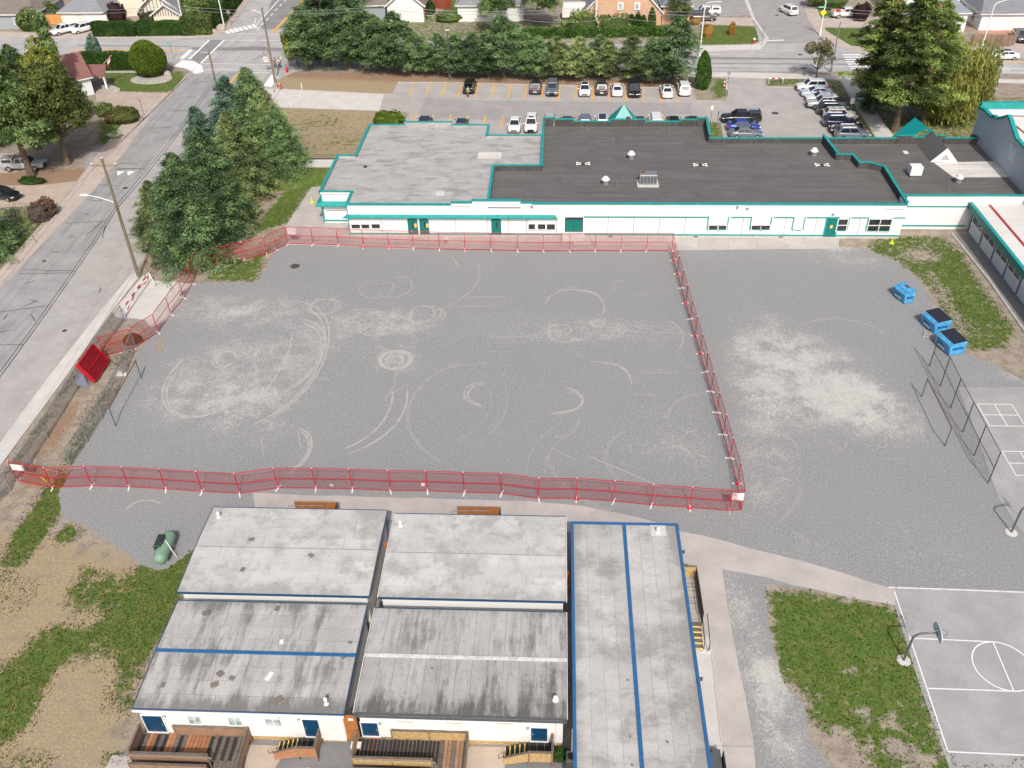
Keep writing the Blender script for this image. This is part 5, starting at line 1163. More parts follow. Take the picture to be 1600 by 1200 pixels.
# right half trim
TZ = 2.62
xs_ = lambda px, py=350: fx(px, py, YF)[0]
def tbar(x0, x1, z0, z1): 
    m = MB(); m.bb(x0, x1, YF-.055-rnd.uniform(0, .004), YF+.01, z0, z1); sp('trim_strip', m, m_teal)
tbar(xs_(912), xs_(1107), TZ, TZ+.13); tw = .12; ZB = 1.05
for l, r in ((1105, 1138), (1172, 1205), (1238, 1257)):
    xl_, xr_ = xs_(l), xs_(r); tbar(xl_, xl_+tw, ZB, TZ+.13); tbar(xr_-tw, xr_, ZB, TZ+.13); tbar(xl_+tw, xr_-tw, ZB, ZB+.1)
tbar(xs_(1141), xs_(1172), TZ, TZ+.13); tbar(xs_(1208), xs_(1238), TZ, TZ+.13); tbar(xs_(1259), xs_(1291), TZ, TZ+.13)
swin(1108, 352, 1121, 359.5, 1); swin(1122.5, 352, 1134, 359.5, 1); swin(1175, 352, 1187.5, 359.5, 1); swin(1189.5, 352, 1202, 359.5, 1); swin(1242, 359, 1252, 360.5, 1)
xa, xb = xs_(1289, 357), xs_(1307, 357); m = MB(); m.bb(xa-.1, xb+.1, YF-.06, YF+.01, .2, TZ+.15); sp('door_surround', m, m_teal); m = MB(); m.bb(xa+.1, xb-.1, YF-.09, YF-.061, .25, TZ-.05); sp('door', m, m_tealdoor)
m = MB(); m.bb((xa+xb)/2-.15, (xa+xb)/2+.15, YF-.1, YF-.09, 1.35, 1.75); sp('notice', m, m_yellowsolid)
swin(1310.5, 342.5, 1321, 361, 1, two=True); tbar(xs_(1308), xs_(1325), .95, 1.05); tbar(xs_(1324), xs_(1326), 1.05, TZ+.1)
swin(1359, 342.5, 1389, 361.5, 2, two=True); tbar(xs_(1355), xs_(1392), .92, 1.02); tbar(xs_(1354), xs_(1356), 1.02, TZ+.1); tbar(xs_(1391), xs_(1393), 1.02, TZ+.1); tbar(xs_(1328), xs_(1355), TZ, TZ+.12); tbar(xs_(1395), xs_(1412), TZ, TZ+.12)
for px, py in ((831, 322), (1152, 323), (1168, 325), (1302, 334)):
    x, z = fx(px, py, YF); m = MB(); m.lathe((x, YF-.15, z), [(.05, .12), (.16, .05), (.14, -.06), (.05, -.1)], 8); sp('wall_lamp', m, m_galv)
for px in (954, 1087, 1220, 1420):
    x = fx(px, 371, YF)[0]; m = MB(); m.bb(x-.25, x+.25, YF-.04, YF-.021, .1, .22); sp('air_brick', m, m_dark)
# roof equipment: things standing on the roof
def vent_cap(px, py, z, label, s=.78):
    p = G(px, py, z); t = thing('roof_exhaust', p, label, 'roof vent', 'exhaust vents on the school roof')
    m = MB(); m.lathe((0, 0, 0), [(.5*s, 0), (.5*s, .35*s), (.38*s, .4*s), (.38*s, .7*s)], 12); m.build('base', m_galv, t)
    m = MB(); m.lathe((0, 0, .7*s), [(.62*s, 0), (.66*s, .22*s), (.4*s, .3*s), (.42*s, .5*s), (.3*s, .6*s)], 14); m.build('cap', m_white, t, smooth=False)
vent_cap(986, 248, 3.76, 'round white exhaust vent, the farthest back on the charcoal roof'); vent_cap(946, 288, 3.76, 'round white exhaust vent left of the big metal unit'); vent_cap(1271, 243, 3.76, 'round white exhaust vent near the zigzag parapet'); vent_cap(1497, 285, 3.66, 'round white exhaust vent in front of the pale roof patch')
p = G(1012, 288, 3.76); t = thing('rooftop_unit', p, 'boxy grey metal unit on a pale pad in the middle of the charcoal roof', 'rooftop unit')
m = MB(); m.bb(-1.3, 1.3, -.9, 1.1, 0, .12); m.build('pad', m_palepatch, t); m = MB(); m.bevbox((0, .2, .75), (2.1, 1.3, 1.25), .05); m.build('casing', m_galv, t)
m = MB(); m.lathe((-.6, .45, 1.38), [(.3, 0), (.3, .05), (.1, .06)], 12); m.build('fan', m_rust, t); m = MB()
for k in range(5): m.bb(-.9+k*.4, -.62+k*.4, -.47, -.45, .3, 1.15)
m.build('louvre', m_steelgrey, t)
p = G(1428, 274, 3.66); t = thing('rooftop_unit', p, 'white box unit on the charcoal roof by the zigzag parapet', 'rooftop unit')
m = MB(); m.bevbox((0, 0, .75), (1.4, 1.1, 1.2), .06); m.build('casing', m_white, t); m = MB(); m.bb(-.62, .62, -.5, .5, 0, .15); m.build('curb', m_steelgrey, t)
for i, (px, py) in enumerate(((911, 257), (1094, 259), (1284, 259))):
    p = G(px, py, 3.76); t = thing('roof_drain', p, ['small roof drain guard left of the middle', 'small roof drain guard near the centre of the charcoal roof', 'small dark roof drain guard near the zigzag parapet'][i], 'roof drain', 'roof drains')
    m = MB(); m.lathe((0, 0, 0), [(.35, 0), (.3, .12), (.1, .16)], 10); m.build('grate', m_dark, t)
    for sx, sy in ((-.7, -.25), (.7, -.25), (-.7, .3), (.7, .3)):
        m = MB(); m.tube([(sx*.3, sy*.5, .1), (sx, sy, .12)], .05, 5); m.bevbox((sx*1.1, sy, .12), (.22, .16, .16), .03); m.build('weight', m_white, t)
STUB = ['between the pyramid roof and the farthest exhaust vent', 'beside the farthest round exhaust vent', 'above the left round exhaust vent', 'right of the left round exhaust vent', 'alone in the middle of the right half of the charcoal roof', 'alone near the front right of the charcoal roof', 'just below the vent by the zigzag parapet', 'behind the parapet left of the teal pyramid', 'behind the parapet right of the teal pyramid', 'second one right of the teal pyramid', 'right of the vent before the pale patch', 'at the front edge of the roof before the pale patch', 'on the grey roof beside the charcoal corner']
for i, (px, py) in enumerate(((958, 219), (975, 242), (958, 271), (963, 290), (1139, 250), (1262, 290), (1280, 248), (918, 203), (1034, 204), (1046, 213), (1511, 286), (1481, 298), (842, 243))):
    p = G(px, py, 3.76 if px < 1400 else 3.66); m = MB(); m.tube([p, p+Vector((0, 0, .35))], [.07, .06], 7); tag(m.build('pipe_stub', m_galv), 'short metal pipe stub '+STUB[i], 'pipe', 'pipe stubs on the school roof')
p = G(571, 261, 3.96); tag(MB().lathe(p, [(.25, 0), (.25, .1), (.1, .12)], 8).build('drain_cover', m_dark), 'small black drain in the grey roof', 'roof drain')

# gym
gx = 55.2; og = (60, 105, 0); gym = thing('gymnasium', og, 'tall pale grey gymnasium with a zigzag teal coping on the right', 'building')
zz = []
for px, py in ((1531, 168), (1540, 172.5), (1551, 184), (1553.5, 181), (1559, 186), (1577.5, 181), (1590, 218), (1594, 222), (1600, 229)):
    v = onX(px, py, gx); zz.append((v.y, v.z))
prof = [(zz[0][0], zz[0][1])]+zz[1:]; lasty = 86.0
prof += [(lasty, prof[-1][1])]
pb = [(y, z) for y, z in prof]
vs = [(gx, y, z) for y, z in pb]+[(gx, y, 0) for y, z in pb]
n = len(pb); fs = [(i, i+1, n+i+1, n+i) for i in range(n-1)]
m = MB(); m.add(vs, fs)
topz = 7.2; yN, yS = pb[0][0], lasty
m.add([(gx, yN, 0), (gx+24, yN, 0), (gx+24, yN, 8.2), (gx, yN, pb[0][1])], [(0, 1, 2, 3)]); m.add([(gx, yS, 0), (gx+24, yS, 0), (gx+24, yS, 8), (gx, yS, pb[-1][1])], [(3, 2, 1, 0)])
m.build('wall', m_gymwall, gym, og)
m = MB(); m.bb(gx+.2, gx+24, yS, yN-.1, 6.6, 6.8); m.build('roof', m_wingroof, gym, og)
for i in range(n-1):
    m = MB(); m.beam((gx, pb[i][0], pb[i][1]+.05), (gx, pb[i+1][0], pb[i+1][1]+.05), .5, .25); m.build('coping', m_teal, gym, og)
    m = MB(); q = pb[i]; q2 = pb[i+1]
    m.add([(gx+.12, q[0], 6.8), (gx+.12, q2[0], 6.8), (gx+.12, q2[0], q2[1]), (gx+.12, q[0], q[1])], [(0, 1, 2, 3)]); m.build('upstand', m_wingroof, gym, og)
for k, (xa, xb, z) in enumerate(((0, 8.3, 8.05), (8.3, 11.2, 8.45), (11.2, 24, 9.0))):
    m = MB(); m.bb(gx+xa, gx+xb, yN-.25, yN+.2, z-.6, z+.25); m.build('coping', m_teal, gym, og); m = MB(); m.bb(gx+xa, gx+xb, yN-.2, yN+.1, 6.8, z-.6); m.build('upstand', m_gymwall, gym, og)
for a, c in (((1580, 181), (1700, 184)), ((1584, 194), (1640, 240))):
    p, q = G(*a, 6.83), G(*c, 6.83); m = MB(); m.beam(p, q, .3, .03); m.build('red_line', m_rust if 0 else plain('maroon_strip', srgb(160, 60, 60)), gym, og)
v0, v1 = onX(1572, 243, gx-.03), onX(1588, 224, gx-.03)
m = MB(); a, b_, c_, d_ = onX(1572, 246, gx-.04), onX(1578, 224, gx-.04), onX(1589, 232, gx-.04), onX(1583, 256, gx-.04)
m.add([a, b_, c_, d_], [(0, 3, 2, 1)]); m.add([(q.x+.03, q.y, q.z) for q in (a, b_, c_, d_)], [(0, 1, 2, 3)]); m.build('wall_sign', plain('pale_sign', srgb(206, 214, 220), .5, var=.15, scale=2, worn=srgb(150, 158, 166)), gym, og)
p = G(1520, 214, 3.9); tag(MB().bevbox(onX(1521, 214, 54.6), (.7, .5, .5), .05).build('floodlight', m_dark), 'small dark floodlight at the foot of the gymnasium wall', 'lamp')
# right wing with the row of windows
ow = (55, 85, 0); wing = thing('classroom_wing', ow, 'single storey wing with a pale roof, red roof stripe and deep teal fascia', 'building'); wx = 48.85
m = MB(); m.bb(wx, 62, 60, 98.3, .02, 3.3); m.build('wall', m_wingwall, wing, ow)
m = MB(); m.bb(48.3, 62, 60, 98.34, 3.3, 3.42); m.build('roof', m_wingroof, wing, ow)
m = MB(); m.bb(48.15, 48.45, 59.9, 98.5, 2.85, 3.55); m.build('fascia', m_tealroof if 0 else plain('deep_teal_fascia', srgb(16, 120, 118), .5, var=.1), wing, ow)
m = MB(); m.bb(48.1, 48.5, 59.9, 98.55, 3.55, 3.62); m.build('coping', m_teal, wing, ow)
p, q = G(1546, 320, 3.43), G(1600, 383, 3.43); d = q-p; m = MB(); m.beam(p, q+d*1.5, .35, .03); m.build('red_line', plain('maroon_strip', srgb(160, 60, 60)), wing, ow)
ybay = 97.9; bw = 3.55
for k in range(9):
    y1 = ybay-k*bw; y0 = y1-bw
    m = MB(); m.bb(wx-.1, wx+.02, y1-.06, y1+.06, .1, 3.0); m.build('pilaster', m_steelgrey, wing, ow)
    if k == 4:
        m = MB(); m.bb(wx-.04, wx, y0+.3, y1-.3, 1.5, 2.8); m.build('blank_panel', m_white, wing, ow); continue
    ya, yb2 = y0+.35, y1-.35
    m = MB(); fw = .07
    m.bb(wx-.07, wx+.01, ya-fw, yb2+fw, 2.78, 2.85); m.bb(wx-.07, wx+.01, ya-fw, yb2+fw, 1.45, 1.52)
    for yy in (ya-fw, (ya+yb2)/2-fw/2, yb2): m.bb(wx-.07, wx+.01, yy, yy+fw, 1.52, 2.78)
    m.bb(wx-.065, wx+.01, ya, yb2, 2.28, 2.34); wn = m.build('window', m_white, wing, ow)
    for (u, v) in ((ya, (ya+yb2)/2-fw/2), ((ya+yb2)/2+fw/2, yb2)):
        for z0, z1 in ((1.52, 2.28), (2.34, 2.78)):
            g = MB(); g.bb(wx-.03, wx, u, v, z0, z1); g_ = g.build('pane', m_glass, wn); g_.location = (-ow[0], -ow[1], 0)

# ------------------------------------------------------------------ RED TEMPORARY FENCE
PW, PH = 3.05, 2.3
def fence_meshes():
    a = MB()
    for x in (0, PW): a.bb(x-.03, x+.03, -.025, .025, .08, PH)
    for z in (.08, 1.15, PH-.03): a.bb(.03, PW-.03, -.02, .02, z, z+.05)
    a = a.build('panel_frame', m_red)
    b = MB(); n = 44
    for i in range(1, n):
        x = PW*i/n; b.add([(x-.006, 0, .1), (x+.006, 0, .1), (x+.006, 0, PH-.03), (x-.006, 0, PH-.03)], [(0, 1, 2, 3)])
    for i in range(1, 24):
        z = .1+(PH-.13)*i/24; b.add([(.03, .002, z-.004), (PW-.03, .002, z-.004), (PW-.03, .002, z+.004), (.03, .002, z+.004)], [(0, 1, 2, 3)])
    b = b.build('wire_mesh', m_redwire)
    c = MB(); c.bb(-.05, .05, -.42, .42, 0, .05); c.bb(-.03, .03, -.03, .03, .05, .3); c = c.build('foot', m_white)
    d = MB(); d.lathe((0, 0, 0), [(.2, 0), (.2, .05), (.12, .07)], 8); d.bb(-.16, .16, -.03, .03, .07, .09); d = d.build('foot_weight', m_redplastic)
    k = MB(); k.lathe((0, 0, PH), [(.045, 0), (.045, .06), (.02, .08)], 6); k = k.build('post_cap', m_white)
    res = [o.data for o in (a, b, c, d, k)]
    for o in (a, b, c, d, k): bpy.data.objects.remove(o)
    return res
F_FR, F_WI, F_FT, F_RD, F_CAP = fence_meshes()
def fence_run(label, pts, weights=(), skipfeet=(), endfoot=True):
    """pts: world base points of the posts"""
    o0 = Vector(pts[0]); t = thing('temporary_fence', (o0.x, o0.y, 0), label, 'fence', 'runs of red temporary fence')
    for i in range(len(pts)-1):
        a, b_ = Vector(pts[i]), Vector(pts[i+1]); L = (b_-a).length; ang = math.atan2(b_.y-a.y, b_.x-a.x); q = a-o0
        p = share('fence_panel', F_FR, t, (q.x, q.y, 0), (0, 0, ang), (L/PW, 1, 1))
        share('wire_mesh', F_WI, p)
        if i not in skipfeet: 
            f = share('foot', F_RD if i in weights else F_FT, p, (0, 0, 0), (0, 0, rnd.uniform(-.35, .35)))
            if i in weights: share('foot', F_FT, p, (0, 0, 0), (0, 0, rnd.uniform(-.2, .2)))
            share('post_cap', F_CAP, p)
    return t
south = GP((27.5, 752), (82.5, 763), (144, 760), (202, 762), (259.5, 765), (316, 769), (374.5, 772), (434.5, 763.5), (493.7, 764), (551, 765), (610, 767.5), (668, 768), (725.7, 770.5), (784, 772), (842, 780), (900.7, 780), (959, 784), (1018, 790), (1077.5, 794), (1139, 799), (1158, 797.5))
fence_run('long red temporary fence along the near side of the gravel yard, behind the classrooms', south, weights=(15, 18))
east = [G(1049.5, 392.5)]+[Vector((13.45+.134*k, 90.7-3.047*k, 0)) for k in range(0, 13)]+[G(1158, 797.5)]
fence_run('red temporary fence running up the right side of the enclosed yard', east, weights=(1, 2, 4, 6, 7, 13))
nb_ = [(200, 325), (358, 330), (515, 335), (672, 345), (832, 350), (985, 355), (1148, 360), (1308, 362), (1470, 365)]
nb_ = [(400+x/4, 300+y/4) for x, y in nb_]+[(800+x/4, 300+y/4) for x, y in ((35, 370), (195, 372), (360, 370), (520, 368), (680, 370), (840, 368))]+[(1049.5, 392.5)]
fence_run('red temporary fence along the school front', GP(*nb_), weights=(3, 4, 7))
fence_run('red temporary fence over the grass at the far left corner of the yard', GP((450, 381.5), (432, 390), (417, 398), (382, 406), (341, 415), (309, 423)), skipfeet=(0,))
fence_run('red temporary fence curving down beside the white barrier gate', GP((309, 423), (301, 444), (287, 466), (267, 492), (247, 520), (212, 543), (163, 557)))
def flat_sign(px, py, wd, ht, z, label, yaw=0, tilt=0, name='notice_board', cat='sign', mat=None, text=None):
    p = G(px, py, z); m = MB(); m.box((0, 0, 0), (wd, .03, ht)); o = m.build(name, mat or m_white); o.location = p; o.rotation_euler = (tilt, 0, yaw); tag(o, label, cat)
    if text:
        b = MB()
        for (x0, x1, zz0, zz1) in text: b.bb(x0*wd, x1*wd, -.022, -.016, zz0*ht, zz1*ht)
        q = b.build('lettering', m_dark, o)
    return o
flat_sign(27, 730.5, 1.1, .62, 1.75, 'white notice board tied to the near left corner of the red fence', -.1)
flat_sign(1152, 776, 1.0, .75, 1.55, 'white notice board with small print on the near right fence corner', -.03, text=[(-.32, -.28, .2, .36), (-.25, -.2, .22, .36), (-.17, -.12, .18, .34), (-.3, -.1, -.38, -.34), (0, .2, -.38, -.35), (.28, .36, -.38, -.34)])
flat_sign(455.5, 361, 1.0, .85, 1.7, 'white notice board on the far left corner of the fence by the school', 0)
flat_sign(278, 451, .6, .85, 1.3, 'pale notice on the fence beside the barrier gate', .75)
flat_sign(661, 757, .3, .33, .75, 'small white notice on the near fence')
flat_sign(697, 371, .5, .45, 1.2, 'small white notice on the fence in front of the school')
p = G(518, 758.5, .02); m = MB(); m.box((0, 0, .03), (.36, .2, .02), rz=-.5); o = m.build('paper_sheet', m_white); o.location = p; tag(o, 'white sheet of paper lying behind the near red fence', 'paper')
p = G(69, 749, .3); m = MB(); m.tube([(-.2, 0, .6), (.15, 0, 0)], .04, 6); o = m.build('yellow_stake', m_yellowsign); o.location = p-Vector((0, 0, .3)); tag(o, 'yellow stake leaning on the near left fence', 'stake')
# leaning stack of spare panels
bl0, bl1 = G(146, 598, .15), G(168, 565, .15)
t = thing('stacked_fence_panels', (bl0.x, bl0.y, 0), 'stack of spare red fence panels leaning on the chain link fence', 'fence panels')
d = (bl1-bl0); d.z = 0; ang = math.atan2(d.y, d.x)
zz_ = min((abs((G(123, 563, q/20)-bl0).length-2.3), q/20) for q in range(8, 46))[1]; up_ = (G(123, 563, zz_)-bl0).normalized(); xa_ = d.normalized(); ya_ = up_.cross(xa_).normalized(); up_ = xa_.cross(ya_); mr_ = Matrix((xa_, ya_, up_)).transposed().to_euler()
for k in range(7):
    q = -ya_*.06*k*(1 if ya_.z < 0 else -1)
    p = share('fence_panel', F_FR, t, (q.x, q.y, .1+q.z), mr_, (d.length/PW, 1, 1)); share('wire_mesh', F_WI, p)
a, b_, c_, d_ = G(138, 608, .05), G(117, 600, 1.5), G(127, 574, 1.5), G(140, 588, .1)
m = MB(); m.add([a, d_, c_, b_], [(0, 1, 2, 3)]); m.add([v+Vector((.04, .03, 0)) for v in (a, d_, c_, b_)], [(3, 2, 1, 0)]); tag(m.build('leaning_board', plain('pale_blue_board', srgb(176, 190, 204), .6)), 'pale blue white board leaning below the stacked red panels', 'board')
# ------------------------------------------------------------------ CHAIN LINK
def chain_mesh(L, H, cell=.16, wr=.006, name='chain_link'):
    b = MB()
    n = int((L+H)/cell)
    for i in range(-int(H/cell), int(L/cell)+1):
        for sgn in (1, -1):
            x0 = i*cell; 
            if sgn == 1: a, c = (x0, 0), (x0+H, H)
            else: a, c = (x0+H, 0), (x0, H)
            # clip in x
            def clip(p, q):
                (x0_, z0_), (x1_, z1_) = p, q; t0, t1 = 0., 1.; dx = x1_-x0_
                for lim, s in ((0, 1), (L, -1)):
                    f0 = (x0_-lim)*s; f1 = (x1_-lim)*s
                    if f0 < 0 and f1 < 0: return None
                    if f0 < 0: t0 = max(t0, f0/(f0-f1))
                    if f1 < 0: t1 = min(t1, f0/(f0-f1))
                if t0 >= t1: return None
                return (x0_+dx*t0, z0_+(z1_-z0_)*t0), (x0_+dx*t1, z0_+(z1_-z0_)*t1)
            r_ = clip(a, c)
            if r_:
                (u0, w0), (u1, w1) = r_; b.add([(u0-wr, 0, w0), (u0+wr, 0, w0), (u1+wr, 0, w1), (u1-wr, 0, w1)], [(0, 1, 2, 3)])
    return b
def chain_fence(label, pts, H, mat, mid=False, top=True, group=None, wr=.006, cell=.16, pr=.035):
    o0 = Vector(pts[0]); t = thing('chain_link_fence', (o0.x, o0.y, 0), label, 'fence', group)
    for i, p in enumerate(pts):
        q = Vector(p)-o0; m = MB(); m.tube([(q.x, q.y, 0), (q.x, q.y, H+.03)], pr, 6); m.build('post', mat, t)
    for a, b_ in zip(pts, pts[1:]):
        a, b_ = Vector(a)-o0, Vector(b_)-o0; L = (b_-a).length; ang = math.atan2(b_.y-a.y, b_.x-a.x)
        for z in ([H] if top else [])+([H/2] if mid else []):
            m = MB(); m.tube([(a.x, a.y, z), (b_.x, b_.y, z)], pr*.7, 5); m.build('rail', mat, t)
        m = chain_mesh(L, H-.04, cell, wr).build('chain_link', mat, t); m.location = (a.x, a.y, .02); m.rotation_euler = (0, 0, ang); m['kind'] = 'stuff'
    return t
chain_fence('grey chain link fence beside the concrete sidewalk', GP((-60, 838), (-20, 806), (17, 767), (49, 725), (75, 685), (99, 647), (121, 611), (140, 582), (160, 550), (178, 524), (195, 502)), 1.95, m_galv, wr=.02, pr=.06)
chain_fence('grey chain link fence on the yard side of the dirt strip', GP((111, 728), (137, 691), (160, 655), (180, 620), (199, 579), (212, 543)), 1.9, m_galv, wr=.017, pr=.06)
m = MB(); q = G(189, 582, .35); m.box((0, 0, 0), (.9, .3, .18), rz=.15); m.bb(-.3, .1, -.12, .12, .09, .3); o = m.build('white_bundle', m_white); o.location = q-Vector((0, 0, .25)); tag(o, 'white bundle lying at the foot of the inner chain link fence', 'bundle')
m_backstop = plain('dark_fence_wire', srgb(74, 80, 84), .5, .3)
chain_fence('tall dark chain link backstop with mid rail on the right side of the yard', GP((1452, 572), (1469, 603.6), (1485, 638), (1504, 675.6), (1522, 712), (1543.6, 755)), 3.35, m_backstop, mid=True, wr=.005, cell=.14, pr=.045)
# goal frames
def goal(label, pts, H, group='plain goal frames'):
    a, b_ = Vector(pts[0]), Vector(pts[1]); t = thing('goal_frame', (a.x, a.y, 0), label, 'goal', group); d = b_-a
    for q in (Vector((0, 0, 0)), d):
        m = MB(); m.tube([(q.x, q.y, 0), (q.x, q.y, H)], .05, 8); m.build('goal_post', m_steelgrey, t)
    m = MB(); m.tube([(-d.x*.01, -d.y*.01, H), (d.x*1.01, d.y*1.01, H)], .05, 8); m.build('crossbar', m_rust, t)
goal('steel goal frame standing before the tall backstop', GP((1440, 620), (1476.5, 697)), 2.05)
goal('steel goal frame at the left edge of the gravel, by the inner chain link fence', GP((181, 666), (221, 591)), 2.1)
# ------------------------------------------------------------------ BASKETBALL HOOPS
def hoop(px, py, label, arm=(1.9, .55), H=3.5, ang=0.):
    p = G(px, py); t = thing('basketball_hoop', p, label, 'basketball hoop', 'basketball hoops', rz=ang)
    m = MB(); m.lathe((0, 0, 0), [(.45, 0), (.45, .03), (.2, .05)], 18); m.build('footing', m_conc, t)
    m = MB(); m.tube([(0, 0, 0), (0, 0, 2.35), (.06, 0, 2.6), (.25, 0, 2.82), (.5, 0, 2.92), (1.4, 0, 3.0)], [.075]*3+[.07, .065, .06], 8); m.build('pole', m_steelgrey, t, smooth=False)
    m = MB(); m.tube([(.8, 0, 2.95), (1.4, .0, 3.3)], .03, 5); m.tube([(1.0, 0, 2.98), (1.4, 0, 2.85)], .03, 5); m.build('brace', m_galv, t)
    # fan shaped board
    pts = [(.78*math.cos(R(a)), 2.95+.62*math.sin(R(a))) for a in range(0, 181, 15)]+[(-.65, 2.75), (.65, 2.75)]
    n = len(pts); vs = [(1.45, y, z) for y, z in pts]+[(1.41, y, z) for y, z in pts]
    m = MB(); m.add(vs, [tuple(range(n)), tuple(range(2*n-1, n-1, -1))]+[(i, n+i, n+(i+1) % n, (i+1) % n) for i in range(n)]); m.build('backboard', plain('pale_blue_board2', srgb(196, 216, 222), .5), t)
    m = MB(); m.bb(1.35, 1.409, -.25, .25, 2.9, 3.15); m.build('mount', m_galv, t)
    m = MB()
    ring = [(1.75+.25*math.cos(R(a)), .25*math.sin(R(a)), 3.05) for a in range(0, 361, 24)]; m.tube(ring, .014, 5, cap=False); m.bb(1.45, 1.52, -.1, .1, 3.0, 3.1); m.build('rim', m_dark, t)
    return t
hoop(1412, 1032, 'basketball hoop with a pale fan shaped board on the grass edge of the court')
hp = hoop(1580, 832, 'basketball hoop on the right of the gravel, mostly outside the picture', ang=0.1)
for c in hp.children:
    if c.name.startswith('backboard') or c.name.startswith('rim'): pass
# ------------------------------------------------------------------ DUMPSTERS
def dumpster(px, py, W, D, H, label, rz, lid=True):
    p = G(px, py); t = thing('dumpster', p, label, 'dumpster', 'blue dumpsters', rz)
    vs = [(-W/2, -D/2+.05, .12), (W/2, -D/2+.05, .12), (W/2, D/2, .12), (-W/2, D/2, .12), (-W/2, -D/2-.08, H*.72), (W/2, -D/2-.08, H*.72), (W/2, D/2, H), (-W/2, D/2, H), (-W/2, -D/2+.28, H*.92), (W/2, -D/2+.28, H*.92)]
    m = MB(); m.add(vs, [(3, 2, 1, 0), (0, 1, 5, 4), (4, 5, 9, 8), (8, 9, 6, 7), (2, 3, 7, 6), (1, 2, 6, 9, 5), (3, 0, 4, 8, 7)]); m.build('body', m_bin, t)
    m = MB(); m.bb(-W/2-.02, W/2+.02, -D/2-.11, -D/2-.02, H*.70, H*.76); m.bb(-W/2-.02, W/2+.02, D/2-.02, D/2+.03, H-.05, H+.02); m.build('rim', m_bin, t)
    if lid:
        for k in range(2):
            x0 = -W/2+.03+k*(W/2); m = MB(); m.add([(x0, -D/2+.24, H*.92+.03), (x0+W/2-.04, -D/2+.24, H*.92+.03), (x0+W/2-.04, D/2, H+.04), (x0, D/2, H+.04), (x0, -D/2+.24, H*.92), (x0+W/2-.04, -D/2+.24, H*.92), (x0+W/2-.04, D/2, H+.005), (x0, D/2, H+.005)],
                [(0, 1, 2, 3), (4, 7, 6, 5), (0, 4, 5, 1), (1, 5, 6, 2), (2, 6, 7, 3), (3, 7, 4, 0)]); m.build('lid', m_binlid, t)
    else:
        m = MB(); m.add([(-W/2+.02, -D/2+.24, H*.92+.03), (W/2-.02, -D/2+.24, H*.92+.03), (W/2-.02, D/2, H+.04), (-W/2+.02, D/2, H+.04)], [(0, 1, 2, 3)]); m.build('lid', m_bin, t)
        m = MB(); m.box((-.1, D/2-.3, H+.02), (.6, .35, .03)); m.build('rust_patch', m_rust, t)
    for s in (-1, 1):
        m = MB(); m.bb(s*(W/2+.07)-.05, s*(W/2+.07)+.05, -D*.34, D*.3, H*.5, H*.62); m.build('fork_pocket', m_bindark, t)
    m = MB(); m.bb(-W*.3, W*.1, -D/2-.06, -D/2-.045, H*.3, H*.5); m.build('graffiti', m_bindark, t)
    m = MB()
    for k in range(4): m.bb(-.5+.26*k, -.36+.26*k, -D/2-.075, -D/2-.062, .28+.03*(k % 2), .52)
    m.build('lettering', plain('white_graffiti', (.6, .68, .72)), t)
    for x in (-W/2+.2, W/2-.2):
        for y in (-D/2+.25, D/2-.2):
            m = MB(); m.tube([(x-.04, y, .08), (x+.04, y, .08)], .08, 8); m.build('wheel', m_black, t)
dumpster(1410, 467, 2.0, 1.15, 1.45, 'small blue dumpster with a blue lid and rust patch, farthest from the backstop', R(-62) if 0 else R(-72), lid=False)
dumpster(1459, 512, 2.3, 1.7, 1.55, 'blue dumpster with a black lid, beside a pallet', R(-68) if 0 else R(-74))
dumpster(1482, 545, 2.3, 1.7, 1.55, 'blue dumpster with white scrawl, nearest the backstop', R(-74))
p = G(1453, 525); t = thing('pallet', p, 'grey wooden pallet between the two black lidded dumpsters', 'pallet', rz=R(-25))
for k in range(6):
    m = MB(); m.bb(-.6, .6, -.6+k*.21, -.48+k*.21, .1, .13); m.build('slat', m_pallet, t)
for x in (-.55, 0, .55):
    m = MB(); m.bb(x-.05, x+.05, -.6, .58, 0, .099); m.build('bearer', m_pallet, t)
# ------------------------------------------------------------------ PROPANE TANK
p0, p1 = G(250, 876, .6), G(266, 838, .6); pc = (p0+p1)/2; d = p1-p0; L = d.length
t = thing('gas_tank', (pc.x, pc.y, 0), 'sage green horizontal gas tank with a dark box on top, beside the classroom', 'gas tank', rz=math.atan2(d.y, d.x))
r = .52; hl = L/2-.1
m = MB(); prof = [(-hl-r, .02), (-hl-r*.92, r*.38), (-hl-r*.7, r*.7), (-hl-r*.38, r*.92), (-hl, r), (hl, r), (hl+r*.38, r*.92), (hl+r*.7, r*.7), (hl+r*.92, r*.38), (hl+r, .02)]
m.tube([(x*.93, 0, .72) for x, _ in prof], [q for _, q in prof], 18); m.build('tank', m_tank, t, smooth=True)
m = MB(); m.bevbox((.15, .32, 1.12), (1.25, .55, .5), .05); m.build('valve_box', m_tankdark, t)
m = MB(); m.bevbox((.15, .1, 1.32), (.7, .3, .16), .03); m.build('dome_lid', m_dark, t)
m = MB(); m.tube([(.2, -.1, 1.3), (-.1, -.4, 1.15), (-.35, -.7, .6), (-.4, -.9, .05)], .035, 6); m.build('hose', m_white, t)
for x in (-hl*.7, hl*.7):
    m = MB(); m.bb(x-.12, x+.12, -.35, .35, 0, .3); m.build('saddle', m_conc, t)
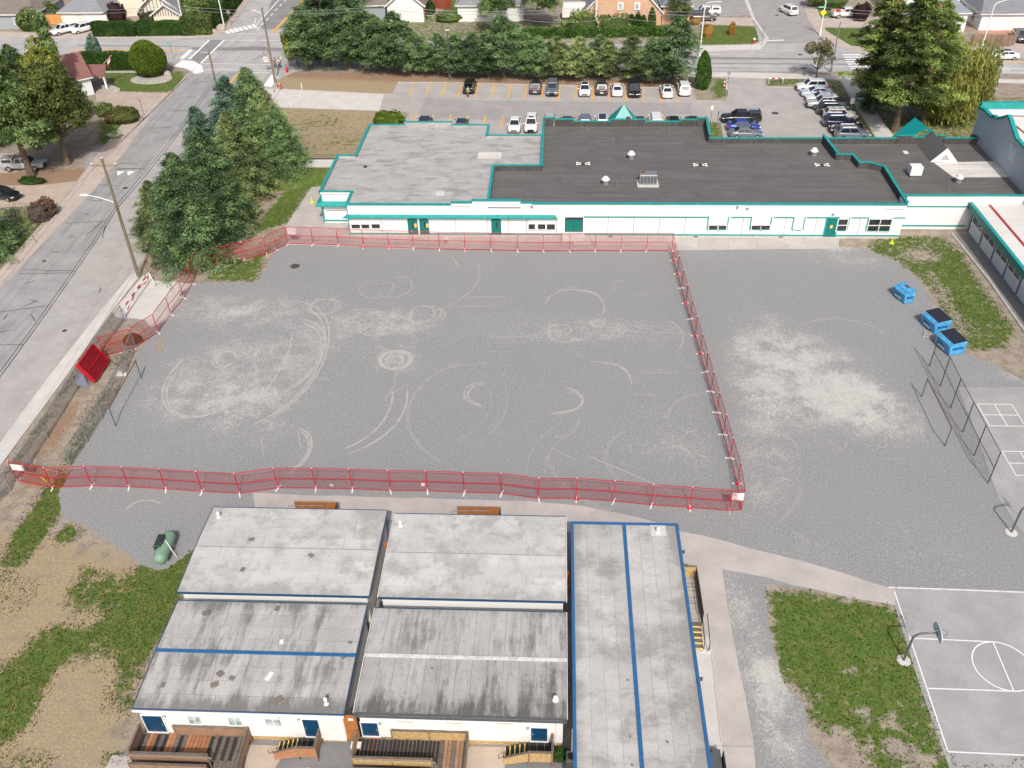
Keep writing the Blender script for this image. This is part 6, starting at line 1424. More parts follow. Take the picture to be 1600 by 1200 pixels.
# ------------------------------------------------------------------ BARRIER GATES, SIGNS, CONES
def striped(parent, a, b_, r=.055, n=5, first=0, name='bar'):
    a, b_ = Vector(a), Vector(b_)
    for k in range(n):
        m = MB(); m.beam(a.lerp(b_, k/n), a.lerp(b_, (k+1)/n), r*2+.002*(k % 2), r*2+.002*(k % 2)); m.build(name, m_red if (k+first) % 2 else m_white, parent)
g0, g1 = G(196, 498), G(236, 440); d = g1-g0
t = thing('barrier_gate', (g0.x, g0.y, 0), 'white and red striped barrier gate across the yard driveway', 'gate')
m = MB(); m.tube([(0, 0, 0), (0, 0, 1.25)], .09, 8); m.build('post', m_white, t); m = MB(); m.tube([(d.x, d.y, 0), (d.x, d.y, 1.1)], .07, 8); m.tube([(d.x+.4, d.y-.2, 0), (d.x+.05, d.y, 1.05)], .05, 6); m.build('post', m_white, t)
striped(t, (0, 0, 1.15), (d.x, d.y, 1.1), n=9)
striped(t, (d.x*.02, d.y*.02, .35), (d.x*.5, d.y*.5, 1.05), n=5, r=.04); striped(t, (d.x*.98, d.y*.98, .4), (d.x*.55, d.y*.55, 1.05), n=4, r=.04)
a, b_ = G(421, 168), G(440, 140); d = b_-a
t = thing('barrier_gate', (a.x, a.y, 0), 'small red and white barrier gate at the parking lot driveway', 'gate')
for q in (Vector((0, 0, 0)), d): m = MB(); m.tube([(q.x, q.y, 0), (q.x, q.y, 1.3)], .09, 8); m.build('post', m_redplastic if q.length > 1 else m_white, t)
striped(t, (0, 0, 1.2), (d.x, d.y, 1.2), n=7); m = MB(); m.bevbox((-.8, .3, .8), (.9, .1, .6), .03); m.build('red_sign', m_signred, t)
a, b_ = G(1200, 130), G(1224, 130); d = b_-a
t = thing('barrier_gate', (a.x, a.y, 0), 'low white and red barrier beside the white parked suv', 'gate')
striped(t, (0, 0, .8), (d.x, d.y, .8), n=5, r=.07)
for f in (0.05, .95): m = MB(); m.beam((d.x*f, d.y*f, 0), (d.x*f, d.y*f, .75), .08, .08); m.build('post', m_white, t)
a = G(1131, 137); t = thing('barrier_post', a, 'red and white post at the corner of the planting island', 'post')
striped(t, (0, 0, 0), (0, .0, 1.1), n=4, r=.1, first=1, name='band'); m = MB(); m.tube([(.25, -.9, 0), (.25, -.9, .9)], .09, 7); m.build('side_post', m_white, t)
for px, py, lb in ((472, 140, 'short white bollard on the dry grass by the driveway'), (456, 169, 'short white bollard on the near edge of the driveway'), (278, 423, 'white stake at the foot of the dark conifers')):
    p = G(px, py); m = MB(); m.tube([p, p+Vector((0, 0, 1.1))], .08, 7); tag(m.build('bollard', m_white), lb, 'bollard')
p = G(449, 113); m = MB(); m.lathe(p, [(.25, 0), (.2, .1), (.18, .6), (.26, .65), (.2, .85), (.05, .95)], 9); tag(m.build('fire_hydrant', m_signred), 'red fire hydrant near the two people at the junction', 'hydrant')
p = G(1178, 67); t = thing('fire_hydrant', p, 'red and white fire hydrant on the corner lawn', 'hydrant')
m = MB(); m.lathe((0, 0, 0), [(.25, 0), (.2, .1), (.18, .6)], 9); m.build('barrel', m_signred, t); m = MB(); m.lathe((0, 0, .6), [(.26, 0), (.22, .2), (.05, .3)], 9); m.build('bonnet', m_white, t)
def cone_thing(px, py, lb):
    p = G(px, py); t = thing('floor_sign', p, lb, 'cone'); m = MB(); m.lathe((0, 0, 0), [(.3, 0), (.3, .03), (.17, .04), (.05, .7)], 10); m.build('cone', m_hivis, t)
cone_thing(487.5, 316, 'lime yellow cone on the walk left of the school'); cone_thing(1393, 380, 'lime yellow cone at the grass corner below the school')
def post_sign(px, py, h, lb, face, shape='rect', size=(.5, .6), yaw=0, post=m_galv, extra=None):
    p = G(px, py); t = thing('sign', p, lb, 'sign', rz=yaw)
    m = MB(); m.tube([(0, 0, 0), (0, 0, h)], .05, 6); m.build('post', post, t)
    m = MB()
    if shape == 'round': m.tube([(0, -.07, h-.2), (0, -.1, h-.2)], size[0]/2, 12)
    elif shape == 'diamond': m.box((0, -.08, h-.2), (size[0], .03, size[0]), M=Matrix.Rotation(R(45), 3, 'Y'))
    else: m.box((0, -.08, h-size[1]/2), (size[0], .03, size[1]))
    m.build('sign_plate', face, t)
    if extra: extra(t, h)
    return t
def noentry(t, h):
    for z0, z1 in ((.18, .3), (.5, .62)):
        m = MB(); m.bb(-.28, .28, -.11, -.097, h-z1, h-z0); m.build('red_mark', m_signred, t)
post_sign(419, 112, 2.6, 'white sign with red marks in front of the leaning pole at the junction', m_white, size=(.75, .9), extra=noentry)
post_sign(271, 93, 3.0, 'pale green street name sign at the corner lawn', m_greensign, size=(.9, .25))
post_sign(361, 40, 2.8, 'round grey sign post by the zebra crossing', m_galv, 'round', (.8, .8))
post_sign(1327, 181, 2.7, 'small white parking sign on the strip beside the parked cars', m_white, size=(.6, .8), post=plain('green_post', srgb(110, 150, 130)))
post_sign(704, 117, 2.0, 'white information board beneath the conifer row', m_panelw, size=(1.7, 1.6))
post_sign(1136, 140, 3.0, 'pale grey sign near the entrance post', m_galv, size=(.5, .5))
post_sign(1190, 71, 3.3, 'round grey sign on the corner kerb', m_galv, 'round', (.8, .8))
post_sign(1110, 191, 2.6, 'thin white sign on the small grass island', m_white, size=(.35, .7)); post_sign(1120, 198, 2.4, 'thin grey post sign on the small grass island', m_steelgrey, size=(.15, .5))
post_sign(225, 181, 2.6, 'thin dark post at the end of the paver driveway', m_dark, size=(.15, .2))
# ------------------------------------------------------------------ LAMPS AND UTILITY POLES
def lamp_post(px, py, top, lb, arm=(1.6, .0), mat=m_white, head=m_cloudlamp, group='street lamps'):
    p = G(px, py); h = height_at(p, top); t = thing('street_lamp', p, lb, 'street lamp', group)
    m = MB(); ax, ay = arm; m.tube([(0, 0, 0), (0, 0, h*.9), (ax*.2, ay*.2, h*.97), (ax, ay, h)], [.13, .1, .08, .06], 8); m.build('pole', mat, t)
    m = MB(); m.lathe((0, 0, 0), [(.2, 0), (.2, .9), (.14, .95)], 8); m.build('base', mat, t)
    m = MB(); m.bevbox((ax*1.15, ay*1.15, h), (.7 if abs(ax) > abs(ay) else .3, .3 if abs(ax) > abs(ay) else .7, .14), .04); m.build('lamp_head', head, t)
    return t, h
lamp_post(290, 52, -30, 'white street lamp standing in the long clipped hedge'); lamp_post(351, 45, -28, 'white street lamp at the hedge corner by the boulders')
lamp_post(1093, 88, 1, 'tall white lamp beside the columnar cedar', (2.0, -.6)); t, h = lamp_post(1281, 55, -3, 'white street lamp with a yellow diamond sign at the side street', (-1.2, .8))
m = MB(); m.box((-.15, -.2, 4.1), (.85, .04, .85), M=Matrix.Rotation(R(45), 3, 'Y')); m.build('warning_sign', m_yellowsign, t); m = MB(); m.bb(-1.2, -.1, -.2, -.16, 4.9, 5.2); m.build('street_name', m_greensign, t)
lamp_post(1298, 113, 26, 'slender grey lamp by the small tree and zebra crossing', (.2, 1.6), m_galv); lamp_post(1533, 79, 2, 'white street lamp in front of the brown wooden fence', (2.2, .8))
lamp_post(1509, 126, 93, 'short white post on the sidewalk past the willow', (.05, 0), m_white, m_white)
lamp_post(703, 124, 47, 'slim dark lamp with a round head among the conifer row', (.02, 0), m_steelgrey, m_cloudlamp)
def upole(px, py, top, lb, cross=True, lamp=None, h=None, base=None):
    p = base if base is not None else G(px, py); h = h or height_at(p, top); t = thing('utility_pole', p, lb, 'utility pole', 'wooden utility poles')
    m = MB(); m.tube([(0, 0, 0), (0, 0, h)], [.2, .13], 9); m.build('pole', m_pole, t)
    if cross:
        m = MB(); m.beam((-1.35, 0, h-.75), (1.35, 0, h-.75), .11, .14); m.build('crossarm', m_pole, t)
        m = MB(); m.tube([(-.7, 0, h-.8), (0, 0, h-1.6)], .025, 4); m.tube([(.7, 0, h-.8), (0, 0, h-1.6)], .025, 4); m.build('arm_brace', m_galv, t)
        for x in (-1.3, 1.3, 0): m = MB(); m.lathe((x, 0, h-.66 if x else h), [(.05, 0), (.1, .05), (.1, .14), (.05, .2)], 7); m.build('insulator', m_white, t)
    if lamp:
        m = MB(); m.tube([(0, 0, lamp[2]-.6), (lamp[0]*.5, lamp[1]*.5, lamp[2]-.15), (lamp[0], lamp[1], lamp[2])], .05, 6); m.build('lamp_arm', m_white, t)
        m = MB(); m.bevbox((lamp[0]*1.08, lamp[1]*1.08, lamp[2]), (.8, .35, .18), .05); m.build('lamp_head', m_cloudlamp, t)
    return t, p, h
t1, P1, H1 = upole(217, 433, 248, 'weathered wooden utility pole with crossarm and street light beside the big conifers', lamp=(-3.3, .6, 9.8))
t2, P2_, H2 = upole(0, 0, 0, 'wooden utility pole rising behind the dark conifers', False, h=12.5, base=G(326, 80, 12.5)*1); P2g = Vector((P2_.x, P2_.y, 0)); t2.location = P2g
t3, P3, H3 = upole(430, 129, 12, 'plain leaning wooden pole at the junction by the two pedestrians', False, lamp=(-1.4, .4, 11.6))
t4, P4, H4 = upole(941, 78, -30, 'wooden utility pole above the conifer row in front of the brick house', False, h=13, base=Vector((G(941, 0, 11).x, G(941, 42, 0).y+0, 0)))
m = MB(); m.tube([(0, -.02, 0), (0, -.02, 6.2)], .24, 8); m.build('white_sleeve', m_white, t4)
def wire(a, b_, sag, label='', r=.022, n=14):
    a, b_ = Vector(a), Vector(b_); pts = [a.lerp(b_, i/n)-Vector((0, 0, sag*4*(i/n)*(1-i/n))) for i in range(n+1)]
    m = MB(); m.tube(pts, r, 4, cap=False); return m
sdir = (P1-P2g).normalized()
P0 = P1+sdir*62
for k, (dx, z1, z2, nm) in enumerate(((-1.3, H1-.5, 12.0, 'wire from the left end of the crossarm along the side street'), (1.3, H1-.5, 12.0, 'wire from the right end of the crossarm along the side street'), (0, H1+.15, 12.4, 'topmost wire along the side street'), (0.15, H1-5.5, 8.4, 'lowest cable along the side street'), (.2, H1-5.1, 8.9, 'upper telephone cable along the side street'))):
    m = wire(P1+Vector((dx, 0, z1)), P2g+Vector((dx*.3, 0, z2)), .5, r=.02 if k < 3 else .04)
    m2 = wire(P1+Vector((dx, 0, z1)), P0+Vector((dx, 0, z1+.3)), 1.0, r=.02 if k < 3 else .04); m.v; o_ = len(m.v); m.v += m2.v; m.f += [tuple(i+o_ for i in f) for f in m2.f]; m.mi += m2.mi
    tag(m.build('overhead_wire', m_galv if k < 3 else m_steelgrey), nm, 'wire', 'overhead wires on the side street')
P5 = Vector((P3.x+150, P3.y+42, 0))
for k, z in enumerate((11.6, 10.6, 8.5)):
    m = wire(P2g+Vector((0, 0, z+.3)), P3+Vector((0, 0, z)), .2, r=.02); tag(m.build('overhead_wire', m_galv), ['highest', 'middle', 'lowest'][k]+' wire strung between the two poles at the junction', 'wire', 'overhead wires at the junction')
for k, (a, b_, z, nm) in enumerate((((-40, 8), (1640, 12), 13, 'high'), ((-40, 13), (1640, 17), 12.6, 'middle'), ((800, 28), (1640, 22), 9.5, 'low'))):
    p, q = G(a[0], a[1], z), G(b_[0], b_[1], z); 
    pts = []; nseg = 5
    m = MB(); allp = []
    for s in range(nseg):
        u, v = p.lerp(q, s/nseg), p.lerp(q, (s+1)/nseg)
        for i in range(8): allp.append(u.lerp(v, i/8)-Vector((0, 0, .8*4*(i/8)*(1-i/8))))
    allp.append(q); m.tube(allp, .022, 4, cap=False); tag(m.build('overhead_wire', m_galv), nm+' wire running beside the main road', 'wire', 'overhead wires beside the main road')

# ------------------------------------------------------------------ VEHICLES
def loft(st, sec, close=True):
    """st: list of (x, zlow, ztop, halfwidth); sec: (u across 0..1, v up 0..1) list going from bottom centre to top centre"""
    m = MB(); n = len(sec)*2
    for (x, z0, z1, hw) in st:
        ring = [(x, hw*u, z0+(z1-z0)*v) for u, v in sec]+[(x, -hw*u, z0+(z1-z0)*v) for u, v in reversed(sec)]
        m.v += ring
    for i in range(len(st)-1):
        for k in range(n): m.f.append((i*n+k, i*n+(k+1) % n, (i+1)*n+(k+1) % n, (i+1)*n+k))
    m.f.append(tuple(range(n-1, -1, -1))); m.f.append(tuple(range((len(st)-1)*n, len(st)*n))); m.mi = [0]*len(m.f)
    return m
SEC = [(.0, 0), (.86, 0), (.97, .12), (1, .35), (1.0, .62), (.95, .86), (.86, .97), (.5, 1.0), (0, 1.01)]
# x forward; stations: (x, zlow, ztop, hw); cabin: base x0,x1 / roof x0,x1, roof z, belt z
CARS = {
 'sedan': dict(L=4.7, st=[(-2.35, .42, .82, .72), (-2.28, .3, .98, .84), (-1.9, .24, 1.04, .89), (-1.2, .22, 1.0, .91), (0, .2, .96, .92), (1.0, .22, .95, .91), (1.6, .24, .9, .9), (2.1, .28, .78, .84), (2.3, .34, .66, .72)], cab=(-1.85, 1.15, -1.05, .35, 1.44, .95), wx=(1.42, -1.4), r=.33),
 'hatch': dict(L=4.3, st=[(-2.12, .4, .95, .74), (-2.05, .3, 1.08, .85), (-1.5, .24, 1.06, .89), (0, .2, .98, .9), (1.0, .22, .96, .9), (1.5, .24, .9, .88), (1.95, .28, .78, .82), (2.12, .34, .66, .7)], cab=(-2.05, 1.1, -1.6, .3, 1.5, .98), wx=(1.32, -1.3), r=.33),
 'suv': dict(L=4.7, st=[(-2.33, .45, 1.0, .78), (-2.28, .35, 1.15, .88), (-1.8, .3, 1.16, .93), (0, .28, 1.08, .95), (1.05, .28, 1.08, .94), (1.6, .3, 1.02, .93), (2.15, .34, .9, .87), (2.33, .4, .76, .76)], cab=(-2.25, 1.2, -1.8, .5, 1.72, 1.08), wx=(1.42, -1.4), r=.37),
 'van': dict(L=5.0, st=[(-2.5, .42, 1.0, .82), (-2.45, .32, 1.1, .94), (-1.9, .28, 1.12, .97), (0, .26, 1.06, .98), (1.3, .28, 1.05, .97), (1.9, .3, .98, .94), (2.35, .34, .84, .86), (2.5, .4, .7, .76)], cab=(-2.42, 1.6, -2.1, .85, 1.8, 1.06), wx=(1.55, -1.5), r=.36),
 'pickup': dict(L=5.6, st=[(-2.8, .5, 1.05, .86), (-2.76, .45, 1.15, .93), (-.9, .4, 1.15, .95), (.8, .4, 1.15, .95), (1.5, .4, 1.14, .95), (2.3, .42, 1.08, .93), (2.7, .46, 1.0, .88), (2.8, .5, .85, .8)], cab=(-.95, 1.45, -.7, .75, 1.8, 1.15), wx=(1.75, -1.75), r=.4)}
_cache = {}
def quadpanel(m, P, t=.0): m.add(P, [tuple(range(len(P)))])
def make_car(kind, paint, x, y, rz, label, cat='car', group=None, roof=None, extra=None, hood=None, s=1.04):
    S = CARS[kind]; t = thing('parked_'+('pickup' if kind == 'pickup' else 'van' if kind == 'van' else 'car'), (x, y, 0), label, cat, group, rz); t.scale = (s, s, s)
    c0, c1, r0, r1, rzt, belt = S['cab']; hb = .8 if kind != 'pickup' else .82; hr = .6 if kind in ('sedan', 'hatch') else .66
    key = (kind, paint.name)
    if key not in _cache:
        d = {}
        m = loft(S['st'], SEC); d['body'] = m
        if kind == 'pickup': pass
        m = MB(); A = [(c0, -hb), (c1, -hb), (c1, hb), (c0, hb)]; Bq = [(r0, -hr), (r1, -hr), (r1, hr), (r0, hr)]
        vs = [(x_, y_, belt-.06) for x_, y_ in A]+[(x_, y_, rzt-.05) for x_, y_ in Bq]+[(x_*.97+(-.02), y_*.9, rzt) for x_, y_ in Bq]
        m.add(vs, [(0, 1, 5, 4), (1, 2, 6, 5), (2, 3, 7, 6), (3, 0, 4, 7), (4, 5, 9, 8), (5, 6, 10, 9), (6, 7, 11, 10), (7, 4, 8, 11), (8, 9, 10, 11)]); d['cabin'] = m
        def pane(a, b_, c_, e, off):
            a, b_, c_, e = map(Vector, (a, b_, c_, e)); n = (b_-a).cross(e-a).normalized()*off; m = MB(); m.add([a+n, b_+n, c_+n, e+n], [(0, 1, 2, 3)]); return m
        zb = belt-.06; zt = rzt-.05
        def lerp3(p, q, f): return Vector(p).lerp(Vector(q), f)
        def inset(a, b_, c_, e, fs, ft, fb):
            a, b_, c_, e = map(Vector, (a, b_, c_, e)); A_, B_ = a.lerp(b_, fs), a.lerp(b_, 1-fs); E_, C_ = e.lerp(c_, fs), e.lerp(c_, 1-fs)
            return A_.lerp(E_, fb), B_.lerp(C_, fb), B_.lerp(C_, 1-ft), A_.lerp(E_, 1-ft)
        d['windshield'] = pane(*inset((c1, -hb, zb), (c1, hb, zb), (r1, hr, zt), (r1, -hr, zt), .06, .04, .12), .012)
        d['rear_window'] = pane(*inset((c0, hb, zb), (c0, -hb, zb), (r0, -hr, zt), (r0, hr, zt), .1, .08, .2), .012)
        for s_, nm in ((1, 'side_window'), (-1, 'side_window2')):
            if s_ < 0: q = ((c0, -hb, zb), (c1, -hb, zb), (r1, -hr, zt), (r0, -hr, zt))
            else: q = ((c1, hb, zb), (c0, hb, zb), (r0, hr, zt), (r1, hr, zt))
            d[nm] = pane(*inset(*q, .08, .1, .16), .012)
            (a, b_, c_, e) = [Vector(v) for v in inset(*q, .08, .1, .16)]
            pm = MB(); nn = (b_-a).cross(e-a).normalized()*.016; u, v = a.lerp(b_, .5), e.lerp(c_, .5); wv = (b_-a).normalized()*.035
            pm.add([u-wv+nn, u+wv+nn, v+wv+nn, v-wv+nn], [(0, 1, 2, 3)]); d[nm+'p'] = pm
        fx_ = S['st'][-1][0]; rx = S['st'][0][0]; zf = S['st'][-2][2]; zr = S['st'][1][2]; hwf = S['st'][-2][3]
        for s_, k in ((1, 'hl'), (-1, 'hl2')):
            m = MB(); m.bevbox((fx_-.14, s_*(hwf-.17), zf-.12), (.24, .34, .13), .03); d[k] = m
            m = MB(); m.bevbox((rx+.08, s_*(hwf-.1), zr-.2), (.14, .24, .2), .03); d[k.replace('hl', 'tl')] = m
        m = MB(); m.bb(fx_-.06, fx_+.02, -.45, .45, .42, zf-.14); d['grille'] = m
        m = MB(); m.bb(rx-.03, rx+.02, -.26, .26, .55, .7); d['plate'] = m
        for s_, k in ((1, 'm1'), (-1, 'm2')):
            m = MB(); m.bevbox((c1-.25, s_*(hb+.2), belt+.04), (.16, .2, .14), .03); d[k] = m
        hw = S['st'][3][3]
        w_ = MB(); w_.tube([(0, -.11, 0), (0, .11, 0)], S['r'], 14); d['tyre'] = w_
        w_ = MB(); w_.tube([(0, -.118, 0), (0, .118, 0)], S['r']*.62, 10); d['rim'] = w_
        mm = {}
        for k, v in d.items():
            mat = paint if k in ('body', 'cabin', 'm1', 'm2') or k.endswith('p') else m_carglass if 'wind' in k else m_cloudlamp if k.startswith('hl') or k == 'plate' else m_signred if k.startswith('tl') else m_black if k in ('tyre', 'grille') else m_chrome
            o = v.build(k, mat, smooth=(k in ('body',))); mm[k] = o.data; bpy.data.objects.remove(o)
        bmh = bmesh.new(); bmh.from_mesh(mm['body']); bmh.to_mesh(mm['body']); bmh.free()
        _cache[key] = mm
    mm = _cache[key]
    body = share('body', mm['body'], t); share('cabin', mm['cabin'], t)
    share('windshield', mm['windshield'], t)
    if not (extra and 'open' in extra): share('rear_window', mm['rear_window'], t)
    for k in ('side_window', 'side_window2'):
        w1 = share('side_window', mm[k], t); share('pillar', mm[k+'p'], w1)
    share('headlight', mm['hl'], t); share('headlight', mm['hl2'], t); share('taillight', mm['tl'], t); share('taillight', mm['tl2'], t)
    share('grille', mm['grille'], t); share('number_plate', mm['plate'], t); share('mirror', mm['m1'], t); share('mirror', mm['m2'], t)
    hw = S['st'][3][3]
    for wx_ in S['wx']:
        for s_ in (-1, 1):
            w1 = share('wheel', mm['tyre'], t, (wx_, s_*(hw-.1), S['r'])); share('rim', mm['rim'], w1)
    def ex(mb, nm, mat): return mb.build(nm, mat, t)
    if roof: m = MB(); m.bb(r0+.15, r1-.1, -hr*.78, hr*.78, rzt+.001, rzt+.012); ex(m, 'glass_roof' if roof is m_carglass else 'roof_panel', roof)
    if kind == 'pickup' and not (extra and ('cover' in extra or 'canopy' in extra)):
        m = MB(); m.bb(-2.7, -1.0, -.78, .78, 1.152, 1.165); ex(m, 'truck_bed', m_dark)
        for s_ in (-1, 1): m = MB(); m.bb(-2.75, -.98, s_*.86-.07, s_*.86+.07, 1.14, 1.24); ex(m, 'bed_rail', paint)
    if extra:
        if 'sunroof' in extra: m = MB(); m.bb(r1-.75, r1-.2, -.38, .38, rzt+.001, rzt+.012); ex(m, 'sunroof', m_carglass)
        if 'rails' in extra:
            for s_ in (-1, 1): m = MB(); m.tube([(r0+.1, s_*hr*.88, rzt+.02), (r0+.2, s_*hr*.88, rzt+.09), (r1-.3, s_*hr*.88, rzt+.09), (r1-.15, s_*hr*.88, rzt+.02)], .025, 5); ex(m, 'roof_rail', m_chrome)
        if 'bars' in extra:
            for f in (.3, .7): m = MB(); x_ = r0+(r1-r0)*f; m.bb(x_-.04, x_+.04, -hr, hr, rzt+.06, rzt+.1); ex(m, 'cross_bar', m_chrome)
        if 'cover' in extra: m = MB(); m.bb(-2.74, -.97, -.86, .86, 1.155, 1.21); ex(m, 'bed_cover', m_dark)
        if 'canopy' in extra:
            m = MB(); m.add([(-2.74, -.86, 1.15), (-.98, -.86, 1.15), (-.98, .86, 1.15), (-2.74, .86, 1.15), (-2.6, -.68, 1.78), (-.98, -.68, 1.8), (-.98, .68, 1.8), (-2.6, .68, 1.78)], [(0, 1, 5, 4), (1, 2, 6, 5), (2, 3, 7, 6), (3, 0, 4, 7), (4, 5, 6, 7)]); ex(m, 'canopy', paint if 'bluetop' not in extra else m_blue)
            for s_ in (-1, 1): m = MB(); m.add([(-2.45, s_*.84, 1.25), (-1.2, s_*.84, 1.25), (-1.2, s_*.74, 1.62), (-2.4, s_*.74, 1.62)], [(0, 1, 2, 3)]); ex(m, 'canopy_window', m_carglass)
        if 'load' in extra:
            for k in range(5): m = MB(); m.bevbox((-2.4+k*.33, rnd.uniform(-.3, .3), 1.3), (.4, .6, .35), .05, rz=k); ex(m, 'load', [m_yellowsolid, m_signred, m_steelgrey, m_woodnew, m_white][k])
        if 'stripe' in extra:
            m = MB(); m.bb(-2.3, -.8, -.32, -.2, rzt+.03, rzt+.06); ex(m, 'white_pole', m_white)
        if 'open' in extra:
            m = MB(); m.add([(r0-.05, -hr, rzt+.02), (r0-.05, hr, rzt+.02), (r0-1.05, hr, rzt+.25), (r0-1.05, -hr, rzt+.25), (r0-.05, -hr, rzt-.03), (r0-.05, hr, rzt-.03), (r0-1.05, hr, rzt+.2), (r0-1.05, -hr, rzt+.2)], [(0, 1, 2, 3), (7, 6, 5, 4), (0, 3, 7, 4), (1, 5, 6, 2), (2, 6, 7, 3)]); ex(m, 'open_tailgate', paint)
            m = MB(); m.bb(c0+.04, r0+.2, -hb*.85, hb*.85, belt-.1, belt+.1); ex(m, 'boot_space', m_dark)
    return t
PT = dict(white=carpaint('white', (.72, .72, .71)), black=carpaint('black', (.012, .013, .016)), grey=carpaint('grey', (.10, .105, .115)), dgrey=carpaint('dark_grey', (.045, .047, .052)), silver=carpaint('silver', (.42, .43, .44)),
          blue=carpaint('blue', (.012, .045, .26)), navy=carpaint('navy', (.016, .022, .06)), slate=carpaint('slate_blue', (.13, .15, .18)), lblue=carpaint('pale_blue', (.46, .54, .62)), maroon=carpaint('maroon', (.05, .012, .016)), greydk=carpaint('gunmetal', (.06, .06, .065)), champagne=carpaint('champagne', (.5, .48, .43)))
HS = math.atan2(SDIR.y, SDIR.x)       # stall direction, away from the camera
def park_near(px, py, kind, paint, nose_in, label, **k):
    p = G(px, py); L = CARS[kind]['L']*1.04/2; c = p+Vector((math.cos(HS), math.sin(HS), 0))*L
    return make_car(kind, PT[paint], c.x, c.y, HS if nose_in else HS+math.pi, label, group='cars in the school parking lot', **k)
park_near(732, 149, 'suv', 'black', True, 'black car with its boot open and a person leaning in', extra=('open',))
park_near(836, 150, 'suv', 'greydk', True, 'dark grey suv with a silver tailgate, leftmost of the far row cluster', roof=m_carglass)
park_near(862.5, 153, 'suv', 'slate', False, 'slate blue suv facing the camera under the conifers', extra=('rails',))
park_near(913.5, 153.5, 'sedan', 'white', False, 'white sedan with a black glass roof facing the camera in the far row', roof=m_carglass)
park_near(940, 151.5, 'suv', 'dgrey', True, 'dark grey suv parked nose in between two white cars', roof=m_dark)
park_near(964.5, 153.5, 'sedan', 'white', True, 'white sedan parked nose in beside the black minivan')
park_near(991.5, 155, 'van', 'black', False, 'black minivan facing the camera in the far row', roof=m_carglass)
park_near(1043, 156, 'sedan', 'white', True, 'white car with a black sunroof in the far row, second from the cedar', extra=('sunroof',))
park_near(1070, 153, 'suv', 'white', True, 'white hatchback suv nearest the columnar cedar')
for px, kind, col_, inn, lb, k in ((661, 'suv', 'black', True, 'black hatchback behind the grey roof with its tailgate raised', dict(extra=('open',))), (719, 'hatch', 'black', True, 'small black car peeking over the grey roof', {}),
    (803, 'sedan', 'white', False, 'white sedan facing the camera, left of the pair by the roof notch', {}), (829, 'suv', 'white', False, 'white suv facing the camera, right of the pair by the roof notch', dict(extra=('sunroof',))),
    (858, 'hatch', 'silver', False, 'silver car mostly hidden behind the charcoal roof corner', {}), (886, 'sedan', 'dgrey', True, 'dark car showing only its roof behind the charcoal parapet', {}), (914, 'suv', 'slate', True, 'slate grey suv behind the charcoal parapet', {}),
    (941, 'suv', 'white', True, 'white car left of the teal pyramid roof', dict(roof=m_carglass)), (1000, 'hatch', 'maroon', True, 'dark red car right of the teal pyramid roof', {}), (1026, 'van', 'white', True, 'white van behind the raised parapet', {}),
    (1054, 'sedan', 'black', True, 'black sedan behind the low parapet', {}), (1084, 'sedan', 'black', True, 'black car at the right end of the near row', {})):
    park_near(px, 210.5 if px < 850 else 207.5, kind, col_, inn, lb, **k)
def park_at(px, py, kind, paint, deg, label, **k):
    p = G(px, py); return make_car(kind, PT[paint], p.x, p.y, R(deg), label, **k)
park_at(1157, 191, 'pickup', 'black', 180, 'black pickup with canopy and roof rack at the top of its row', cat='pickup', extra=('canopy', 'stripe'))
park_at(1161, 203, 'sedan', 'blue', 0, 'bright blue sedan below the black pickup')
park_at(1165, 214, 'sedan', 'slate', 0, 'dark slate car half hidden by the charcoal roof, below the blue one')
for px, py, kind, col_, deg, lb, k in ((1267, 141, 'suv', 'white', 180, 'white suv at the top of the right-hand row', {}), (1274, 150, 'sedan', 'lblue', 180, 'pale silver blue sedan below the white suv', {}), (1282, 158.5, 'sedan', 'white', 180, 'white sedan squeezed above the silver pickup', {}),
    (1289, 168, 'pickup', 'silver', 180, 'silver pickup with a black bed cover in the right-hand row', dict(cat='pickup', extra=('cover',))), (1301, 178, 'suv', 'black', 0, 'black suv with chrome window trim below the silver pickup', dict(extra=('rails',))),
    (1311, 186.5, 'suv', 'champagne', 0, 'off white suv with roof bars in the right-hand row', dict(extra=('bars',))), (1311, 197, 'suv', 'navy', 0, 'navy suv with red tail lights in the right-hand row', dict(extra=('rails',))),
    (1321, 207, 'sedan', 'black', 180, 'black sedan below the navy suv', {}), (1330, 216, 'suv', 'slate', 0, 'dark suv with silver roof bars lowest in the right-hand row', dict(extra=('bars', 'rails')))):
    p = G(px, py); kk = dict(k); make_car(kind, PT[col_], p.x, p.y, R(deg), lb, group='cars in the school parking lot', **kk)
park_at(1567, 92, 'sedan', 'white', 180, 'white sedan driving on the main road', roof=m_carglass)
park_at(1231, 21, 'suv', 'white', 110, 'white suv on the far side street')
park_at(1322, 27, 'pickup', 'white', 4, 'white pickup with a loaded bed in the far driveway', cat='pickup', extra=('load',))
park_at(1102, 24, 'pickup', 'white', 180, 'white pickup with canopy behind the dark minivan', cat='pickup', extra=('canopy',))
park_at(1098, 32, 'van', 'dgrey', 0, 'dark grey minivan in the driveway of the brick house')
park_at(103, 52, 'pickup', 'white', 232, 'white pickup in front of the double garage', cat='pickup')
park_at(130, 50, 'suv', 'white', 232, 'white car with black trim next to the clipped hedge', roof=None)
park_at(1593, 62, 'pickup', 'grey', 260, 'grey pickup at the right edge of the picture', cat='pickup')
park_at(40, 264, 'pickup', 'silver', 3, 'silver pickup with blue topped canopy beneath the maple', cat='pickup', extra=('canopy',))
park_at(8, 309, 'sedan', 'black', -18, 'black sedan at the left edge in the pinkish driveway')
park_at(1523, 27, 'hatch', 'black', 70, 'black car between the two white houses at the upper right')

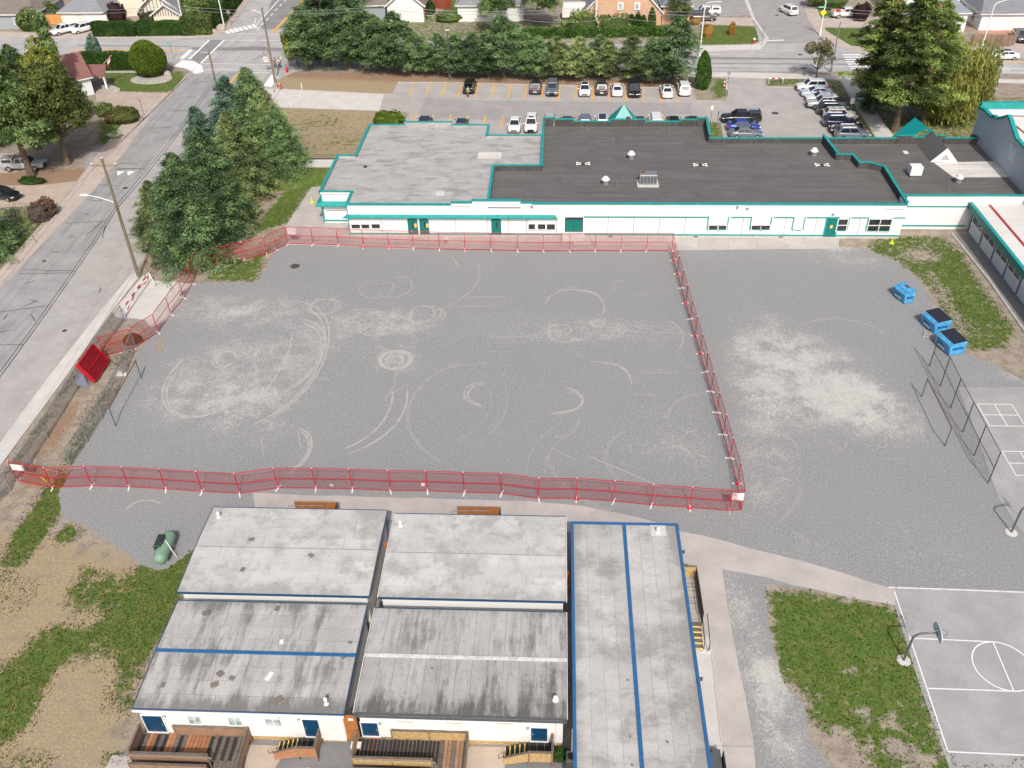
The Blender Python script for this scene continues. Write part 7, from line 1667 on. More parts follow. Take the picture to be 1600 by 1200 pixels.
# ------------------------------------------------------------------ PEOPLE
def person(px, py, rz, label, top, legs, stride=.28, lean=0., skinc=m_skin, hair=m_dark, arm=.25, s=1.):
    p = G(px, py) if not isinstance(px, Vector) else px
    t = thing('person', p, label, 'person', rz=rz); t.scale = (s, s, s)
    def skinned(name, verts, edges, rad, mat, root=0):
        me = bpy.data.meshes.new(name); me.from_pydata(verts, edges, []); o = bpy.data.objects.new(name, me); col.objects.link(o); o.parent = t
        me.materials.append(mat); md = o.modifiers.new('skin', 'SKIN'); sk = me.skin_vertices[0].data
        for i, r_ in enumerate(rad): sk[i].radius = (r_, r_); sk[i].use_root = (i == root)
        sb = o.modifiers.new('sub', 'SUBSURF'); sb.levels = 1; sb.render_levels = 1; return o
    a = stride; sh = lean
    V = [(0, 0, .95), (sh*.4, 0, 1.15), (sh*.8, 0, 1.38), (sh, 0, 1.5), (sh*1.1+.01, 0, 1.6), (sh*1.2+.02, 0, 1.7),
         (0, .1, .9), (a*.5+.05, .1, .5), (a, .1, .09), (a+.18, .1, .04), (0, -.1, .9), (-a*.3+.05, -.1, .5), (-a, -.1, .12), (-a+.16, -.1, .04),
         (sh*.8, .2, 1.4), (sh*.8-arm*.4, .25, 1.13), (sh*.8-arm*.1, .25, .88), (sh*.8, -.2, 1.4), (sh*.8+arm*.5, -.25, 1.13), (sh*.8+arm, -.24, .92)]
    E_ = [(0, 1), (1, 2), (2, 3), (3, 4), (4, 5), (0, 6), (6, 7), (7, 8), (8, 9), (0, 10), (10, 11), (11, 12), (12, 13), (2, 14), (14, 15), (15, 16), (2, 17), (17, 18), (18, 19)]
    Rr = [.13, .125, .14, .055, .085, .09, .085, .06, .04, .035, .085, .06, .04, .035, .055, .042, .032, .055, .042, .032]
    for hnd in (16, 19):
        hx, hy, hz = V[hnd]
        for j, (dx, dy, L) in enumerate(((.03, -.02, .08), (.015, -.01, .1), (0, 0, .11), (-.015, .01, .1), (.05, .03, .06))):
            V.append((hx+dx, hy+dy, hz-L)); E_.append((hnd, len(V)-1)); Rr.append(.010)
    skinned('body', V, E_, Rr, skinc)
    sv = [V[i] for i in (0, 1, 2, 14, 15, 17, 18)]; skinned('shirt', sv, [(0, 1), (1, 2), (2, 3), (3, 4), (2, 5), (5, 6)], [.15, .15, .165, .075, .06, .075, .06], top)
    tv = [V[i] for i in (0, 6, 7, 8, 10, 11, 12)]; skinned('trousers', tv, [(0, 1), (1, 2), (2, 3), (0, 4), (4, 5), (5, 6)], [.145, .1, .078, .06, .1, .078, .06], legs)
    m = MB(); m.lathe((sh*1.2+.0, 0, 1.66), [(.1, -.04), (.115, .03), (.1, .1), (.05, .14), (.01, .15)], 10); m.build('hair', hair, t)
    for s_ in (-1, 1): m = MB(); q = V[9] if s_ > 0 else V[13]; m.bevbox((q[0]-.04, q[1], .05), (.27, .1, .1), .03); m.build('shoe', m_dark, t)
    m = MB(); m.box((sh*1.2+.115, 0, 1.66), (.03, .03, .05)); m.build('nose', skinc, t)
m_wshirt = plain('white_cloth', (.65, .65, .63), .9); m_bshirt = plain('black_cloth', (.02, .02, .022), .9)
person(431, 106.5, R(190), 'person in black walking over the crossing beside the leaning pole', m_bshirt, m_bshirt)
person(438, 106.5, R(185), 'person in a white shirt and dark trousers walking on the crossing', m_wshirt, m_bshirt)
person(731.5, 152.5, HS, 'person in shorts and a green top leaning into the open boot', plain('green_cloth', srgb(90, 170, 110), .9), plain('shorts_cloth', srgb(120, 90, 80), .9), stride=.06, lean=.35, arm=.3)

# ------------------------------------------------------------------ VEGETATION
def leafmesh(name, C, D, S, tint, mat):
    """C centres, D half-length vectors, S half-width vectors: one quad each"""
    n = len(C); v = np.empty((n, 4, 3)); v[:, 0] = C-D; v[:, 1] = C+S-D*.15; v[:, 2] = C+D; v[:, 3] = C-S-D*.15
    me = bpy.data.meshes.new(name); me.vertices.add(n*4); me.vertices.foreach_set('co', v.ravel()); me.loops.add(n*4); me.polygons.add(n)
    me.loops.foreach_set('vertex_index', np.arange(n*4)); me.polygons.foreach_set('loop_start', np.arange(0, n*4, 4)); me.polygons.foreach_set('loop_total', np.full(n, 4))
    a = me.attributes.new('tint', 'FLOAT', 'POINT'); a.data.foreach_set('value', np.repeat(tint, 4).astype(np.float32))
    me.update(calc_edges=True); me.materials.append(mat); return me
def unit(v): return v/np.maximum(np.linalg.norm(v, axis=-1, keepdims=True), 1e-6)
def conifer_crown(name, h, r, base, seed, mat, nb=150, per=26, leaf=.34, droop=.25, prof=None, hang=0., up=.0):
    g = np.random.default_rng(seed); prof = prof or (lambda u: (1-u)**.75)
    Cs, Ds, Ss, T = [], [], [], []
    for b in range(nb):
        u = (b+.5)/nb; u = u**.9; z = base+(h-base)*u; R_ = r*prof(u)*g.choice([.6, .8, .95, 1.05, 1.22], p=[.15, .25, .3, .2, .1])*g.uniform(.92, 1.08)+.15
        az = g.uniform(0, 2*math.pi); d = np.array([math.cos(az), math.sin(az), 0.]); s = np.array([-d[1], d[0], 0.])
        k = max(6, int(per*(.35+R_/r))); t = g.uniform(.12, 1.05, k)**.7
        spread = .32*R_*(.35+.65*(1-np.abs(t-.55)))
        off = g.normal(0, 1, k)*spread*.5
        c = np.outer(t*R_, d)+np.outer(off, s); c[:, 2] = z-droop*R_*t**1.6+up*R_*t+g.normal(0, .10, k)-np.abs(off)*.18-hang*t*g.uniform(0, 1, k)
        m = 6; c = np.repeat(c, m, 0)+g.normal(0, .2, (k*m, 3))*np.array([1, 1, .6]); kk = k*m
        dirv = unit(d+np.outer(off.repeat(m)/max(R_, .3), s)*1.2+g.normal(0, .35, (kk, 3))+np.array([0, 0, -droop*.6-hang*.5]))
        w_ = unit(np.cross(dirv, g.normal(0, .5, (kk, 3))+np.array([0, 0, 1.])))
        L = leaf*g.uniform(.6, 1.25, (kk, 1))
        Cs.append(c); Ds.append(dirv*L*.52); Ss.append(w_*L*.17); T.append(np.full(kk, g.uniform(.15, .85))+g.normal(0, .12, kk))
    # leading shoot
    return leafmesh(name, np.concatenate(Cs), np.concatenate(Ds), np.concatenate(Ss), np.concatenate(T), mat)
def broad_crown(name, rx, ry, rz, cz, seed, mat, lobes=16, n=9000, leaf=.3, lobe_r=.42, flat=.8, hang=0.):
    g = np.random.default_rng(seed)
    L = unit(g.normal(0, 1, (lobes, 3)))*g.uniform(.25, .78, (lobes, 1)); L[:, 2] = np.where(L[:, 2] < -.5, -L[:, 2]*.5, L[:, 2]); lr = g.uniform(.7, 1.2, lobes)*lobe_r
    w_ = g.integers(0, lobes, n); dirs = unit(g.normal(0, 1, (n, 3))); sh = g.uniform(.55, 1.04, (n, 1))**.5
    # clumping
    cl = unit(g.normal(0, 1, (lobes*26, 3))); ci = g.integers(0, 26, n)+w_*26
    dirs = unit(dirs*.35+cl[ci])
    p = L[w_]+dirs*lr[w_][:, None]*sh
    c = p*np.array([rx, ry, rz]); c[:, 2] += cz-hang*g.uniform(0, 1, n)
    nrm = unit(dirs+g.normal(0, .55, (n, 3))); a = unit(np.cross(nrm, g.normal(0, 1, (n, 3))))
    if hang: a = unit(a*.3+np.array([0, 0, -1.]))
    b = unit(np.cross(nrm, a)); s = leaf*g.uniform(.6, 1.3, (n, 1))
    ct = g.uniform(.1, .9, lobes*26)[ci]*.6+g.uniform(.2, .8, lobes)[w_]*.4
    return leafmesh(name, c, a*s*.6, b*s*.42*(.45 if hang else 1), ct+g.normal(0, .1, n), mat)
def trunk_mesh(h, r0, r1, seed, limbs=6, spread=1.5, z0=.3, bend=.3, mat=None):
    rg = random.Random(seed); m = MB(); pts = []; n = 7
    for i in range(n+1):
        f = i/n; pts.append((bend*math.sin(f*2.2+seed)*f, bend*math.cos(f*1.7+seed)*f-bend*f*.5, h*f))
    m.tube(pts, [r0*(1.35 if i == 0 else 1)*(1-i/n)+r1*i/n for i in range(n+1)], 8)
    for k in range(limbs):
        f = rg.uniform(z0, .9); i = int(f*n); p = Vector(pts[i]).lerp(Vector(pts[min(i+1, n)]), f*n-i); a = rg.uniform(0, 6.28); L = spread*rg.uniform(.6, 1.1)*(1.15-f)
        q = p+Vector((math.cos(a)*L*.5, math.sin(a)*L*.5, L*.35)); e = p+Vector((math.cos(a)*L, math.sin(a)*L, L*.6)); m.tube([p, q, e], [r0*.42*(1-f*.5), r0*.28*(1-f*.5), r0*.1], 5)
    o = m.build('trunk', mat or m_trunk); me = o.data; bpy.data.objects.remove(o); return me
def put_tree(name, px, py, crown, trunk, label, cat='tree', group=None, s=1., rz=None, base=None, sz=None):
    p = base or G(px, py); t = thing(name, (p.x, p.y, 0), label, cat, group, rnd.uniform(0, 6.28) if rz is None else rz); t.scale = (s, s, sz or s)
    if trunk: share('trunk', trunk, t)
    share('crown', crown, t); t.rotation_euler.x = rnd.uniform(-.05, .05); t.rotation_euler.y = rnd.uniform(-.05, .05); return t
round_p = lambda u: (min(1, .55+u*1.8))*(1-max(0, (u-.3)/.7)**2.1)**.9
cone_p = lambda u: (1-u)**.62*(.75+.25*math.sin(min(1, u*5)*1.57))
RC = [conifer_crown('crown', 10.2, 3.9, 1.9, 11+i, m_pinelf if i != 1 else m_pinelf2, nb=120, per=24, leaf=.4, droop=.16, prof=round_p) for i in range(4)]
RT = [trunk_mesh(8.6, .26, .07, i, 8, 2.6, .22) for i in range(3)]
row = [(486, 106, 1.18, 0), (514, 104, 1.35, 3), (547, 106, 1.12, 0), (574, 108, 1.02, 2), (594, 111, 1.0, 3), (620, 113.5, 1.08, 0), (655, 115, .98, 2), (686, 118, .95, 3), (712, 118, .92, 0), (737, 119, .95, 2), (763, 120, 1.0, 0), (787, 121, 1.12, 3), (822, 121, .98, 0), (842, 121.5, .98, 2),
       (868, 122, .95, 1), (901, 124, .96, 1), (937, 119, .92, 2), (946, 122, .9, 1), (990, 126, .98, 1), (1021, 128.5, .96, 2), (1050, 129, 1.08, 0)]
for i, (px, py, s, v) in enumerate(row):
    put_tree('conifer', px, py, RC[v], RT[i % 3], ['broad dark conifer at the left end of the row behind the parking lot', 'tallest bushy conifer near the left end of the row', 'third conifer from the left in the row above the dry grass', 'conifer with a slim trunk, fourth in the row', 'conifer fifth from the left, trunk over the dry grass edge',
        'conifer with the thick dark trunk near the end of the stall lines', 'conifer before the white garage gable', 'conifer just left of the white information board', 'conifer just right of the slim round headed lamp', 'conifer above the open black car', 'conifer right of the open black car', 'taller conifer between the open black car and the grey suvs', 'conifer above the leftmost grey suv',
        'conifer above the slate blue suv', 'yellower conifer left of the white sedan with the black roof', 'yellower conifer above the white sedan with the black roof', 'set back conifer behind the dark grey suv', 'conifer above the small white sedan', 'conifer with bare trunk above the black minivan', 'conifer with bare trunk left of the last one', 'last conifer of the row with a pale bare trunk'][i], 'tree', 'conifer row behind the parking lot', s*(.9 if 5 < i < 20 and i != 11 else 1), sz=s*rnd.uniform(.95, 1.05)*(.70 if 5 < i < 20 and i != 11 else .92))
put_tree('leafy_shrub', 466, 104, broad_crown('crown', 2.4, 2.2, 3.6, 3.8, 5, m_mapletop, 14, 5200, .34), trunk_mesh(3, .15, .05, 3, 5, 1.2), 'bright green leafy tree at the junction end of the conifer row')
# big conifers by the side street
BC = [conifer_crown('crown', 13.0, 5.3, .5, 31, m_pinelf, nb=230, per=38, leaf=.34, droop=.3, prof=cone_p), conifer_crown('crown', 12.4, 5.0, .5, 34, m_bluelf, nb=220, per=36, leaf=.34, droop=.28, prof=cone_p), conifer_crown('crown', 12.6, 5.4, .6, 37, m_pinelf2, nb=220, per=38, leaf=.34, droop=.25, prof=cone_p)]
BT = trunk_mesh(12, .32, .05, 4, 5, 1.8, .2)
def by_top(px, top, h, dy=0):
    p = G(px, top, h); return Vector((p.x, p.y, 0))
for i, (px, top, s, v, lb) in enumerate(((258, 240, 1.0, 0, 'big green conifer nearest the utility pole'), (308, 202, .98, 0, 'conifer right behind the nearest one, facing the grass strip'), (226, 284, .66, 2, 'lower conifer hugging the utility pole'),
        (344, 122, .98, 1, 'blue green conifer at the street edge of the group'), (385, 108, 1.02, 0, 'pointed conifer at the top of the group'), (428, 168, .72, 0, 'conifer on the right edge of the group above the raised walk'), (352, 178, .86, 2, 'yellow green conifer in the middle of the group'),
        (302, 168, .74, 1, 'small blue green conifer by the street edge'), (405, 138, .86, 2, 'broad conifer behind the right edge of the group'), (335, 236, .72, 2, 'low conifer at the foot of the brown slope'))):
    h = (13.0, 12.4, 12.6)[v]*s; put_tree('conifer', 0, 0, BC[v], BT, lb, 'tree', 'dark conifers between the side street and the school', s, base=by_top(px, top, h))
# left side giants
MP = broad_crown('crown', 7.8, 7.0, 8.0, 9.8, 71, m_maple, 40, 42000, .32, .36)
put_tree('maple_tree', 0, 0, MP, trunk_mesh(11, .5, .15, 2, 9, 4, .35), 'huge round maple over the silver pickup at the left', base=G(106, 256), s=height_at(G(106, 256), 78)/17.4)
put_tree('leafy_tree', 0, 0, broad_crown('crown', 3.6, 3.4, 4.6, 12.2, 73, m_mapletop, 18, 9000, .4), trunk_mesh(10, .3, .1, 5, 6, 2, .4), 'yellow green crowned tree behind the maple', base=G(98, 214), s=height_at(G(98, 214), 62)/16.8)
HM = conifer_crown('crown', 19, 5.0, 6.5, 81, m_hemlf, nb=230, per=40, leaf=.42, droop=.45, prof=cone_p, hang=.5)
put_tree('hemlock_tree', 0, 0, HM, trunk_mesh(17, .45, .08, 6, 6, 2, .2), 'tall drooping hemlock with pale tips at the left edge', base=G(50, 276))
put_tree('hemlock_tree', 0, 0, HM, trunk_mesh(17, .45, .08, 7, 6, 2, .2), 'darker hemlock standing further left behind', base=G(-50, 250), s=.95)
put_tree('leaning_conifer', 0, 0, conifer_crown('crown', 15, 1.7, 2, 85, m_hemlf, nb=90, per=18, leaf=.45, droop=.8, prof=lambda u: .35+.65*(1-u), hang=.8), None, 'slim weeping conifer with bright green curtains at the upper left', base=by_top(54, 14, 15))
put_tree('conifer', 0, 0, BC[0], None, 'dark green tree cut by the left edge above the black car', base=G(-32, 400), s=.95)
put_tree('conifer', 0, 0, BC[2], BT, 'tall dark conifer behind the hemlock at the left edge', base=G(12, 205), s=1.15)
put_tree('conifer', 0, 0, BC[0], BT, 'dark conifer filling the gap left of the maroon roof', base=G(52, 190), s=.9)
# right cluster
BP = conifer_crown('crown', 19.5, 4.9, 4.2, 91, m_bigpine, nb=170, per=44, leaf=.46, droop=.1, prof=lambda u: (.6+.45*math.sin(u*9)**2)*(1-u**3)**.8)
put_tree('pine_tree', 0, 0, BP, trunk_mesh(18, .45, .12, 8, 9, 3, .3), 'tallest pine with partly browned branches above the teal gable', base=G(1398, 204))
put_tree('pine_tree', 0, 0, BP, trunk_mesh(17, .4, .1, 9, 9, 3, .25), 'darker pine at the left of the tall clump by the path', base=G(1362, 178), s=.93)
put_tree('pine_tree', 0, 0, BP, trunk_mesh(17, .4, .1, 10, 9, 3, .3), 'browner pine between the tallest pine and the willow', base=G(1440, 196), s=.9)
put_tree('pine_tree', 0, 0, conifer_crown('crown', 12, 3.2, .5, 95, m_pinelf, nb=130, per=28, leaf=.42, droop=.2, prof=round_p), None, 'low dark conifer in the shade at the foot of the tall pines', base=G(1356, 172), s=.6)
WL = broad_crown('crown', 6.2, 5.4, 5.2, 8.4, 97, m_willow, 30, 26000, .55, .4, hang=5.2)
put_tree('willow_tree', 0, 0, WL, trunk_mesh(8, .5, .18, 11, 8, 3, .3), 'weeping willow with yellow green hanging branches beside the pines', base=G(1482, 190), s=1.0)
ST = broad_crown('crown', 2.9, 2.6, 2.3, 4.6, 99, mat_leaf('thin_brownish_leaves', srgb(95, 97, 69), srgb(150, 147, 107), srgb(163, 136, 110)), 16, 3000, .24, .38)
put_tree('small_tree', 0, 0, ST, trunk_mesh(4.6, .18, .05, 12, 12, 2.6, .3), 'small sparse brownish tree on the verge by the zebra crossing', base=G(1275, 124))
def columnar(px, py, h, r, mat, label, seed=1, n=5200, group=None):
    g = np.random.default_rng(seed); u = g.uniform(0, 1, n); a = g.uniform(0, 6.283, n); rr_ = r*(np.minimum(1, .55+u*2))*(1-u**3.2)**.7*g.uniform(.8, 1.05, n)
    c = np.stack([rr_*np.cos(a), rr_*np.sin(a), u*h], -1); d = unit(np.stack([np.cos(a)*.3, np.sin(a)*.3, np.ones(n)], -1)+g.normal(0, .25, (n, 3))); s = unit(np.cross(d, g.normal(0, 1, (n, 3))))
    me = leafmesh('crown', c, d*.2, s*.1, g.uniform(.2, .8, n), mat); put_tree('columnar_cedar', px, py, me, trunk_mesh(h*.8, .12, .04, 1, 0), label, 'tree', group)
columnar(1098, 139, 6.1, 1.25, m_hedge, 'tall columnar cedar at the corner of the parking lot', 3)
for i, (px, py, h) in enumerate(((985, 48, 3), (994, 50, 3.6), (1003, 48, 2.8), (1018, 48, 4.2), (979, 50, 2.6))): columnar(px, py, h, .8, m_hedge, ['slim cedar below the left brick house window', 'pointed cedar below the right brick house window', 'shortest pointed cedar before the brick house', 'tallest pointed cedar before the brick house', 'leftmost slim cedar before the brick house'][i], 40+i, 1500, 'pointed cedars before the brick house')
def hedge(pts_px, wdt, h, mat, label, name='hedge', dens=150, leaf=.16, round_=False, world=None):
    a, b_ = (G(*pts_px[0]), G(*pts_px[1])) if world is None else world
    a, b_ = Vector(a), Vector(b_); d = b_-a; L = d.length; ang = math.atan2(d.y, d.x); g = np.random.default_rng(int(L*10)+int(h*7))
    t = thing(name, (a.x, a.y, 0), label, 'hedge', rz=ang)
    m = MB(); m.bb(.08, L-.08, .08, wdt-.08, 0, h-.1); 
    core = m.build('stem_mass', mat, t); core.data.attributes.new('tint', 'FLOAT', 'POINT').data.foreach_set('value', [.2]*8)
    A = [(L*h, lambda q: (q[:, 0]*L, np.zeros(len(q)), q[:, 1]*h), (0, -1, 0)), (L*wdt, lambda q: (q[:, 0]*L, q[:, 1]*wdt, np.full(len(q), h)), (0, 0, 1)), (wdt*h*2, lambda q: (np.where(q[:, 2] > .5, L, 0.), q[:, 0]*wdt, q[:, 1]*h), (0, 0, 0)), (L*h*.5, lambda q: (q[:, 0]*L, np.full(len(q), wdt), q[:, 1]*h), (0, 1, 0))]
    C = []
    for ar, f, n_ in A:
        k = int(ar*dens); q = g.uniform(0, 1, (k, 3)); C.append(np.stack(f(q), -1))
    C = np.concatenate(C)+g.normal(0, .05, (sum(len(c) for c in C), 3)); n = len(C)
    C[:, 2] += .08*np.sin(C[:, 0]*1.3)*(C[:, 2] > h*.9)
    a_ = unit(g.normal(0, 1, (n, 3))+np.array([0, -.3, .4])); b2 = unit(np.cross(a_, g.normal(0, 1, (n, 3))))
    blk = np.random.default_rng(3).uniform(.2, .7, 200); ti = blk[(C[:, 0]/1.4).astype(int) % 200]*.5+g.uniform(0, .6, n)
    me = leafmesh('foliage', C, a_*leaf*.6, b2*leaf*.45, ti, mat); share('foliage', me, t); return t
hedge(((146, 58), (212, 58)), 1.6, 2.6, m_hedge, 'clipped hedge to the left of the gap on the far side of the main road')
hedge(((216, 57.5), (285, 56.5)), 1.6, 2.6, m_hedge, 'long clipped hedge before the half timbered house')
hedge(((129, 111), (214, 110)), 1.3, 3.0, m_hedge, 'clipped hedge behind the round topiary')
hedge(((286, 57), (330, 55)), 3.5, 3.2, m_broad, 'looser bushy hedge reaching the corner boulders', dens=110, leaf=.26)
hedge(((345, 44), (388, -10)), 2.5, 4.2, m_hedge, 'tall dark hedge along the north street', dens=90, leaf=.26)
hedge(((780, 62), (1062, 57)), 1.2, 1.6, m_hedge, 'long hedge behind the conifer row below the brick house', dens=60, leaf=.28)
def bush(px, py, rx, ry, h, mat, label, seed, n=3000, leaf=.22, lob=14, name='bush', group=None, base=None):
    me = broad_crown('foliage', rx*.78, ry*.78, h*.52, h*.42, seed, mat, lob, n, leaf, .5)
    p = base or G(px, py); t = thing(name, (p.x, p.y, 0), label, 'bush', group); share('foliage', me, t)
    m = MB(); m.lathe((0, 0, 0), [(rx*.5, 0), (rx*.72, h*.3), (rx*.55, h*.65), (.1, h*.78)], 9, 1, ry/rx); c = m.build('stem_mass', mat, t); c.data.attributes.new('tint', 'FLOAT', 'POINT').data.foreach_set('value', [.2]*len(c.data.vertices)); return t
def topiary(px, py, r, h, mat, label, seed):
    g = np.random.default_rng(seed); n = 14000; d = unit(g.normal(0, 1, (n, 3))); c = d*np.array([r, r, h/2])*(1+g.normal(0, .015, (n, 1))); c[:, 2] += h/2+.3
    a = unit(d*.7+g.normal(0, .5, (n, 3))); s = unit(np.cross(a, g.normal(0, 1, (n, 3))))
    p = G(px, py); t = thing('topiary_bush', (p.x, p.y, 0), label, 'bush'); share('foliage', leafmesh('foliage', c, a*.12, s*.08, g.uniform(.1, .9, n), mat), t)
    m = MB(); m.lathe((0, 0, .3), [(.1, 0)]+[(r*.94*math.sin(R(x)), h/2-h/2*.94*math.cos(R(x))) for x in range(20, 180, 20)]+[(.1, h*.97)], 16); c = m.build('stem_mass', mat, t); c.data.attributes.new('tint', 'FLOAT', 'POINT').data.foreach_set('value', [.3]*len(c.data.vertices))
topiary(238, 119, 3.0, 5.2, m_topi, 'large clipped round bush on the corner lawn', 5); topiary(234, 112, 2.5, 5.0, m_topi, 'smaller round bush peeking over the large one', 6)
bush(197, 190, 3.4, 2.6, 2.9, m_orbush, 'round olive and orange bush by the paver driveway', 8, 7000)
bush(173, 192, 1.1, 1, 1.5, m_brownbush, 'small brown bush at the foot of the round olive one', 9, 1500); bush(165, 180, 2.0, 1.5, 2.2, m_broad, 'green bush between the maple and the olive bush', 10, 2500)
bush(181, 214, 1.4, .8, 1.0, m_flower, 'low bush of white flower heads on the lawn', 12, 2200, .16)
bush(75, 336, 2.0, 1.5, 2.4, m_brownbush, 'red brown bush at the driveway edge, the redder of the pair', 14, 4200); bush(62, 345, 1.7, 1.3, 2.2, mat_leaf('grey_brown_leaves', srgb(95, 84, 77), srgb(138, 124, 114)), 'grey brown bush at the driveway edge', 15, 3600)
bush(0, 402, 1.3, 1.2, 1.6, m_pinelf, 'small dark shrub at the left edge below the lawn', 16, 1500)
bush(607, 194, 3.4, 2.6, 2.4, m_topi, 'rounded yellow green bush behind the grey roof', 17, 8000)
bush(50, 286, 2.6, 1.2, .9, m_hedge, 'low green shrub at the foot of the maple', 18, 2400)
bush(208, 534, 1.3, 1.2, 1.0, m_orbush, 'scrubby bush where the red fence meets the chain link', 19, 1500, .16)
bush(186, 36, 2.6, 2.2, 4.6, m_dkred, 'dark red leaved tree beside the garage', 20, 5200, .28); bush(243, 40, 4.2, 2.6, 4.0, mat_leaf('grey_green_leaves', srgb(77, 80, 58), srgb(125, 122, 95)), 'wide grey green shrub before the half timbered house', 21, 6200, .26)
bush(310, 40, 4.4, 3.4, 6.8, m_broad, 'tall leafy shrubs behind the looser hedge', 22, 8500, .34); bush(340, 28, 3.6, 3.2, 7, m_hedge, 'dark evergreen mass by the north street corner', 23, 6500, .34)
bush(152, 92, 1.8, 1.6, 5.2, m_bluelf, 'small dark tree sticking up behind the clipped hedge', 24, 2600, .26)
bush(78, 32, 3.2, 2.4, 4, m_broad, 'green shrubs left of the orange fence', 25, 5000, .3); bush(48, 46, 3.4, 3, 4.6, m_broad, 'green shrubs beside the grey roofed house', 26, 5000, .32)
bush(1345, 32, 2.0, 1.8, 4.0, m_dkred, 'dark red leaved shrub by the white pickup', 27, 3800, .26)
bush(1295, 12, 5.5, 4.0, 5.5, m_broad, 'broad green tree above the far verge', 28, 8000, .36); bush(960, 54, 4.4, 2.4, 4.2, m_broad, 'bushy shrub below the brick gable', 29, 6000, .3)
bush(908, 50, 4.5, 2.5, 4.2, m_broad, 'green shrub before the white trailer', 30, 5500, .3); bush(1087, 38, 1.3, 1, 1.3, m_autumn, 'small orange flecked shrub by the minivan', 31, 1200)
bush(1105, 58, 1.4, 1.2, 2.8, m_autumn, 'young orange leaved tree at the lawn edge', 32, 900, .22); bush(1143, 54, 1.1, 1.0, 2.6, m_autumn, 'young orange leaved tree in the middle of the corner lawn', 33, 800, .2)
bush(672, 22, 1.6, 1.4, 3, m_hedge, 'dark shrub between the white garage and the red fence', 34, 2000, .26); bush(700, 34, 3.5, 2.0, 2.0, m_broad, 'low shrubs behind the conifer row', 35, 3000, .26)
put_tree('conifer', 0, 0, HM, None, 'large dark cedar behind the row, left of the white trailer', base=G(845, 44), s=.82); put_tree('conifer', 0, 0, HM, None, 'broad cedar behind the row above the grey suvs', base=G(775, 52), s=.8)
put_tree('conifer', 0, 0, RC[1], RT[0], 'slender tree before the brick wing', base=G(1060, 44), s=.6, sz=.95)
put_tree('conifer', 0, 0, RC[2], RT[0], 'dark conifer behind the white garage roof', base=G(540, 40), s=1.2)
for px, py, s, lb in ((319, 53, .9, 'pale boulder nearest the lamp'), (335, 51, .8, 'middle pale boulder at the hedge corner'), (346, 47, 1.2, 'largest boulder at the hedge corner'), (262, 118, .9, 'grey boulder at the edge of the rock bed'), (218, 187, .8, 'grey boulder by the driveway post')):
    p = G(px, py); b = MB(); b.lathe((0, 0, 0), [(.75*s, 0), (.85*s, .3*s), (.6*s, .75*s), (.15*s, .95*s)], 9, 1, .75)
    for i, v in enumerate(b.v): nz = noise.noise(Vector(v)*1.7+Vector((px, 0, 0))); b.v[i] = (v[0]*(1+.3*nz), v[1]*(1+.3*nz), v[2]*(1+.2*nz))
    o = b.build('boulder', m_boulder); o.location = p; tag(o, lb, 'boulder')
# tufts of long grass: along fences and over the lawns (uncountable)
g = np.random.default_rng(77); TC = []
sel = np.where((green > .35) & (Y < 105) & (grav < .4))[0]; pick = g.choice(sel, 16000)
tx = X[pick]+g.uniform(-.25, .25, len(pick)); ty = Y[pick]+g.uniform(-.25, .25, len(pick))
msk = (sdf(tx, ty, P2(STREET)) < -1.8) & ~((tx > -25.6) & (tx < 9.4) & (ty < 47.2)); tx, ty = tx[msk], ty[msk]; n = len(tx)
hh = g.uniform(.03, .10, (n, 1)); dd = unit(np.stack([g.normal(0, .5, n), g.normal(0, .5, n), np.ones(n)], -1)); ss = unit(np.cross(dd, g.normal(0, 1, (n, 3))))
o = bpy.data.objects.new('grass_tufts', leafmesh('grass_tufts', np.stack([tx, ty, np.full(n, .03)], -1), dd*hh, ss*.06, g.uniform(0, 1, n), mat_leaf('grass_blades', srgb(62, 80, 34), srgb(98, 114, 54)))); col.objects.link(o); tag(o, 'short grass growing on the worn lawns', kind='stuff')
sel = np.where((green > .12) & (Y < 80) & (X < -20) & (grav < .3))[0]; pick = g.choice(sel, 6000); n = len(pick)
tx = X[pick]+g.uniform(-.25, .25, n); ty = Y[pick]+g.uniform(-.25, .25, n); hh = g.uniform(.03, .08, (n, 1)); dd = unit(np.stack([g.normal(0, .8, n), g.normal(0, .8, n), np.ones(n)], -1)); ss = unit(np.cross(dd, g.normal(0, 1, (n, 3))))
o = bpy.data.objects.new('dry_tufts', leafmesh('dry_tufts', np.stack([tx, ty, np.full(n, .03)], -1), dd*hh, ss*.07, g.uniform(0, 1, n), mat_leaf('straw_blades', srgb(104, 92, 66), srgb(150, 132, 104)))); col.objects.link(o); tag(o, 'straw coloured tufts on the bare field', kind='stuff')
bush(828, 1186, .9, .7, .5, m_hedge, 'tuft of weeds at the corner between two classrooms', 44, 700, .14, base=G(872, 1182))

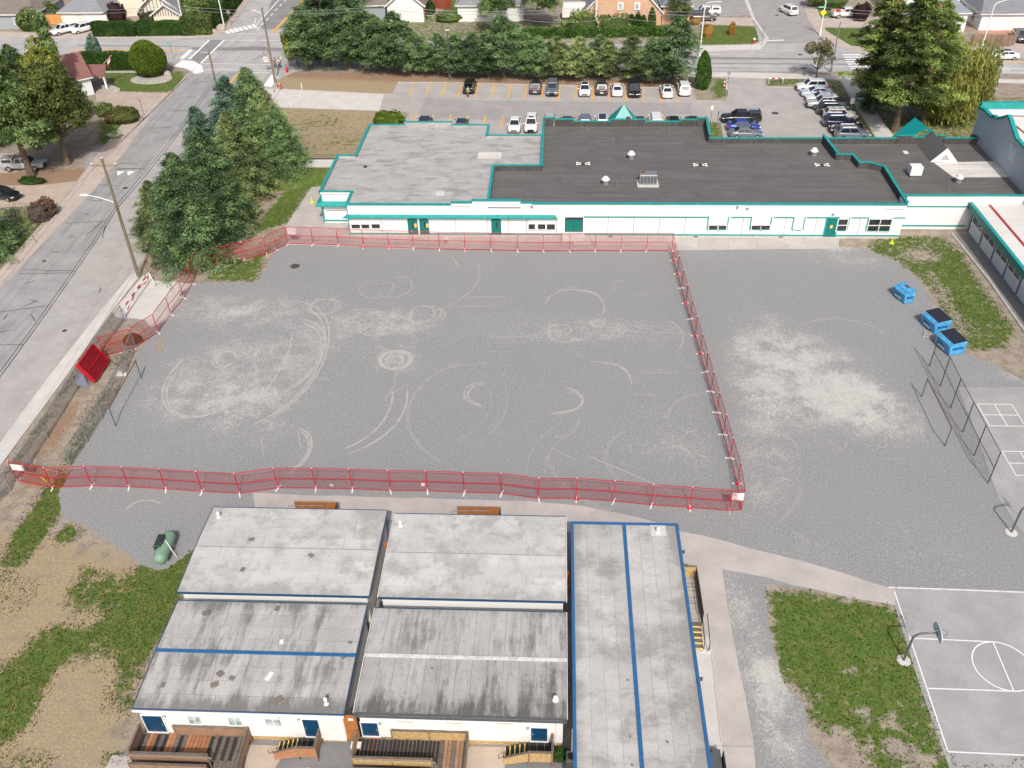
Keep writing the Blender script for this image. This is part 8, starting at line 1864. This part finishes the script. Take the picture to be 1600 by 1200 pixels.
# ------------------------------------------------------------------ HOUSES
def house(label, x0, x1, y0, y1, eave, ridge, axis, wall, roof, hip=0., ov=.45, windows=(), garage=(), side=(), chimney=None, name='house', trims=m_white, timber=False):
    cx, cy = (x0+x1)/2, (y0+y1)/2; t = thing(name, (cx, cy, 0), label, 'house'); off = (cx, cy, 0)
    m = MB(); zf = eave
    if axis == 'X':
        vs = [(x0, y0, 0), (x1, y0, 0), (x1, y1, 0), (x0, y1, 0), (x0, y0, eave), (x1, y0, eave), (x1, y1, eave), (x0, y1, eave), (x0+hip, cy, ridge-.12), (x1-hip, cy, ridge-.12)]
        m.add(vs, [(0, 1, 5, 4), (2, 3, 7, 6), (1, 2, 6, 9, 5) if not hip else (1, 2, 6, 5), (3, 0, 4, 8, 7) if not hip else (3, 0, 4, 7)])
    else:
        vs = [(x0, y0, 0), (x1, y0, 0), (x1, y1, 0), (x0, y1, 0), (x0, y0, eave), (x1, y0, eave), (x1, y1, eave), (x0, y1, eave), (cx, y0+hip, ridge-.12), (cx, y1-hip, ridge-.12)]
        m.add(vs, [(0, 1, 5, 8, 4) if not hip else (0, 1, 5, 4), (2, 3, 7, 9, 6) if not hip else (2, 3, 7, 6), (1, 2, 6, 5), (3, 0, 4, 7)])
    m.build('wall', wall, t, off)
    e0 = eave-.1; X0, X1, Y0, Y1 = x0-ov, x1+ov, y0-ov, y1+ov
    if axis == 'X': r0_, r1_ = (X0+hip*1.0, cy, ridge), (X1-hip, cy, ridge); Q = [((X0, Y0, e0), (X1, Y0, e0), r1_, r0_), ((X1, Y1, e0), (X0, Y1, e0), r0_, r1_)]; H_ = [((X1, Y0, e0), (X1, Y1, e0), r1_), ((X0, Y1, e0), (X0, Y0, e0), r0_)]
    else: r0_, r1_ = (cx, Y0+hip, ridge), (cx, Y1-hip, ridge); Q = [((X1, Y0, e0), (X1, Y1, e0), r1_, r0_), ((X0, Y1, e0), (X0, Y0, e0), r0_, r1_)]; H_ = [((X0, Y0, e0), (X1, Y0, e0), r0_), ((X1, Y1, e0), (X0, Y1, e0), r1_)]
    m = MB()
    for q in Q: m.slab(*q, .14)
    if hip:
        for a, b_, c_ in H_: T = Vector((0, 0, .14)); A = [Vector(a), Vector(b_), Vector(c_)]; m.add(A+[v-T for v in A], [(0, 1, 2), (5, 4, 3), (0, 3, 4, 1), (1, 4, 5, 2), (2, 5, 3, 0)])
    rf = m.build('roof', roof, t, off)
    if chimney: m = MB(); m.bb(chimney[0]-.4, chimney[0]+.4, chimney[1]-.35, chimney[1]+.35, eave, ridge+.8); c = m.build('chimney', m_brickwall, rf, off)
    if not hip:
        for yy in ((y0-ov-.03,) if axis == 'Y' else ()):
            m = MB(); m.beam((X0, yy, e0-.05), (cx, yy, ridge-.05), .06, .26); m.beam((cx, yy, ridge-.05), (X1, yy, e0-.05), .06, .26); m.build('barge_board', trims, t, off)
    m = MB(); 
    if axis == 'X' or hip: m.bb(X0, X1, Y0-.05, Y0-.002, e0-.2, e0-.01)
    if hip: m.bb(X0-.05, X0-.002, Y0, Y1, e0-.2, e0-.01); m.bb(X1+.002, X1+.05, Y0, Y1, e0-.2, e0-.01)
    if m.v: m.build('gutter', trims, t, off)
    for (u, z, w_, h) in windows: fwin(t, off, u, u+w_, z, z+h, y0, m_white, m_glasslight if rnd.random() < .4 else m_glass, 2, fw=.08)
    for (u, w_, h) in garage:
        b = MB(); b.bb(u, u+w_, y0-.04, y0+.01, .05, h); d = b.build('garage_door', m_white, t, off)
        for k in range(1, 4): b = MB(); b.bb(u, u+w_, y0-.045, y0-.041, h*k/4-.02, h*k/4+.01); c = b.build('door_groove', plain('groove_grey', srgb(170, 168, 164)), d); c.location = (-off[0], -off[1], 0)
    for (v, z, w_, h, sx) in side:
        xw = x1 if sx > 0 else x0; b = MB(); b.bb(xw-.03, xw+.05, v, v+w_, z, z+h); b.build('side_window', m_glass, t, off)
    if timber:
        for k in range(9):
            u = x0+(x1-x0)*(k+1)/10; zt = eave+(ridge-eave)*(1-abs(u-cx)/((x1-x0)/2))-.35
            if zt > eave-.2: b = MB(); b.bb(u-.06, u+.06, y0-.04, y0, eave-.3, zt); b.build('timber_strip', m_timber, t, off)
    return t
a, b_ = G(100, 43), G(168, 41)
house('house with a hipped grey roof and double garage, at the top left', a.x, b_.x, a.y, a.y+10, 3.1, 5.6, 'X', m_cream, m_shingle, hip=4, garage=((a.x+.6, 2.8, 2.4), (a.x+4.2, 5.2, 2.4)))
a, b_ = G(160, 30), G(222, 30)
house('two storey cream house behind the dark red tree', a.x, b_.x, a.y+2, a.y+12, 5.8, 8.5, 'X', m_cream, m_shingle, windows=((a.x+4, 3.8, 1.4, 1.4), (a.x+8, 3.8, 1.2, 1.4), (a.x+3, .9, 1.3, 1.6)))
a, b_ = G(222, 44), G(282, 42)
house('half timbered gable house behind the long hedge', a.x, b_.x, a.y+1, a.y+14, 3.2, 6.6, 'Y', m_cream, m_shingle, timber=True, windows=((a.x+2, .9, 1.6, 1.4), (a.x+6, .9, 1.6, 1.4)), ov=.7)
a, b_ = G(244, 43), G(282, 42)
house('small front gable of the half timbered house', a.x+.5, b_.x+1, a.y-1.2, a.y+.6, 2.8, 4.8, 'Y', m_cream, m_shingle, timber=True, ov=.5)
a = G(18, 45)
house('grey brown roofed bungalow at the top left corner', a.x-14, a.x+5.5, a.y, a.y+13, 3.0, 5.6, 'X', m_housegrey, m_shinglebr, hip=4, side=((a.y+2, .9, 1.5, 1.2, 1),), windows=((a.x+1, .9, 1.6, 1.2),))
b_ = G(148, 147); hr_ = R(38); hc = b_-Matrix.Rotation(hr_, 3, 'Z') @ Vector((7, -4.6, 0))
mh = house('maroon roofed white house mostly hidden by the maple', hc.x-7, hc.x+7, hc.y-4.6, hc.y+4.6, 3.0, 5.8, 'X', m_housewhite, m_shinglered, hip=0, side=((hc.y-3, .8, 1.4, 1.4, 1), (hc.y+1, .8, 1.6, 1.4, 1)))
mh.rotation_euler = (0, 0, hr_)
t = thing('porch', (b_.x-1.2, b_.y+4.2, 0), 'maroon roofed porch on a white column at the corner lawn', 'porch')
m = MB(); m.slab((-1, -2.4, 2.5), (3.0, -2.4, 2.5), (2.2, .5, 3.4), (-1, .5, 3.4), .12); m.build('roof', m_shinglered, t); m = MB(); m.bb(2.3, 2.6, -2.1, -1.8, 0, 2.4); m.build('column', m_white, t)
ft = thing('flag', (b_.x+1.2, b_.y+5.2, 3.2), 'red and white flag on a slanting pole at the porch', 'flag')
m = MB(); m.tube([(-1, .2, 0), (1.0, -.2, 1.6)], .04, 5); m.build('pole', m_white, ft)
for k, (x0, x1, mt) in enumerate(((0, .35, m_signred), (.35, .95, m_white), (.95, 1.3, m_signred))):
    m = MB(); m.add([(.9-x0*.5, -.2, 1.5-x0*1.1), (.9-x1*.5, -.2, 1.5-x1*1.1), (.2-x1*.3, -.3, .9-x1*.9), (.2-x0*.3, -.3, .9-x0*.9)], [(0, 1, 2, 3)]); m.build('flag_stripe', mt, ft)
a, b_ = G(607, 35), G(663, 34)
house('white garage gable behind the conifer row', a.x, b_.x, a.y, a.y+9, 3.2, 6.3, 'Y', m_housewhite, m_shinglebr, garage=((a.x+1, b_.x-a.x-2.2, 2.7),), ov=.5)
c_ = G(470, 35)
house('long house with a dark brown grey roof left of the white garage', c_.x+6, a.x-.6, a.y+1.5, a.y+11, 3.1, 5.6, 'X', m_housegrey, m_shinglebr, windows=((c_.x+9, .9, 1.8, 1.2),))
a = G(716, 34)
house('white walled house with a grey roof behind the conifers', a.x, a.x+13, a.y, a.y+10, 3.3, 6.2, 'X', m_housewhite, m_shingle, hip=4)
a, b_ = G(912, 40), G(1033, 40)
house('tan brick house with a broad white edged gable', a.x, b_.x, a.y, a.y+12, 2.4, 10.2, 'Y', m_brickwall, m_shingle, windows=(), ov=.3)
h_ = children_ = None
yb = a.y
hx = thing('brick_house_window', (0, yb-.1, 0), 'pair of white framed windows in the brick gable', 'window')
for (p0, p1) in (((965, 4), (974, 16)), ((991.5, 4), (1000, 16))):
    u = onY(*p0, yb-.15); v = onY(*p1, yb-.15); m = MB(); m.bb(u.x, v.x, -.08, .05, v.z, u.z); w_ = m.build('window_frame', m_white, hx); m = MB(); m.bb(u.x+.3, v.x-.3, -.1, -.081, v.z+.3, u.z-.25); m.build('pane', m_glasslight, w_)
a2, b2 = G(1034, 38), G(1076, 36)
house('low brick wing beside the dark minivan', a2.x, b2.x, a2.y, a2.y+8, 3.6, 5.2, 'X', m_brickwall, m_shingle, windows=((a2.x+1.2, 1.0, 2.4, 1.3),), hip=2)
a = G(880, 34)
t = thing('trailer', (a.x+3.4, a.y+2, 0), 'white camping trailer beside the brick house', 'trailer')
m = MB(); m.bevbox((0, 0, 1.7), (7.2, 2.5, 2.5), .15); m.build('body', m_white, t)
for x in (-.9, .9): m = MB(); m.tube([(x, -1.3, .4), (x, -1.1, .4)], .4, 12); m.build('wheel', m_black, t)
m = MB(); m.bb(1.8, 2.8, -1.28, -1.24, 1.3, 2.2); m.build('window', m_glass, t)
a, b_ = G(1448, 50), G(1506, 50)
house('white house with a blue grey hipped roof beyond the willow', a.x, b_.x, a.y, a.y+9, 3.6, 6.0, 'X', m_housewhite, m_shingleb, hip=3.5)
house('taller white house with blue grey roof behind it', a.x-3, b_.x+3, a.y+11, a.y+20, 5.2, 7.5, 'X', m_housewhite, m_shingleb, hip=0, windows=((a.x-1.5, 3.4, 1.6, 1.3),))
a = G(1562, 50)
house('white house with a dark grey roof at the upper right', a.x-3.6, a.x+14, a.y+1, a.y+16, 3.2, 6.2, 'X', m_housewhite, m_shingle, hip=3, side=((a.y+4, .9, 1.6, 1.5, -1), (a.y+9, .9, 1.6, 1.5, -1)), garage=((a.x+1.5, 5, 2.5),))
a = G(1400, 12)
house('distant white house between pines and verge', a.x-9, a.x+3, a.y+8, a.y+17, 4.5, 7, 'X', m_housewhite, m_shingleb)
def board_fence(label, p, q, h, mat, bw=.3, rail=True):
    p, q = Vector(p), Vector(q); t = thing('board_fence', (p.x, p.y, 0), label, 'fence'); d = q-p; L = d.length; ang = math.atan2(d.y, d.x); t.rotation_euler = (0, 0, ang); n = int(L/bw); me = None
    for k in range(n):
        if me is None: m = MB(); m.bb(.012, bw-.012, -.012, .012, .05, h); o = m.build('board', mat, t); me = o.data
        else: o = share('board', me, t)
        o.location = (k*bw, .004*(k % 2), .02*((k*7) % 3))
    for k in range(int(L/2.4)+1): m = MB(); m.bb(k*2.4-.06, k*2.4+.06, .015, .12, 0, h+.12); m.build('post', mat, t)
    if rail: m = MB(); m.bb(0, L, -.03, .1, h, h+.05); m.build('rail', mat, t)
board_fence('new orange board fence beside the double garage', G(61, 38.5), G(101, 38.5), 1.9, m_fencewood)
board_fence('weathered brown board fence along the sidewalk at the right', G(1516, 70.5), G(1586, 71.5), 1.8, m_fencebrown)
board_fence('red brown board fence between two houses', G(664, 12), G(708, 15), 1.9, m_fencered)
board_fence('red brown side fence next to the white garage', G(668, 30), G(668, 8), 1.8, m_fencered)
b = MB()
t = thing('low_rail', (G(664, 31).x, G(664, 31).y, 0), 'low pale rail behind the conifer row', 'railing')
for k in range(7): m = MB(); m.bb(k*1.5-.05, k*1.5+.05, -.05, .05, 0, .8); m.build('post', m_pallet, t)
m = MB(); m.bb(0, 9, -.04, .04, .8, .88); m.build('rail', m_pallet, t)
